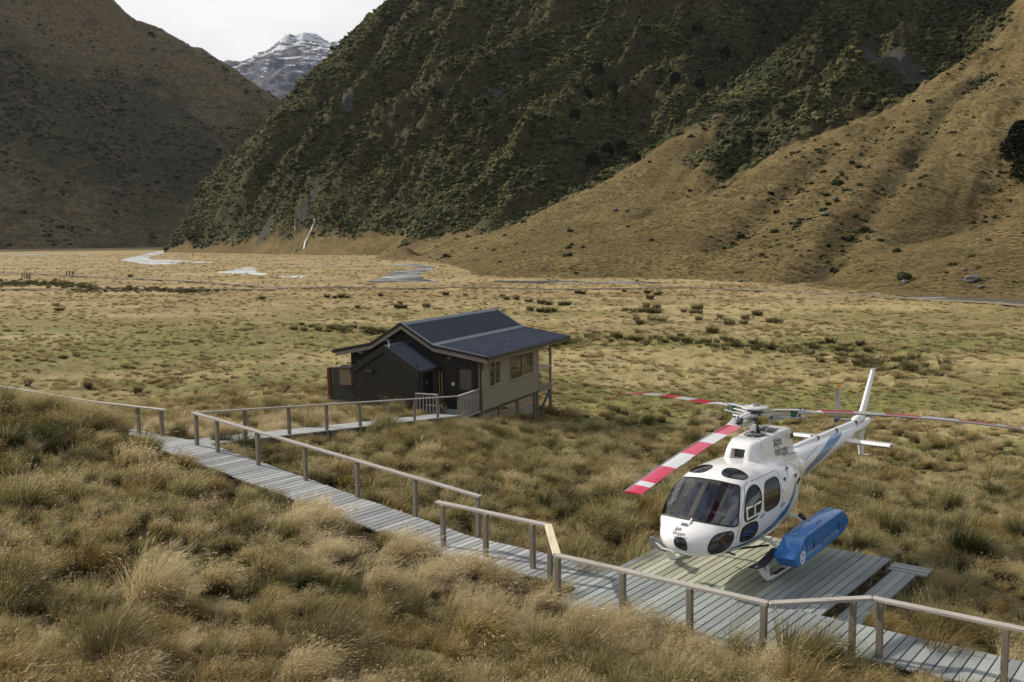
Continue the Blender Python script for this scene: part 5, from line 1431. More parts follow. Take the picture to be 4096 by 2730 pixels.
def bpt(a, r, u, dz=0.0):
    """u = chordwise towards the trailing edge"""
    x = r * math.cos(a) - u * math.sin(a); y = r * math.sin(a) + u * math.cos(a)
    return Vector((x, y, blade_z(r * math.cos(a), r * math.sin(a), r) + dz))
for bi, a in enumerate(BANG):
    # star arm
    V = []; F = []
    prof = [(.08, .12, .028), (.20, .13, .026), (.36, .06, .022), (.60, .045, .018), (.76, .045, .018)]
    for (r, w, h) in prof:
        for (u, z) in ((-w, -h), (w, -h), (w, h), (-w, h)): V.append(bpt(a, r, u, z - .03))
    for i in range(len(prof) - 1):
        for k in range(4): F.append((i * 4 + k, i * 4 + (k + 1) % 4, i * 4 + 4 + (k + 1) % 4, i * 4 + 4 + k))
    F.append((3, 2, 1, 0)); e = (len(prof) - 1) * 4; F.append((e, e + 1, e + 2, e + 3))
    arm = MB().add(V, F).build('star_arm', M_lgrey, HELI, bevel=.008)
    # sleeve plates, elastomer, attach bolts
    for dz in (.055, -.10):
        V = []
        for (r, w) in ((.30, .045), (.42, .055), (.70, .06), (1.02, .075)):
            for (u, z) in ((-w, dz - .010), (w, dz - .010), (w, dz + .010), (-w, dz + .010)): V.append(bpt(a, r, u, z))
        F2 = [(i * 4 + k, i * 4 + (k + 1) % 4, i * 4 + 4 + (k + 1) % 4, i * 4 + 4 + k) for i in range(3) for k in range(4)] + [(3, 2, 1, 0), (12, 13, 14, 15)]
        MB().add(V, F2).build('sleeve_plate', M_lgrey, arm, bevel=.003)
    bb = MB().beam(bpt(a, .74, 0, -.022), bpt(a, .86, 0, -.022), .13, .125); bb.build('elastomer_block', M_green, arm, bevel=.006)
    MB().beam(bpt(a, .86, 0, -.022), bpt(a, .875, 0, -.022), .05, .05).tube([bpt(a, .93, -.035, -.13), bpt(a, .93, -.035, .10)], .018, 8).tube([bpt(a, .93, .035, -.13), bpt(a, .93, .035, .10)], .018, 8).build('attach_bolts', M_dgrey, arm)
    MB().tube([bpt(a, .93, .06, .08), bpt(a, 1.02, .09, .10), bpt(a, 1.07, .06, .02)], .008, 5).build('bonding_cable', M_black, arm)
    MB().tube([bpt(a, .30, .10, -.15), bpt(a, .62, .11, -.15)], .028, 8).build('damper', M_lgrey, arm)
    # pitch link
    q = bpt(a, .30, -.16, -.12); MB().tube([(q.x * .62, q.y * .62, 2.56), q], .014, 8).build('pitch_link', M_lgrey, arm)
    MB().beam(q, bpt(a, .36, .0, -.10), .035, .03).build('pitch_horn', M_dgrey, arm)
    # blade
    CH_ = .35
    stn = [(.88, -.075, .15, .085), (1.02, -.075, .15, .080), (1.12, -.07, .15, .065), (1.24, -.05, .15, .05), (1.36, -.03, .30, .042), (1.40, -.025, CH_, .030)] + [(1.38 + k * .13, -.02, CH_, .030) for k in range(1, 31)] + [(5.41, -.02, CH_, .028)]
    def blade_secs(stn, sc=1.0, N=9):
        V = []; F = []
        for (r, u0, c, th) in stn:
            for side in (1, -1):
                for k in range(N):
                    u = k / (N - 1) if side == 1 else 1 - k / (N - 1)
                    if side == -1 and k in (0,): u = 1
                    y = .5 * (1.48 * math.sqrt(u) - .63 * u - 1.758 * u * u + 1.421 * u ** 3 - .52 * u ** 4) * th * 2.0
                    V.append(bpt(a, r, u0 + c * u, side * y + .012 - .03 * u * 0))
        m = 2 * N
        for i in range(len(stn) - 1):
            for k in range(m): F.append((i * m + k, i * m + (k + 1) % m, (i + 1) * m + (k + 1) % m, (i + 1) * m + k))
        F.append(tuple(range(m))); F.append(tuple((len(stn) - 1) * m + k for k in range(m - 1, -1, -1)))
        return V, F
    cuts = [(.88, 1.40, M_grey, 'blade_root'), (1.40, 2.06, M_pink, 'red_band'), (2.06, 2.70, M_bwhite, 'white_band'), (2.70, 3.43, M_pink, 'red_band'), (3.43, 4.18, M_bwhite, 'white_band'), (4.18, 4.93, M_pink, 'red_band'), (4.93, 5.12, M_bwhite, 'white_band'), (5.12, 5.41, M_pink, 'red_band')]
    root_s = [s_ for s_ in stn if s_[0] <= 1.401]
    V, F = blade_secs(root_s); blade = MB().add(V, F).build('rotor_blade', M_lgrey, HELI, True)
    for (r0, r1, m_, nm) in cuts[1:]:
        ss_ = [(r0 + (r1 - r0) * k / 5, -.02, CH_, .030) for k in range(6)]
        V, F = blade_secs(ss_); MB().add(V, F).build(nm, m_, blade, True)
    # steel leading edge and silver underside edge
    V = []; F = []
    rr_ = np.linspace(1.42, 5.41, 24)
    for r in rr_:
        for (u, z) in ((.03, .023), (-.012, .012), (-.022, .011), (-.012, -.002), (.03, -.006)): V.append(bpt(a, r, u, z + (.004 if z > 0 else -.004)))
    for i in range(23):
        for k in range(4): F.append((i * 5 + k, i * 5 + k + 1, i * 5 + k + 6, i * 5 + k + 5))
    link('leading_edge_strip', mesh_of('leading_edge_strip', V, F, M_grey, True), blade)
    MB().beam(bpt(a, 3.6, .335, .012), bpt(a, 4.0, .335, .012), .03, .006).build('trim_tab', M_lgrey, blade)

# skid gear
def skid(y):
    t = MB().tube([(2.02, y, .40), (1.86, y, .22), (1.66, y, .08), (1.45, y, .042), (1.2, y, .042), (.0, y, .042), (-1.1, y, .042), (-1.55, y, .042)], [.03, .036, .042, .042, .042, .042, .042, .042], 10).build('skid', M_white, HELI, True)
    s_ = 1 if y > 0 else -1
    MB().prism([(1.42, .045), (1.66, .09), (1.9, .26), (2.16, .42), (2.20, .46), (2.12, .47), (1.86, .36), (1.60, .17)], y - .012, y + .012, 'xz').build('toe_plate', M_white, t, bevel=.003)
    a, c = Vector((2.24, y, .47)), Vector((1.10, y - .10 * s_ * 0, .50))
    if s_ > 0:
        MB().beam((2.24, y - .02, .455), (1.85, y - .02, .42), .20, .02).beam((1.86, y - .02, .42), (1.15, y - .02, .56), .20, .02).build('step_board', M_black, t, bevel=.004)
        MB().beam((1.55, y, .10), (1.62, y - .02, .44), .05, .02).build('step_bracket', M_white, t)
    else:
        MB().beam((2.22, y, .47), (1.82, y, .40), .16, .02).build('step_board', M_dgrey, t, bevel=.004)
    MB().beam((1.30, y, .088), (.45, y, .088), .09, .012).beam((-.2, y, .088), (-1.2, y, .088), .09, .012).build('grip_strip', M_black, t, bevel=.003)
    for x in (.80, -.72):
        MB().lathe([(.055, .08), (.06, .10), (.05, .16)], (x, y, 0), 12).build('shoe', M_lgrey, t, True)
    return t
for y in (1.06, -1.06): skid(y)
def xtube(x, ztop, nm):
    P = [(-1.06, .12), (-1.03, .28), (-.92, .46), (-.75, .58), (-.4, ztop), (0, ztop + .01), (.4, ztop), (.75, .58), (.92, .46), (1.03, .28), (1.06, .12)]
    MB().tube([(x, y, z) for (y, z) in P], .042, 12).build(nm, M_white, HELI, True)
xtube(.80, .62, 'cross_tube'); 
P = [(-1.06, .12), (-1.03, .34), (-.92, .58), (-.72, .74), (-.3, .78), (.3, .78), (.72, .74), (.92, .58), (1.03, .34), (1.06, .12)]
MB().tube([(-.72, y, z) for (y, z) in P], .042, 12).build('cross_tube', M_white, HELI, True)
MB().tube([(-.72, .72, .80), (-.72, .86, .70), (-.72, .94, .62)], .05, 10).build('tube_sleeve', M_black, HELI, True)
# mirror on the nose, belly aerials and sling frame
mir = MB().prism([(-1.0, .66), (-.98, .80), (-.93, .84), (-.62, .74), (-.58, .68), (-.60, .58), (-.64, .56), (-.96, .64)], 2.66, 2.70, 'yz').build('mirror', M_grey, HELI, bevel=.008)
MB().tube([(2.64, -.90, .73), (2.95, -.55, .72), (3.0, -.38, .74)], .010, 6).tube([(2.66, -.92, .76), (2.75, -.60, .66), (2.84, -.22, .655)], .012, 6).tube([(2.64, -.98, .75), (2.64, -.66, .66)], .008, 6).build('mirror_arm', M_lgrey, mir)
MB().tube([(1.55, .15, .58), (1.52, .15, .40)], .03, 8).beam((1.75, -.15, .42), (.6, .62, .42), .035, .035).beam((1.7, .4, .45), (1.3, -.5, .45), .03, .03).build('sling_frame', M_black, HELI)
MB().tube([(1.75, -.30, 2.11), (1.82, -.30, 2.32)], .006, 5).build('whip_aerial', M_black, HELI)
MB().tube([(-2.6, .0, 1.18), (-2.75, .05, .86)], .008, 5).build('belly_aerial', M_dgrey, HELI)
MB().tube([(-1.98, .34, 1.72), (-2.5, .42, 1.98)], .006, 5).build('whip_aerial', M_dgrey, HELI)
wp = surf('yz', (.06, 1.36), 1)[0]
MB().prism([(wp.x - .05, 1.42), (wp.x + .06, 1.36), (wp.x + .10, 1.30), (wp.x + .02, 1.33)], .045, .085, 'xz').build('wiper_cover', M_white, HELI, bevel=.008)
# side grab rail / fuel cap / vents behind the rear door, left side
for side in (1, -1):
    p, n_ = surf('xz', (.42, 1.62), side)
    b = MB(); pts = []
    for x, z in ((.62, 1.62), (.45, 1.66), (.2, 1.78), (.0, 1.90), (-.2, 1.98)):
        r = surf('xz', (x, z), side); pts.append(r[0] + r[1] * .025)
    b.tube(pts, .018, 8).build('grab_rail', M_white, HELI)
    b = MB()
    for (x, z) in ((.38, 1.80), (-.02, 1.92), (-.30, 1.74), (-.32, 1.60), (-.5, 1.62)):
        r = surf('xz', (x, z), side)
        if r: MB().beam(r[0] + Vector((0, 0, -.05)), r[0] + r[1] * .03 + Vector((.02, 0, .03)), .03, .03).build('vent_scoop', M_dgrey, HELI)
# nose grille slots
b = MB()
for k in range(9):
    y = -.085 + k * .0185
    p0, p1 = surf('yz', (y, 1.325), 1), surf('yz', (y + .004, 1.285), 1)
    b.beam(p0[0] + p0[1] * .002, p1[0] + p1[1] * .002, .006, .006)
b.build('nose_grille', M_black, HELI)

# lettering laid on the skin
def text_mesh(body, size, bold=0.0, shear=0.0, spacing=1.0):
    cu = bpy.data.curves.new('txt', 'FONT'); cu.body = body; cu.size = size; cu.offset = bold; cu.shear = shear; cu.space_character = spacing; cu.resolution_u = 3
    o = bpy.data.objects.new('txt', cu); COL.objects.link(o); bpy.context.view_layer.update()
    me = bpy.data.meshes.new_from_object(o.evaluated_get(bpy.context.evaluated_depsgraph_get()))
    bpy.data.objects.remove(o); bm = bmesh.new(); bm.from_mesh(me)
    bmesh.ops.triangulate(bm, faces=bm.faces)
    for _ in range(1):
        es = [e for e in bm.edges if e.calc_length() > size * .35]
        if es: bmesh.ops.subdivide_edges(bm, edges=es, cuts=2)
    bm.to_mesh(me); bm.free(); return me
def lay(body, size, f3, name, mat, parent, **kw):
    me = text_mesh(body, size, **kw)
    for v in me.vertices: v.co = f3(v.co.x, v.co.y)
    me.materials.clear(); me.materials.append(mat); me.name = name
    return link(name, me, parent)
def nose_map(y0, z0):
    def f(u, v):
        r = surf('yz', (y0 + u * .74, z0 + v), 1); return r[0] + r[1] * .004
    return f
lay('alpine', .085, nose_map(-.155, 1.215), 'lettering', M_letter, HELI, spacing=1.0)
lay('helicopters', .085, nose_map(-.165, 1.155), 'lettering', M_letter, HELI, spacing=1.0)
r0, r1 = [], []
V = []; F = []
for i in range(13):
    y = -.155 + i * .0275
    for z in (1.128, 1.136):
        r = surf('yz', (y, z), 1); V.append(r[0] + r[1] * .004)
for i in range(12): F.append((2 * i, 2 * i + 1, 2 * i + 3, 2 * i + 2))
link('blue_underline', mesh_of('blue_underline', V, F, M_blue), HELI)
cb_v = BVHTree.FromPolygons([tuple(v.co) for v in cowl.data.vertices], [tuple(p.vertices) for p in cowl.data.polygons])
def cowl_map(x0, z0, side):
    def f(u, v):
        x = x0 - side * u * .60; z = z0 + v * 1.02 - .03 * u
        h = cb_v.ray_cast(Vector((x, 2 * side, z)), Vector((0, -side, 0)))
        if h[0] is None: return Vector((x, side * .40, z))
        return h[0] + Vector((0, side * .004, 0))
    return f
for side in (1, -1):
    x0 = -.12 if side == 1 else -1.0
    lay('alpine', .29, cowl_map(x0 - .0, 2.35, side), 'lettering', M_letter, cowl, spacing=1.0, bold=.002)
    lay('helicopters', .29, cowl_map(x0 - .0, 2.14, side), 'lettering', M_letter, cowl, spacing=1.0, bold=.002)
lay('BN', .26, lambda u, v: Vector((-6.40 - u * 1.0, .07, 1.40 + v)), 'lettering', M_letter, lfin, bold=.004)
lay('DANGER', .075, lambda u, v: Vector((-5.52 - u, boom_at(-5.52 - u, 1.72 + v) + .004, 1.72 + v)), 'lettering', M_letter, boom)
MB().prism([(-5.88, 1.745), (-6.0, 1.755), (-6.0, 1.77), (-6.04, 1.755), (-6.0, 1.735), (-6.0, 1.748), (-5.88, 1.738)], .165, .169, 'xz').build('arrow_mark', M_letter, boom)

# cargo pod
ty = .062
def podz(x, z): return z + (x - 1.2) * -ty * .9
pprof = [(1.17, .905), (1.24, .885), (1.50, .75), (1.66, .64), (1.68, .60), (1.64, .52), (1.55, .42), (1.46, .375), (1.36, .36), (-.80, .36), (-.95, .38), (-1.10, .45), (-1.20, .58), (-1.22, .62), (-1.12, .74), (-.86, .90), (-.78, .905)]
pprof = [(x, podz(x, z)) for x, z in pprof]
y0, y1 = 1.20, 1.63
V = []; n = len(pprof); F = []
rows = [(y0, .03), (y0 + .035, 0.0), (y1 - .035, 0.0), (y1, .03)]
cx_, cz_ = .2, .66
for (y, ins) in rows:
    for (x, z) in pprof:
        dx, dz = x - cx_, z - cz_; V.append((x - math.copysign(min(ins, abs(dx)), dx) * (1 if abs(dx) > .9 else .0), y, z - math.copysign(ins, dz) * .8))
for i in range(3):
    for k in range(n): F.append((i * n + k, i * n + (k + 1) % n, (i + 1) * n + (k + 1) % n, (i + 1) * n + k))
F.append(tuple(range(n - 1, -1, -1))); F.append(tuple(3 * n + k for k in range(n)))
pod = MB().add(V, F).build('cargo_pod', M_pod, HELI, True)
def pq(x, z): return podz(x, z)
lid = MB().beam((1.10, y0 + .09, pq(1.10, .905) + .004), (-.74, y0 + .09, pq(-.74, .905) + .004), .006, .004).beam((1.10, y0 + .09, pq(1.10, .905) + .004), (1.12, y1 - .02, pq(1.12, .905) + .004), .006, .004).build('lid_seam', M_lgrey, pod)
yo = y1 + .003
b = MB().beam((1.14, yo, pq(1.14, .86)), (1.06, yo, pq(1.06, .62)), .006, .010, (0, 1, 0)).beam((1.06, yo, pq(1.06, .62)), (1.0, yo, pq(1.0, .585)), .006, .010, (0, 1, 0)).beam((1.0, yo, pq(1.0, .585)), (-.90, yo, pq(-.90, .60)), .006, .010, (0, 1, 0))
b.build('lid_seam', M_black, pod)
for x in (.72, -.62): MB().box(x - .02, x + .02, y1, y1 + .02, pq(x, .55), pq(x, .70)).build('latch', M_dgrey, pod, bevel=.004)
for x in (.95, .15, -.60): MB().box(x - .05, x + .05, y0 + .06, y0 + .11, pq(x, .905), pq(x, .905) + .012).build('hinge', M_grey, pod)
MB().tube([(.32, y1 - .10, pq(.3, .91)), (.32, y1 - .10, pq(.3, .96)), (.14, y1 - .10, pq(.1, .96)), (.14, y1 - .10, pq(.1, .91))], .010, 6).build('handle', M_grey, pod)
MB().beam((1.245, y1 - .012, pq(1.17, .905)), (-.80, y1 - .012, pq(-.80, .905) + .002), .008, .004).build('edge_highlight', M_sletter, pod)
# roundel with mountain mark
V = [(1.27, yo, pq(1.27, .53))] ; F = []
R_ = .135
for k in range(33):
    a = 2 * PI * k / 32; V.append((1.27 + R_ * math.cos(a), yo, pq(1.27, .53) + R_ * math.sin(a)))
for k in range(32): F.append((0, k + 1, k + 2))
rd = link('roundel', mesh_of('roundel', V, F, M_wletter), pod)
cxr, czr = 1.27, pq(1.27, .53)
def mk(pts, nm='mark'): return MB().prism([(cxr - u, czr + v) for u, v in pts], yo + .002, yo + .006, 'xz').build(nm, M_pod, rd)
mk([(-.085, -.045), (-.02, .075), (-.005, .045), (.015, .095), (.085, -.025), (.070, -.028), (.017, .065), (-.003, .020), (-.022, .045), (-.066, -.048)])
mk([(-.09, -.06), (.08, -.04), (.075, -.062), (-.08, -.082)])
lay('MINARET STATION', .19, lambda u, v: Vector((1.08 - u, yo + .001, pq(1.08 - u, .475) + v * .85)), 'lettering', M_sletter, pod, shear=.25, spacing=1.02, bold=.002)
for x in (.80, -.72):
    MB().beam((x, 1.06, .12), (x, 1.36, .42), .05, .05).build('pod_bracket', M_white, pod)
# ---------------------------------------------------------------- tussock grass
def blade_mat(name, stops, transl=0.35, hue_noise=True):
    t = NT(name); p = t.pos()
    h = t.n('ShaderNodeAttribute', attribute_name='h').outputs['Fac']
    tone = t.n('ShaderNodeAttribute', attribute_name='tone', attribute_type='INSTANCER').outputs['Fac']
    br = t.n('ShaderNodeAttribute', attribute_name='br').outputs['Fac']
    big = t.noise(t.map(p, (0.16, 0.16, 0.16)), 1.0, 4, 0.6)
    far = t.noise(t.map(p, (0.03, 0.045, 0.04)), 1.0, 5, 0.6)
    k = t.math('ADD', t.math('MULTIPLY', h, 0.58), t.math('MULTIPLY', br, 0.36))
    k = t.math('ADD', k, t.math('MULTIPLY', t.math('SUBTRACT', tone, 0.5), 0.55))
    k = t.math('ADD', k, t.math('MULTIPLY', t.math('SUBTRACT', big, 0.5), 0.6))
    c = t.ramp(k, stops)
    gs = t.ramp(t.noise(t.map(p, (0.018, 0.05, 0.03), loc=(9, 1, 0)), 1.0, 6, 0.65), [(0.46, 0.0), (0.60, 0.55)])
    c = t.mix(gs, c, t.mix(0.5, c, (0.50, 0.40, 0.21)))
    g = t.ramp(far, [(0.46, 0.0), (0.62, 0.42)])
    c = t.mix(g, c, t.mix(0.6, c, (0.10, 0.125, 0.03)))
    df = t.n('ShaderNodeBsdfDiffuse'); t.l(c, df.inputs['Color']); df.inputs['Roughness'].default_value = 0.6
    tr = t.n('ShaderNodeBsdfTranslucent'); t.l(c, tr.inputs['Color'])
    gl = t.n('ShaderNodeBsdfGlossy'); gl.inputs['Roughness'].default_value = 0.42; gl.inputs['Color'].default_value = (0.5, 0.47, 0.40, 1)
    m1 = t.n('ShaderNodeMixShader'); m1.inputs[0].default_value = transl; t.l(df.outputs[0], m1.inputs[1]); t.l(tr.outputs[0], m1.inputs[2])
    m2 = t.n('ShaderNodeMixShader'); m2.inputs[0].default_value = 0.05; t.l(m1.outputs[0], m2.inputs[1]); t.l(gl.outputs[0], m2.inputs[2])
    t.l(m2.outputs[0], t.out.inputs['Surface']); return t.m
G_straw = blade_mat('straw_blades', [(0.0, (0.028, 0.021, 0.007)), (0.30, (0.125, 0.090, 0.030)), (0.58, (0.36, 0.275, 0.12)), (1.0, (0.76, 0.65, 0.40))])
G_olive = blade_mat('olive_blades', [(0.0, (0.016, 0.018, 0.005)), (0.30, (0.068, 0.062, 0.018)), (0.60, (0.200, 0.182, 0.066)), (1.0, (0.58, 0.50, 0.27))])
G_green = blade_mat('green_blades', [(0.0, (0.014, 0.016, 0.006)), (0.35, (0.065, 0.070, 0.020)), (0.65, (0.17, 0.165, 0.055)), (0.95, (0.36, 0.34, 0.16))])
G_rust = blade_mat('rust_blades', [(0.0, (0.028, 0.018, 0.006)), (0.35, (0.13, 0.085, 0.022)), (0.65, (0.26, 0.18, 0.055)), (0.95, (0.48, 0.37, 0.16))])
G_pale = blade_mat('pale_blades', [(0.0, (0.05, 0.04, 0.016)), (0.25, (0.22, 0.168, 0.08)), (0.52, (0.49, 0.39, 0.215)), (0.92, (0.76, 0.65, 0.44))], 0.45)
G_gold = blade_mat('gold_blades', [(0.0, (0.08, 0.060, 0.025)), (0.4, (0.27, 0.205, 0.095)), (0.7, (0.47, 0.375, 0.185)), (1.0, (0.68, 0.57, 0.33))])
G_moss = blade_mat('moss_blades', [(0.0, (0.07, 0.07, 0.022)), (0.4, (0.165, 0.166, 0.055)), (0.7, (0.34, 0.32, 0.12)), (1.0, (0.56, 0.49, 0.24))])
G_rush = blade_mat('rush_blades', [(0.0, (0.012, 0.014, 0.006)), (0.5, (0.05, 0.055, 0.02)), (0.95, (0.15, 0.13, 0.06))], 0.2)

def tuft(name, n, H, R, lean, droop, w, mat, seed, segs=3, seed_heads=0, upright=0.5):
    """n blades rooted in a disc of radius R; lean = wind push along +x"""
    rg = np.random.default_rng(seed)
    V = []; F = []; hh = []; bb = []
    for i in range(n):
        a = rg.uniform(0, 2 * PI); rr = R * math.sqrt(rg.uniform(0, 1)) * .55
        x0, y0 = rr * math.cos(a), rr * math.sin(a)
        out = rg.uniform(.15, 1.0) * (1 - upright) + rr / max(R, .01) * .35
        dx, dy = math.cos(a + rg.normal(0, .5)) * out, math.sin(a + rg.normal(0, .5)) * out
        L = H * rg.uniform(.55, 1.15); dd = droop * rg.uniform(.6, 1.4); ln = lean * rg.uniform(.5, 1.3)
        b_ = rg.uniform(0, 1); ww = w * rg.uniform(.6, 1.3)
        p = np.array([x0, y0, -0.05]); d = np.array([dx * .35 + ln * .15, dy * .35, 1.0]); d /= np.linalg.norm(d)
        side = np.array([-d[1], d[0], 0]) + rg.normal(0, .6, 3) * np.array([1, 1, 0]); side /= np.linalg.norm(side) + 1e-6
        st0 = len(V); sl = (L + .05) / segs
        for k in range(segs + 1):
            f = k / segs; wk = ww * (1 - f) ** .7 if k < segs else 0
            if k < segs:
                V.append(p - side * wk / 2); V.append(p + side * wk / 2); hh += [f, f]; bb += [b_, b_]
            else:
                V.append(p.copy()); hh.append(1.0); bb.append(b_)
            d = d + np.array([dx * .55 + ln * .8, dy * .55, -dd]) * (1.0 / segs) * (0.6 + f); d /= np.linalg.norm(d)
            p = p + d * sl
        for k in range(segs - 1): F.append((st0 + 2 * k, st0 + 2 * k + 1, st0 + 2 * k + 3, st0 + 2 * k + 2))
        e = st0 + 2 * (segs - 1); F.append((e, e + 1, e + 2))
        if i < seed_heads:   # a feathery seed head at the tip
            q = V[-1]
            for m_ in range(3):
                o = rg.normal(0, .02, 3); b0 = len(V); q2 = q - d * .05 * m_ + o
                sd_ = rg.normal(0, 1, 3); sd_ /= np.linalg.norm(sd_)
                V += [q2, q2 + sd_ * .010 + d * .03, q2 + d * .07]; hh += [1, 1.15, 1.2]; bb += [.9, 1, 1]; F.append((b0, b0 + 1, b0 + 2))
    me = mesh_of(name, V, F, mat, False)
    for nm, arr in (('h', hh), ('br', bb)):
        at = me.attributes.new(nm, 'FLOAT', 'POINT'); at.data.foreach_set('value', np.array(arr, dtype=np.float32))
    return me
def scatter(name, protos, P, rotz, tilt, sc, idx, tone, mat_label, kind_label):
    """real instanced geometry on a set of points"""
    col = bpy.data.collections.new(name + '_protos')
    for i, me in enumerate(protos):
        o = bpy.data.objects.new('%s_proto_%02d' % (name, i), me); col.objects.link(o)
    me = bpy.data.meshes.new(name); me.vertices.add(len(P)); me.vertices.foreach_set('co', np.asarray(P, dtype=np.float32).ravel())
    rot = np.zeros((len(P), 3), dtype=np.float32); rot[:, 0] = tilt[0]; rot[:, 1] = tilt[1]; rot[:, 2] = rotz
    a = me.attributes.new('rot', 'FLOAT_VECTOR', 'POINT'); a.data.foreach_set('vector', rot.ravel())
    s3 = np.asarray(sc, dtype=np.float32)
    if s3.ndim == 1: s3 = np.repeat(s3[:, None], 3, 1)
    a = me.attributes.new('sc', 'FLOAT_VECTOR', 'POINT'); a.data.foreach_set('vector', s3.ravel())
    a = me.attributes.new('idx', 'INT', 'POINT'); a.data.foreach_set('value', np.asarray(idx, dtype=np.int32))
    a = me.attributes.new('tone', 'FLOAT', 'POINT'); a.data.foreach_set('value', np.asarray(tone, dtype=np.float32))
    o = link(name, me)
    ng = bpy.data.node_groups.new(name + '_nodes', 'GeometryNodeTree')
    ng.interface.new_socket('Geometry', in_out='INPUT', socket_type='NodeSocketGeometry')
    ng.interface.new_socket('Geometry', in_out='OUTPUT', socket_type='NodeSocketGeometry')
    N, Lk = ng.nodes, ng.links
    gi, go = N.new('NodeGroupInput'), N.new('NodeGroupOutput')
    ci = N.new('GeometryNodeCollectionInfo'); ci.inputs['Collection'].default_value = col
    ci.inputs['Separate Children'].default_value = True; ci.inputs['Reset Children'].default_value = True
    ip = N.new('GeometryNodeInstanceOnPoints'); ip.inputs['Pick Instance'].default_value = True
    def attr(nm, ty):
        n_ = N.new('GeometryNodeInputNamedAttribute'); n_.data_type = ty; n_.inputs['Name'].default_value = nm; return n_.outputs['Attribute']
    Lk.new(gi.outputs[0], ip.inputs['Points']); Lk.new(ci.outputs[0], ip.inputs['Instance'])
    Lk.new(attr('idx', 'INT'), ip.inputs['Instance Index'])
    Lk.new(attr('rot', 'FLOAT_VECTOR'), ip.inputs['Rotation']); Lk.new(attr('sc', 'FLOAT_VECTOR'), ip.inputs['Scale'])
    Lk.new(ip.outputs[0], go.inputs[0])
    md = o.modifiers.new('scatter', 'NODES'); md.node_group = ng
    return tag(o, mat_label, kind_label, kind='stuff')

GP = [tuft('a', 110, .46, .20, .55, .55, .015, G_straw, 1, 3, 30), tuft('b', 110, .42, .22, .75, .7, .015, G_straw, 2, 3, 30),
      tuft('c', 100, .36, .20, .6, .5, .015, G_olive, 3, 3, 15), tuft('d', 120, .48, .20, .5, .6, .015, G_olive, 4, 3, 20),
      tuft('e', 100, .28, .24, .4, .5, .013, G_green, 5), tuft('f', 110, .44, .22, .8, .9, .015, G_rust, 6, 3, 15),
      tuft('g', 130, .50, .20, .9, .6, .010, G_pale, 7, 3, 50), tuft('h', 110, .44, .24, 1.0, .8, .010, G_pale, 8, 3, 40),
      # broader, lighter versions for the middle distance
      tuft('i', 60, .42, .34, .7, .8, .035, G_gold, 9, 2), tuft('j', 60, .36, .34, .6, .8, .035, G_moss, 10, 2), tuft('k', 60, .30, .36, .5, .7, .040, G_moss, 11, 2),
      tuft('l', 60, .40, .34, .8, .9, .035, G_straw, 12, 2), tuft('m', 60, .44, .34, .9, .7, .032, G_gold, 13, 2),
      tuft('n', 130, .80, .20, .45, .8, .013, G_olive, 14, 4, 20), tuft('o', 130, .85, .22, .7, .9, .012, G_straw, 15, 4, 30), tuft('p', 120, .75, .20, .6, 1.0, .013, G_rust, 16, 4)]
def keepout(x, y):
    s, t = st(x, y)
    z = (s > -41.5) & (s < 4.2) & (t > 15.62) & (t < 17.03)
    z |= (s > -10.72) & (s < -5.6) & (t > 14.55) & (t < 17.1)
    z |= (s > S0 - .02) & (s < -5.75) & (t > 16.9) & (t < 21.1)
    dx, dy = x - HA[0], y - HA[1]; a = dx * hdv[0] + dy * hdv[1]; b = dx * hn[0] + dy * hn[1]
    z |= (a > -1.2) & (a < HL + .3) & (b > -.10) & (b < 1.36)
    gx, gy = x - DO.x, y - DO.y; g = .916 * gx - .402 * gy; q = .402 * gx + .916 * gy
    z |= (g > -6.95) & (g < 1.05) & (q > -.05) & (q < 9.6); z |= (g > -5.35) & (g < -1.3) & (q > -2.35) & (q < .1); z |= (g > -1.6) & (g < 1.0) & (q > -2.7) & (q < .1)
    z |= (g > -7.6) & (g < -5.2) & (q > -2.9) & (q < -.9)
    return z
def polar_pts(r0, r1, dens, half=0.60):
    A = half * (r1 * r1 - r0 * r0); n = int(A * dens)
    r = np.sqrt(RNG.uniform(r0 * r0, r1 * r1, n)); th = RNG.uniform(-half, half, n)
    return r * np.sin(th), r * np.cos(th)
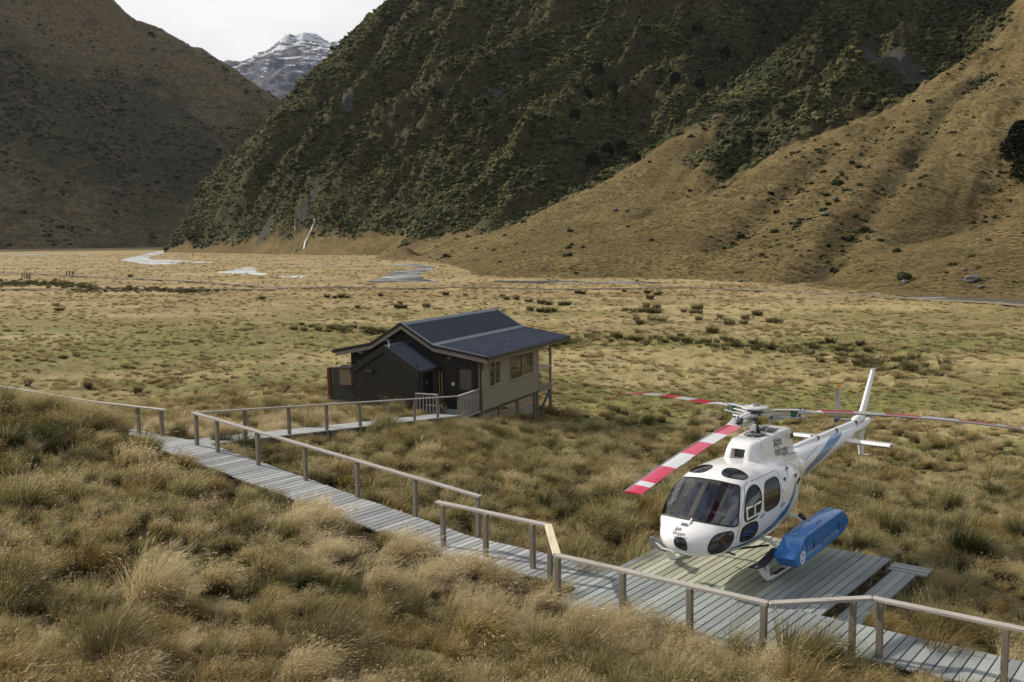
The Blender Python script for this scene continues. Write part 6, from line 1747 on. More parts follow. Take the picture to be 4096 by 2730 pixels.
def grass_species(x, y, near):
    n = len(x); s, t = st(x, y); u = RNG.uniform(0, 1, n)
    pn = fbm(x * .11, y * .11, 3, 201); pn2 = fbm(x * .25 + 7, y * .25, 3, 207); pn3 = fbm(x * .16 + 31, y * .16, 3, 211)
    if near:
        pz = 1.0 * np.exp(-((s + 14.0) / 5.0) ** 2 - ((t - 13.9) / 1.5) ** 2) + .8 * np.exp(-((s + 8) / 4) ** 2 - ((t - 13.3) / 1.3) ** 2)
        dx, dy = x - HA[0], y - HA[1]; ha = dx * hdv[0] + dy * hdv[1]; hb = dx * hn[0] + dy * hn[1]
        pz = np.maximum(pz, ((hb > 1.2) & (hb < 7) & (ha > 2) & (ha < 16)) * .75)
        pale = (pz + RNG.normal(0, .18, n)) > .55; pale |= (pn + RNG.normal(0, .10, n)) > .50
        grn = (pn2 + RNG.normal(0, .1, n)) > .26
        rust = (pn3 + .25 * (s < -8) * (t < 12) + RNG.normal(0, .15, n)) > .22  # rust patches, plus extra at lower left painting in that corner's shade
        base = np.select([u < .30, u < .62, u < .80], [RNG.integers(0, 2, n), 2 + RNG.integers(0, 2, n), np.full(n, 5)], 3)
        idx = np.where(pale, 6 + RNG.integers(0, 2, n), np.where(grn & (u < .7), 4, np.where(rust & (u < .75), 5, base)))
    else:
        idx = np.select([u < .36, u < .62, u < .72, u < .80], [8, 9, 10, 11], 12)
        idx = np.where((pn > .15) & (u < .7), 12, idx); idx = np.where((pn2 < -.2) & (u < .5), 9, idx)
        r = np.hypot(x, y)
        idx = np.where((r > 110) & (RNG.uniform(0, 1, n) < sstep(110, 230, r) * .95), np.where(u < .5, 8, 12), idx)
    return idx
def clean(x, y, far):
    keep = ~keepout(x, y)
    if far: keep &= ~rivmask(x, y)
    return keep
def grass_band(r0, r1, dens, near, s0_, s1_):
    x, y = polar_pts(r0, r1, dens); k = clean(x, y, r1 > 130); x, y = x[k], y[k]; n = len(x)
    if not near:
        k = RNG.uniform(0, 1, n) < np.clip(.50 + 1.5 * fbm(x * .09, y * .16, 4, 221) + .7 * fbm(x * .4, y * .5, 2, 223), .06, 1); x, y = x[k], y[k]; n = len(x)
    s, t = st(x, y); idx = grass_species(x, y, near); z = gz(x, y) - .02; sc = RNG.uniform(s0_, s1_, n) * (1 if near else np.clip(1.05 + .9 * fbm(x * .07, y * .12, 3, 227), .55, 1.6))
    if near: sc *= .72
    S3 = np.stack([sc, sc, sc], 1)
    if not near: S3[:, 2] *= np.where(np.hypot(x, y) > 120, .55, .7)
    return np.stack([x, y, z], 1), RNG.normal(0.0, .55, n), S3, idx, np.clip(RNG.normal(.5 if near else .58, .2 if near else .12, n), 0, 1)
def tussock_band(r0, r1, dens, per, spread, s0_, s1_):
    """tussocks: several tufts of one kind round a common crown"""
    cx, cy = polar_pts(r0, r1, dens); n = len(cx); ci = grass_species(cx, cy, True); ct = np.clip(RNG.normal(.5, .22, n), 0, 1)
    s, t = st(cx, cy)
    big = np.exp(RNG.normal(-.05, .28, n)) * (1 + .25 * np.exp(-((t - 14.2) / 1.2) ** 2)); tall = RNG.uniform(0, 1, n) < .10
    X, Y, S, I, T, R = [], [], [], [], [], []
    for _ in range(per):
        a = RNG.uniform(0, 2 * PI, n); d = np.abs(RNG.normal(0, spread, n)) * big
        X.append(cx + d * np.cos(a)); Y.append(cy + d * np.sin(a)); S.append(RNG.uniform(s0_, s1_, n) * big * (1.1 - .45 * np.clip(d / (2.2 * spread), 0, 1)))
        I.append(np.where(tall & (RNG.uniform(0, 1, n) < .5), np.where(ci == 4, 13, np.where(ci >= 6, 14, np.where(ci == 5, 15, 13))), ci)); T.append(np.clip(ct + RNG.normal(0, .08, n), 0, 1)); R.append(RNG.normal(0, .6, n))
    x, y, S, I, T, R = [np.concatenate(q) for q in (X, Y, S, I, T, R)]
    k = clean(x, y, False); x, y, S, I, T, R = x[k], y[k], S[k], I[k], T[k], R[k]
    s, t = st(x, y)
    S = np.where((t > 15.1) & (t < 15.62) & (s > -28) & (s < 4), S * .8, S)
    return np.stack([x, y, gz(x, y) - .02], 1), R, np.stack([S, S, S], 1), I, T
bands = [(4.5, 16, 15, True, .75, 1.15), (16, 30, 10, True, .75, 1.2), (30, 52, 5.5, True, .8, 1.25), (48, 80, 4.2, False, .55, 1.25), (80, 130, 2.0, False, .6, 1.4), (130, 230, .60, False, .8, 1.7), (230, 420, .13, False, 1.1, 2.0), (420, 720, .045, False, 1.3, 2.4)]
res = [grass_band(*b) for b in bands]
res += [tussock_band(4.5, 16, 2.2, 11, .19, .62, 1.0), tussock_band(16, 32, 1.7, 9, .19, .62, 1.05), tussock_band(32, 62, .8, 7, .22, .75, 1.15)]
# tall growth that hides the left end of the boardwalk
_s = RNG.uniform(-35, -26.5, 420); _t = RNG.uniform(14.2, 15.62, 420); _x, _y = xy(_s, _t)
_q = RNG.uniform(.75, 1.1, 420); res.append((np.stack([_x, _y, gz(_x, _y) - .02], 1), RNG.normal(0, .6, 420), np.stack([_q, _q, _q], 1), 13 + RNG.integers(0, 3, 420), RNG.uniform(.2, .7, 420)))
P_ = np.concatenate([r[0] for r in res]); rz = np.concatenate([r[1] for r in res]); sc_ = np.concatenate([r[2] for r in res]); ix_ = np.concatenate([r[3] for r in res]); tn_ = np.concatenate([r[4] for r in res])
print('grass instances', len(P_))
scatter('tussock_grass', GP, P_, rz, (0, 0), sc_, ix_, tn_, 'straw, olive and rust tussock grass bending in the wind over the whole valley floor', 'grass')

# large tussocks one can tell apart
def clump(name, n, H, R, lean, droop, w, mat, seed, heads=60): return tuft(name, n, H, R, lean, droop, w, mat, seed, 5, heads, upright=.35)
BT = {'olive': [clump('foliage', 800, 1.05, .40, .55, 1.35, .010, G_olive, 40 + k) for k in range(2)], 'dark': [clump('foliage', 800, 1.0, .42, .5, 1.4, .011, G_green, 50 + k) for k in range(2)],
      'rust': [clump('foliage', 560, .95, .40, .5, 1.2, .011, G_rust, 60 + k) for k in range(2)], 'pale': [clump('foliage', 560, 1.0, .36, .8, .9, .010, G_pale, 70 + k, 200) for k in range(2)]}
def ground_hit(u, v):
    d = rayc(u, v); lo, hi = 3.0, 400.0
    k = np.concatenate([np.linspace(4, 60, 900), np.linspace(60, 420, 1400)[1:]]); Pp = d[None] * k[:, None]
    zz = gz(Pp[:, 0], Pp[:, 1]); b = np.argmax(Pp[:, 2] + CAMZ < zz); return Pp[b][0], Pp[b][1], float(zz[b])
BIG = [(330, 2330, 'rust', 1.0, 'rust-tipped tussock in the lower left, above the big dark one'), (420, 2660, 'dark', 1.15, 'big shaded green tussock in the bottom left corner area'), (60, 2420, 'olive', 1.0, 'olive tussock cut by the left edge below the handrail'),
 (1290, 2640, 'olive', 1.2, 'large fountain-shaped tussock at the bottom, left of the middle'), (2330, 2640, 'pale', 1.0, 'windswept pale tussock at the bottom centre'), (1560, 2480, 'dark', .7, 'dark tussock right of the large fountain-shaped one'),
 (190, 1790, 'dark', 1.1, 'dark tussock under the far left handrail, second from the edge'), (40, 1800, 'dark', .95, 'dark tussock at the left edge under the handrail'), (590, 1735, 'dark', .85, 'dark green tussock just left of the handrail end post'), (700, 1745, 'dark', .85, 'dark green tussock between the two handrails at the junction'),
 (350, 1560, 'olive', .9, 'round olive tussock beyond the left handrail, leftmost of three'), (550, 1575, 'olive', .95, 'olive tussock beyond the left handrail, middle of three'), (790, 1590, 'olive', .8, 'olive tussock behind the corner post, right of the row'), (950, 1580, 'pale', .8, 'bleached tussock behind the path handrail'),
 (110, 1545, 'olive', .85, 'olive tussock near the left edge beyond the handrail'), (1000, 1720, 'olive', .7, 'tussock beside the first post of the path to the hut'), (1570, 1665, 'dark', .7, 'green tussock against the annex wall'), (1570, 1740, 'olive', .9, 'olive tussock at the right edge of the path below the annex'),
 (1760, 1745, 'olive', .95, 'tall tussock in front of the porch'), (1860, 1750, 'pale', .9, 'pale tussock in front of the hut corner'), (1990, 1760, 'olive', .9, 'tussock below the base boards of the hut'), (2100, 1755, 'olive', .85, 'tussock below the last stilt of the hut'),
 (2440, 1780, 'dark', .9, 'dark tussock left of the rotor tip, nearer the hut'), (2590, 1770, 'dark', .95, 'dark tussock just left of the front rotor blade'), (2680, 1840, 'olive', .8, 'tussock seen between rotor blade and cabin'), (2780, 1710, 'olive', .7, 'olive tussock behind the rotor head'),
 (3330, 2100, 'olive', .9, 'tussock behind the blue pod, nearest the tail boom'), (3560, 2170, 'olive', .95, 'yellow-green tussock beyond the deck corner'), (3860, 2240, 'olive', 1.15, 'largest tussock right of the deck'), (4080, 2180, 'dark', .9, 'dark tussock at the right edge of the photo'),
 (3450, 2200, 'rust', .7, 'rust tussock beside the far corner of the deck'), (3390, 1920, 'rust', .6, 'small rust tussock below the tail stabiliser, left'), (3580, 1985, 'rust', .6, 'small rust tussock below the tail stabiliser, right'), (3740, 1960, 'rust', .55, 'small dark rust tussock far right of the tail'),
 (3530, 2640, 'rust', .95, 'brown tussock leaning under the right handrail'), (2160, 2330, 'pale', .75, 'feathery tuft at the foot of the pale rail board'), (3300, 2700, 'olive', .9, 'tussock below the netted walk at the bottom right'), (2950, 2660, 'pale', .9, 'pale tussock at the bottom below the third rail post'),
 (1500, 2000, 'rust', .65, 'rust tussock between boardwalk and hut, left'), (1900, 2000, 'olive', .75, 'olive tussock beyond the end of the long handrail'), (2250, 2010, 'rust', .8, 'arching rust-brown tussock left of the rotor tip'), (2380, 2160, 'olive', .85, 'tussock beside the nose of the helicopter'), (1180, 1880, 'olive', .6, 'tussock in the fork of the two boardwalks')]
kinds_lab = {}
for i, (u, v, kd, sc, lab) in enumerate(BIG):
    x, y, z = ground_hit(u, v)
    if u == 590: x, y = xy(-26.5, 17.75); z = float(gz(np.array(x), np.array(y)))
    if u == 700: x, y = xy(-25.2, 17.7); z = float(gz(np.array(x), np.array(y)))
    if bool(keepout(np.array(x), np.array(y))): x += .9; z = float(gz(np.array(x), np.array(y)))
    t = thing('tussock', lab, 'tussock', (x, y, z - .03), random.uniform(-.4, .4), 'large single tussocks')
    o = link('foliage', BT[kd][i % 2], t); o.scale = (sc, sc, sc * random.uniform(.9, 1.1))
# rush clumps on the flats
RU = [tuft('foliage', 150, .9, .8, .1, .25, .05, G_rush, 80 + k, 2) for k in range(3)]
rp_ = [(2065,1200),(2115,1210),(2165,1215),(2195,1220),(2243,1222),(2268,1222),(2120,1245),(2160,1248),(2200,1250),(2313,1175),(2330,1176),(2497,1168),(2590,1176),(2632,1182),(2600,1196),(2500,1245),(2530,1250),(2565,1250),(2600,1252),(2625,1254),(2586,1232),(2627,1236),(2735,1250),(2772,1254),(2790,1238),(2800,1254),(2545,1282),(2560,1298),(2605,1288),(2648,1290),(2795,1282),(2880,1275),(2980,1279),(2975,1298),(3027,1264),(3075,1290),(3110,1295),(2915,1302),(2850,1334),(3320,1376),(3440,1385),
 (1308,1190),(1340,1195),(1367,1192),(1390,1193),(1523,1187),(1784,1181),(1862,1187),(1432,1232),(1601,1216),(1706,1228),(1593,1232),(1619,1232),(1049,1198),(522,1109),(2010,1190),(2027,1200),(225,1226),(240,1245)]
n_r = 0; RUSH = []
for (u, v) in rp_:
    x, y, z = ground_hit(u, v)
    o = link('rush_clump', RU[n_r % 3], loc=(x, y, z), rot=(0, 0, random.uniform(0, 6))); k = random.uniform(.8, 1.3); o.scale = (k * random.uniform(.9, 1.7), k, k * .85)
    o['uv'] = 0; del o['uv']; RUSH.append((u, v, o)); n_r += 1
def region(u, v):
    if u < 1000: return 'on the far left flats'
    if v > 1325: return 'on the green meadow right of the helicopter tail'
    if u < 1640: return 'on the flats left of the hut roof'
    if u < 2030: return 'on the flats just behind the hut ridge'
    if u < 2290: return 'right of the hut roof, in the ' + ('upper' if v < 1232 else 'lower') + ' row'
    if u < 2700: return 'mid-flats, ' + ('row nearest the thin boardwalk' if v < 1200 else 'middle row' if v < 1270 else 'bottom row')
    return 'right of the middle flats, ' + ('upper row' if v < 1260 else 'lower row')
ORD = ['first', 'second', 'third', 'fourth', 'fifth', 'sixth', 'seventh', 'eighth', 'ninth', 'tenth']
regs = {}
for u, v, o in sorted(RUSH, key=lambda q: q[0]): regs.setdefault(region(u, v), []).append(o)
for rg_, L in regs.items():
    for i, o in enumerate(L): tag(o, ('dark rush clump ' + rg_ + (', ' + ORD[min(i, 9)] + ' from left' if len(L) > 1 else '')), 'rush clump', 'rush clumps scattered over the flats')
# darker bands of rushes, one strip standing in for ditch and terrace shadow lines
bandsR = [([(0, 1140), (180, 1135), (370, 1150)], 260, 6), ([(2340, 1355), (2600, 1362), (2800, 1375), (3000, 1395), (3250, 1410)], 75, 12), ([(3250, 1400), (3400, 1430), (3560, 1470), (3800, 1490)], 55, 20), ([(300, 1165), (560, 1160), (850, 1168)], 160, 5), ([(1180, 1312), (1400, 1322), (1560, 1330)], 45, 8), ([(2000, 1400), (2120, 1392), (2300, 1370)], 60, 5)]
PR = []
for L, n, jit in bandsR:
    for _ in range(n):
        k = RNG.integers(0, len(L) - 1); f = RNG.uniform(0, 1)
        u = L[k][0] * (1 - f) + L[k + 1][0] * f + RNG.normal(0, 14); v = L[k][1] * (1 - f) + L[k + 1][1] * f + RNG.normal(0, jit)
        PR.append((u, v))
PR = [ground_hit(u, v) for u, v in PR]
PR = np.array([p for p in PR if not bool(keepout(np.array(p[0]), np.array(p[1])))])
GR = [tuft('r%d' % k, 110, .62, .75, .3, .4, .05, G_rush, 90 + k, 2) for k in range(2)] + [tuft('r9', 110, .6, .7, .5, .6, .04, G_olive, 99, 2)]
n = len(PR)
scatter('rush_beds', GR, PR, RNG.uniform(0, 6, n), (0, 0), RNG.uniform(.6, 1.2, n), RNG.integers(0, 3, n), RNG.uniform(.2, .7, n), 'dark green rush beds in long low bands across the valley floor, one strip for ditch shadows', 'rushes')

# ---------------------------------------------------------------- bush on the mountainsides
def bush_mesh(seed, sub=2, flat=.75, mat=None):
    rg = np.random.default_rng(seed); bm = bmesh.new()
    for k in range(4):
        m = Matrix.Translation((rg.normal(0, .32), rg.normal(0, .32), rg.uniform(.15, .5))) @ Matrix.Scale(rg.uniform(.45, .75), 4)
        bmesh.ops.create_icosphere(bm, subdivisions=sub, radius=1.0, matrix=m)
    for v in bm.verts:
        v.co += v.normal * 0 + Vector(rg.normal(0, .05, 3)); v.co.z *= flat
    for f_ in bm.faces: f_.smooth = True
    me = bpy.data.meshes.new('bush'); bm.to_mesh(me); bm.free(); me.materials.append(mat); return me
def bush_mat(name, c0, c1, c2):
    t = NT(name); p = t.pos(); tone = t.n('ShaderNodeAttribute', attribute_name='tone', attribute_type='INSTANCER').outputs['Fac']
    n1 = t.noise(t.map(p, (.9, .9, .9)), 1.0, 5, .7); n0 = t.noise(t.map(p, (.02, .02, .02)), 1.0, 4, .6)
    k = t.math('ADD', t.math('MULTIPLY', n1, .55), t.math('ADD', t.math('MULTIPLY', tone, .35), t.math('MULTIPLY', t.math('SUBTRACT', n0, .5), 1.3)))
    c = t.ramp(k, [(0.2, c0), (0.5, c1), (0.8, c2)])
    t.pbr(c, .9, 0, .1, t.bump(n1, 1.0, .5)); return t.m
B_g = bush_mat('hebe_bush', (0.022, 0.026, 0.012), (0.069, 0.074, 0.031), (0.165, 0.158, 0.070))
B_d = bush_mat('dark_bush', (0.012, 0.015, 0.007), (0.030, 0.035, 0.014), (0.06, 0.062, 0.026))
B_t = bush_mat('tree_leaves', (0.014, 0.019, 0.008), (0.042, 0.052, 0.020), (0.10, 0.105, 0.042))
B_l = bush_mat('far_bush', (0.016, 0.018, 0.011), (0.040, 0.041, 0.022), (0.075, 0.07, 0.036))
def interp_z(fn, x, y): return fn(x, y)
ok = []
x = RNG.uniform(-260, 560, 330000); y = RNG.uniform(420, 1060, 330000)
z, f = range_height(x, y)
zf_ = zfloor(x, y)
vis = (z > zf_ + 1.5) & (np.abs(x / y) < .62) & ((z - CAMZ) / y < .30)
dens = np.clip((f - .42) / .25, 0, 1) * np.clip(.75 + 1.5 * fbm(x * .02, y * .02, 4, 331) + .8 * fbm((-x * .78 + y * .62) * .03, (x * .62 + y * .78) * .008, 4, 333), .12, 1) * (rockiness(x, y) + .25 * RNG.normal(0, .4, len(x)) < .52)
mk_ = vis & (RNG.uniform(0, 1, len(x)) < dens)
x, y, z, f = x[mk_][:140000], y[mk_][:140000], z[mk_][:140000], f[mk_][:140000]
BM = [bush_mesh(k, 1, .8, B_g) for k in range(4)] + [bush_mesh(9, 1, .9, B_d)]
n = len(x); print('bushes', n)
sz = RNG.lognormal(.08, .36, n)
scatter('hillside_bush', BM, np.stack([x, y, z - .3], 1), RNG.uniform(0, 6, n), (RNG.normal(0, .2, n), RNG.normal(0, .2, n)), sz, np.where(RNG.uniform(0, 1, n) < .90, RNG.integers(0, 4, n), 4), RNG.uniform(0, 1, n), 'dense dark green native bush covering the steep spur behind the hut', 'bush')
# scattered low shrubs on the tan fans
x = RNG.uniform(-60, 330, 60000); y = RNG.uniform(165, 640, 60000)
z, f = range_height(x, y); cl = fbm(x * .022, y * .022, 4, 303)
wob = 4 * fbm(x * .05, y * .05, 3, 51); gd = np.minimum.reduce([polydist(x + wob, y + wob, P) for P in GUL])
pr = .022 + .34 * (cl > .18) * np.clip(f * 2, .2, 1) + .55 * np.exp(-(gd / 4) ** 2)
mk_ = (z > zfloor(x, y) + 1) & (f < .5) & (np.abs(x / y) < .62) & (RNG.uniform(0, 1, len(x)) < pr * .55)
x, y, z = x[mk_][:9000], y[mk_][:9000], z[mk_][:9000]; n = len(x); print('shrubs', n)
scatter('hillside_shrubs', BM, np.stack([x, y, z - .15], 1), RNG.uniform(0, 6, n), (RNG.normal(0, .15, n), RNG.normal(0, .15, n)), RNG.lognormal(-.55, .38, n), np.where(RNG.uniform(0, 1, n) < .55, 4, RNG.integers(0, 4, n)), RNG.uniform(0, .6, n), 'small dark shrubs dotted over the tan grassy fans on the right', 'shrubs')
# grass tufts on the nearer fans
x = RNG.uniform(-40, 300, 150000); y = RNG.uniform(160, 520, 150000)
z, f = range_height(x, y)
mk_ = (z > zfloor(x, y) + .3) & (f < .5) & (np.abs(x / y) < .62) & (RNG.uniform(0, 1, len(x)) < 1.1 * (230 / np.hypot(x, y)) ** 1.5 * (.4 + .9 * np.clip(fbm(x * .05, y * .08, 4, 321) + .3, 0, 1)))
x, y, z = x[mk_][:42000], y[mk_][:42000], z[mk_][:42000]; n = len(x); print('fan tufts', n)
sc_ = RNG.uniform(.9, 2.1, n)
scatter('fan_grass', [GP[8], GP[11], GP[12]], np.stack([x, y, z - .03], 1), RNG.normal(0, .6, n), (0, 0), np.stack([sc_, sc_, sc_ * .62], 1), RNG.integers(0, 3, n), RNG.uniform(.1, .65, n), 'golden brown tussock grass on the smooth fans at the right', 'grass')
# left mountain
x = RNG.uniform(-1250, -160, 90000); y = RNG.uniform(960, 1800, 90000)
tt = x / y; mk_ = (tt > -.62) & (tt < -.12); x, y = x[mk_], y[mk_]
q = LT(x, y); z = q[:, 0]; f = q[:, 1]
h_ = np.clip((z - zfloor(x, y)) / 60, 0, 1)
z = z + h_ * (26 * fbm((x * .6 + y * .8) * .006, (x * .8 - y * .6) * .003, 6, 91, .55, True) - 9 + 8 * fbm(x * .02, y * .02, 6, 93, .6))
cl = fbm(x * .012, y * .02, 5, 311)
mk_ = (z > zfloor(x, y) + 3) & (RNG.uniform(0, 1, len(x)) < np.clip((f - .42) * 1.1 + cl * 1.3, .015, 1) * .8)
x, y, z = x[mk_][:20000], y[mk_][:20000], z[mk_][:34000]; n = len(x); print('left bush', n)
BL = [bush_mesh(20 + k, 1, .6, B_l) for k in range(3)]
scatter('far_hillside_bush', BL, np.stack([x, y, z - .8], 1), RNG.uniform(0, 6, n), (0, 0), RNG.lognormal(.62, .4, n), RNG.integers(0, 3, n), RNG.uniform(0, 1, n), 'dark scrub in drifts over the brown mountain on the left', 'scrub')
# individual trees on the spur
def crown_mesh(seed):
    rg = np.random.default_rng(seed); V = []; F = []
    for k in range(1500):
        lv = rg.integers(0, 6); zc = 1.0 + lv * .75; rad = 3.0 * math.sqrt(max(.05, 1 - ((lv - 1) / 4.6) ** 2))
        a = rg.uniform(0, 2 * PI); rr = rad * math.sqrt(rg.uniform(.15, 1)); c = np.array([rr * math.cos(a), rr * math.sin(a), zc + rg.normal(0, .22) + .35 * (1 - rr / rad)])
        s_ = rg.uniform(.22, .5); n1 = rg.normal(0, 1, 3); n1 /= np.linalg.norm(n1); n2 = np.cross(n1, rg.normal(0, 1, 3)); n2 /= np.linalg.norm(n2) + 1e-6; n2[2] *= .4
        b = len(V); V += [c + n1 * s_ * np.array([1, 1, .45]), c + n2 * s_, c - n1 * s_ * np.array([1, 1, .45]), c - n2 * s_]; F.append((b, b + 1, b + 2, b + 3))
    return mesh_of('crown', V, F, B_t)
CRN = [crown_mesh(500 + k) for k in range(3)]
TRK = MB().tube([(0, 0, -1.5), (.05, 0, 1.5), (0, .1, 3.5), (.1, 0, 5.4)], [.28, .22, .15, .05], 7).tube([(0, 0, 1.6), (.8, .3, 2.4)], [.1, .03], 5).tube([(0, 0, 2.2), (-.7, -.4, 3.0)], [.08, .03], 5).mesh('trunk', M_bearer)
TREES = [(2390, 300, 690, 1.5, 'broad dark tree high on the spur left of the ravine'), (2350, 390, 665, 1.1, 'dark tree just below the broad one on the spur'), (2450, 370, 670, 1.2, 'dark rounded tree right of the broad one'), (2300, 480, 655, 1.2, 'lone rounded tree in the middle of the dark face'),
 (2790, 130, 760, 1.4, 'dark tree near the top edge beside the black ravine'), (2900, 230, 720, 1.4, 'dark tree standing where the ravine narrows'), (2800, 350, 680, 1.3, 'dark tree in the shade left of the tan ridge crest'), (2700, 330, 690, 1.2, 'dark tree deep in the shaded hollow'),
 (2370, 660, 570, 1.3, 'leftmost of the dark trees behind the tan ridge'), (2430, 625, 578, 1.4, 'second dark tree behind the tan ridge'), (2490, 610, 585, 1.3, 'third dark tree behind the tan ridge, brightest crown'), (2540, 650, 575, 1.1, 'rightmost of the dark trees behind the tan ridge'),
 (4060, 640, 320, 1.5, 'large shaded tree at the right edge of the photo'), (4100, 720, 300, 1.4, 'shaded tree at the right edge below the large one'), (4080, 560, 335, 1.2, 'shaded tree at the right edge above the large one')]
for i, (u, v, yy, s_, lab) in enumerate(TREES):
    p = at_depth(u, v, yy)
    d = rayc(u, v); ks = np.linspace(150, 1000, 1800); X_, Y_, Z_ = d[0] * ks, d[1] * ks, d[2] * ks + CAMZ
    zz, _ = range_height(X_, Y_); b = int(np.argmax(Z_ < zz)) or 900
    t = thing('tree', lab, 'tree', (X_[b], Y_[b], float(zz[b]) - .5), random.uniform(0, 6), 'dark trees on the mountainside'); t.scale = (s_, s_, s_)
    link('crown', CRN[i % 3], t); link('trunk', TRK, t)
# boulders on the fans
def rock_mesh(seed):
    rg = np.random.default_rng(seed); bm = bmesh.new(); bmesh.ops.create_icosphere(bm, subdivisions=2, radius=1)
    for v in bm.verts: v.co *= 1 + rg.normal(0, .13); v.co.z *= .7
    me = bpy.data.meshes.new('boulder'); bm.to_mesh(me); bm.free(); me.materials.append(M_rock); return me
M_rock = simple('schist_boulder', (0.105, 0.10, 0.095), .9, var=.5, scale=1.5, bump=.5)
RKS = [rock_mesh(k) for k in range(3)]
ROCKS = [(3890, 1130, 2.6, 'large pale grey boulder near the right edge, just above the river'), (3925, 1155, 1.2, 'small boulder at the foot of the large one'), (3855, 1085, .9, 'small boulder up the slope left of the large one'), (3340, 800, 1.9, 'pale boulder in the middle of the grassy fan'), (3300, 865, 2.4, 'dark boulder below the pale one on the fan'), (3160, 825, 1.6, 'boulder on the fan left of the pale one'),
 (2460, 845, 2.3, 'mossy boulder on the lower tan ridge'), (3200, 1025, 1.0, 'grey stone low on the fan near the gully'), (3620, 1135, 1.3, 'pale stone by the foot of the slope'), (3190, 965, 1.0, 'small stone on the fan above the low grey one'), (2060 + 900, 1128, 1.2, 'stone on the river bank below the fan'), (3690, 300, 4.2, 'pale slab high on the right-hand ridge'), (2862, 475, 3.0, 'pale slab on the shady ridge crest'), (3030, 353, 3.2, 'pale slab where the two ridges meet')]
for i, (u, v, s_, lab) in enumerate(ROCKS):
    d = rayc(u, v); ks = np.linspace(120, 1000, 2600); X_, Y_, Z_ = d[0] * ks, d[1] * ks, d[2] * ks + CAMZ
    zz, _ = range_height(X_, Y_); b = int(np.argmax(Z_ < zz))
    if b == 0: X_[0], Y_[0] = on_floor(u, v); zz[0] = float(gz(np.array(X_[0]), np.array(Y_[0])))
    o = link('boulder', RKS[i % 3], loc=(X_[b], Y_[b], float(zz[b]) + s_ * .2), rot=(0, 0, i)); o.scale = (s_ * .6, s_ * .5, s_ * .45)
    tag(o, lab, 'boulder', 'boulders on the slopes')
# waterfall ribbon
M_fall = simple('white_water', (0.78, 0.80, 0.82), .4)
FALL = [(1262, 880), (1256, 900), (1248, 920), (1240, 935), (1232, 955), (1224, 975), (1218, 1000)]
def on_range(u, v):
    d = rayc(u, v); ks = np.linspace(300, 1000, 2000); X_, Y_, Z_ = d[0] * ks, d[1] * ks, d[2] * ks + CAMZ
    zz, _ = range_height(X_, Y_); b = int(np.argmax(Z_ < zz)); return Vector((X_[b], Y_[b] - .8, float(zz[b]) + .5))
for i, (L, w_, lab) in enumerate([(FALL, .32, 'thin white waterfall running down the rock at the foot of the spur'), ([(1180, 880), (1176, 905), (1184, 925)], .2, 'short faint waterfall left of the long one')]):
    pts = [on_range(u + random.uniform(-3, 3), v) for u, v in L]
    V = []; F = []
    for k, p in enumerate(pts):
        w = w_ * random.uniform(.6, 1.5); V += [p + Vector((-w, 0, 0)), p + Vector((0, -.5, .1)), p + Vector((w, 0, 0))]
    for k in range(len(pts) - 1): F += [(3 * k, 3 * k + 1, 3 * k + 4, 3 * k + 3), (3 * k + 1, 3 * k + 2, 3 * k + 5, 3 * k + 4)]
    tag(link('waterfall', mesh_of('waterfall', V, F, M_fall)), lab, 'waterfall')
# boardwalks across the valley floor
def floor_walk(px_, label, w=1.3):
    pts = []
    for (u, v) in px_: x, y = on_floor(u, v); pts.append(Vector((x, y, float(gz(np.array(x), np.array(y))) + .42)))
    b = MB()
    P2 = []
    for a, c in zip(pts[:-1], pts[1:]):
        n_ = max(1, int((c - a).length / 6))
        P2 += [a.lerp(c, k / n_) for k in range(n_)]
    P2.append(pts[-1])
    for q in P2: q.z = float(gz(np.array(q.x), np.array(q.y))) + .40
    t = thing('boardwalk', label, 'boardwalk', P2[0], 0, 'thin boardwalks across the flats')
    V = []; F = []
    for k, q in enumerate(P2):
        d = (P2[min(k + 1, len(P2) - 1)] - P2[max(k - 1, 0)]); d.z = 0; d.normalize(); n_ = Vector((-d.y, d.x, 0)) * w / 2
        for s_, zz in ((-1, 0), (1, 0), (1, -.16), (-1, -.16)): V.append(q + n_ * s_ + Vector((0, 0, zz)) - P2[0])
    for k in range(len(P2) - 1):
        for j in range(4): F.append((4 * k + j, 4 * k + (j + 1) % 4, 4 * k + 4 + (j + 1) % 4, 4 * k + 4 + j))
    link('walking_surface', mesh_of('walking_surface', V, F, M_post), t)
    b = MB()
    for q in P2[::1]: b.box(q.x - .1 - P2[0].x, q.x + .1 - P2[0].x, q.y - .1 - P2[0].y, q.y + .1 - P2[0].y, q.z - .9 - P2[0].z, q.z - .16 - P2[0].z)
    b.build('piles', M_bearer, t)
floor_walk([(-60, 1088), (300, 1108), (700, 1127), (870, 1133), (980, 1148), (1120, 1157), (1600, 1158), (2048, 1157), (2500, 1160), (2900, 1165), (3200, 1174), (3600, 1195), (3800, 1210), (4096, 1232), (4400, 1256)], 'thin grey boardwalk crossing the whole width of the valley floor')
floor_walk([(-60, 1163), (250, 1161), (600, 1163), (900, 1164), (1060, 1163), (1150, 1158)], 'short lower boardwalk on the left flats joining the long one')
for i, (u, v) in enumerate([(88, 1116), (97, 1117), (106, 1117), (113, 1118), (120, 1118), (268, 1107), (279, 1108), (291, 1108)]):
    x, y = on_floor(u, v); z = float(gz(np.array(x), np.array(y)))
    o = link('fence_post', MB().box(-.12, .12, -.12, .12, -.4, 1.5).mesh('fence_post', M_bearer), loc=(x, y, z)); tag(o, 'tiny dark post on the far left flats, ' + (['first', 'second', 'third', 'fourth', 'fifth'][i] + ' from the left edge' if i < 5 else ['left', 'middle', 'right'][i - 5] + ' one of the inner three'), 'post', 'tiny posts on the far flats')

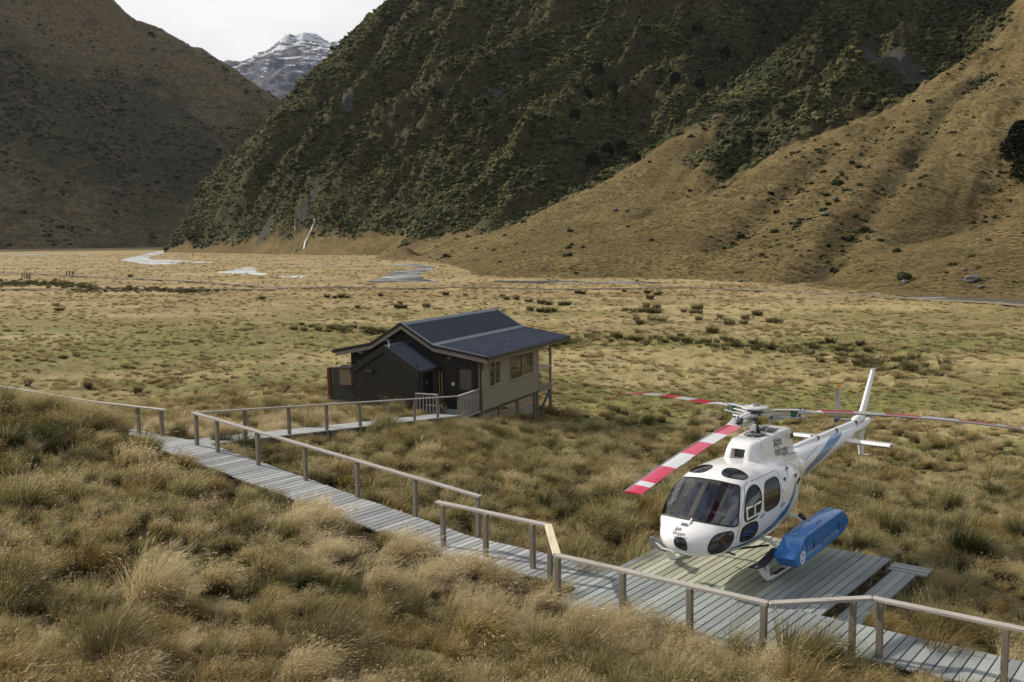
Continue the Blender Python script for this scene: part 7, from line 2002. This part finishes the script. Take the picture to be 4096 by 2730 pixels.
# ---------------------------------------------------------------- clouds added outside the frame, above the haze, to shade parts of the range
ct = NT('shade_cloud_body'); d_ = ct.n('ShaderNodeBsdfDiffuse'); d_.inputs['Color'].default_value = (0.9, 0.9, 0.92, 1)
t_ = ct.n('ShaderNodeBsdfTranslucent'); t_.inputs['Color'].default_value = (0.9, 0.9, 0.92, 1); m_ = ct.n('ShaderNodeMixShader'); m_.inputs[0].default_value = .5
ct.l(d_.outputs[0], m_.inputs[1]); ct.l(t_.outputs[0], m_.inputs[2]); ct.l(m_.outputs[0], ct.out.inputs['Surface'])
def shade_cloud(center, rx, ry, rz_, seed, n=16):
    rg = np.random.default_rng(seed); bm = bmesh.new()
    k = (2250 - center[2]) / sun_to.z; c = Vector(center) + sun_to * k
    for i in range(n):
        a = rg.uniform(0, 2 * PI); r = math.sqrt(rg.uniform(0, 1)) * .8
        m = Matrix.Translation((rx * r * math.cos(a), ry * r * math.sin(a), rg.normal(0, .3) * rz_)) @ Matrix.Diagonal((rx * rg.uniform(.25, .45), ry * rg.uniform(.25, .45), rz_ * rg.uniform(.6, 1.1), 1))
        bmesh.ops.create_icosphere(bm, subdivisions=3, radius=1.0, matrix=m)
    co = np.array([v.co[:] for v in bm.verts]); n1 = fbm(co[:, 0] * .012, co[:, 1] * .012 + co[:, 2] * .01, 4, seed)
    for v, q in zip(bm.verts, n1): v.co *= 1 + .10 * float(q)
    me = bpy.data.meshes.new('shade_cloud'); bm.to_mesh(me); bm.free(); me.materials.append(ct.m)
    me.polygons.foreach_set('use_smooth', np.ones(len(me.polygons), dtype=bool))
    tag(link('shade_cloud', me, loc=c), kind='structure')
shade_cloud((255, 760, 190), 170, 150, 60, 3); shade_cloud((150, 900, 240), 120, 120, 50, 5, 10)
shade_cloud((-560, 1380, 170), 420, 420, 90, 8, 26)

# ---------------------------------------------------------------- thin valley haze
hz = NT('haze_air'); hz.t.nodes.remove(hz.out); hz.out = hz.t.nodes.new('ShaderNodeOutputMaterial')
pv = hz.n('ShaderNodeVolumePrincipled'); pv.inputs['Density'].default_value = 1.8e-5; pv.inputs['Color'].default_value = (0.86, 0.92, 1.0, 1); pv.inputs['Anisotropy'].default_value = 0.2
hz.l(pv.outputs[0], hz.out.inputs['Volume'])
me = MB().box(-17000, 17000, -17000, 17000, -12, 1700).mesh('haze', hz.m)
tag(link('haze', me), kind='stuff')
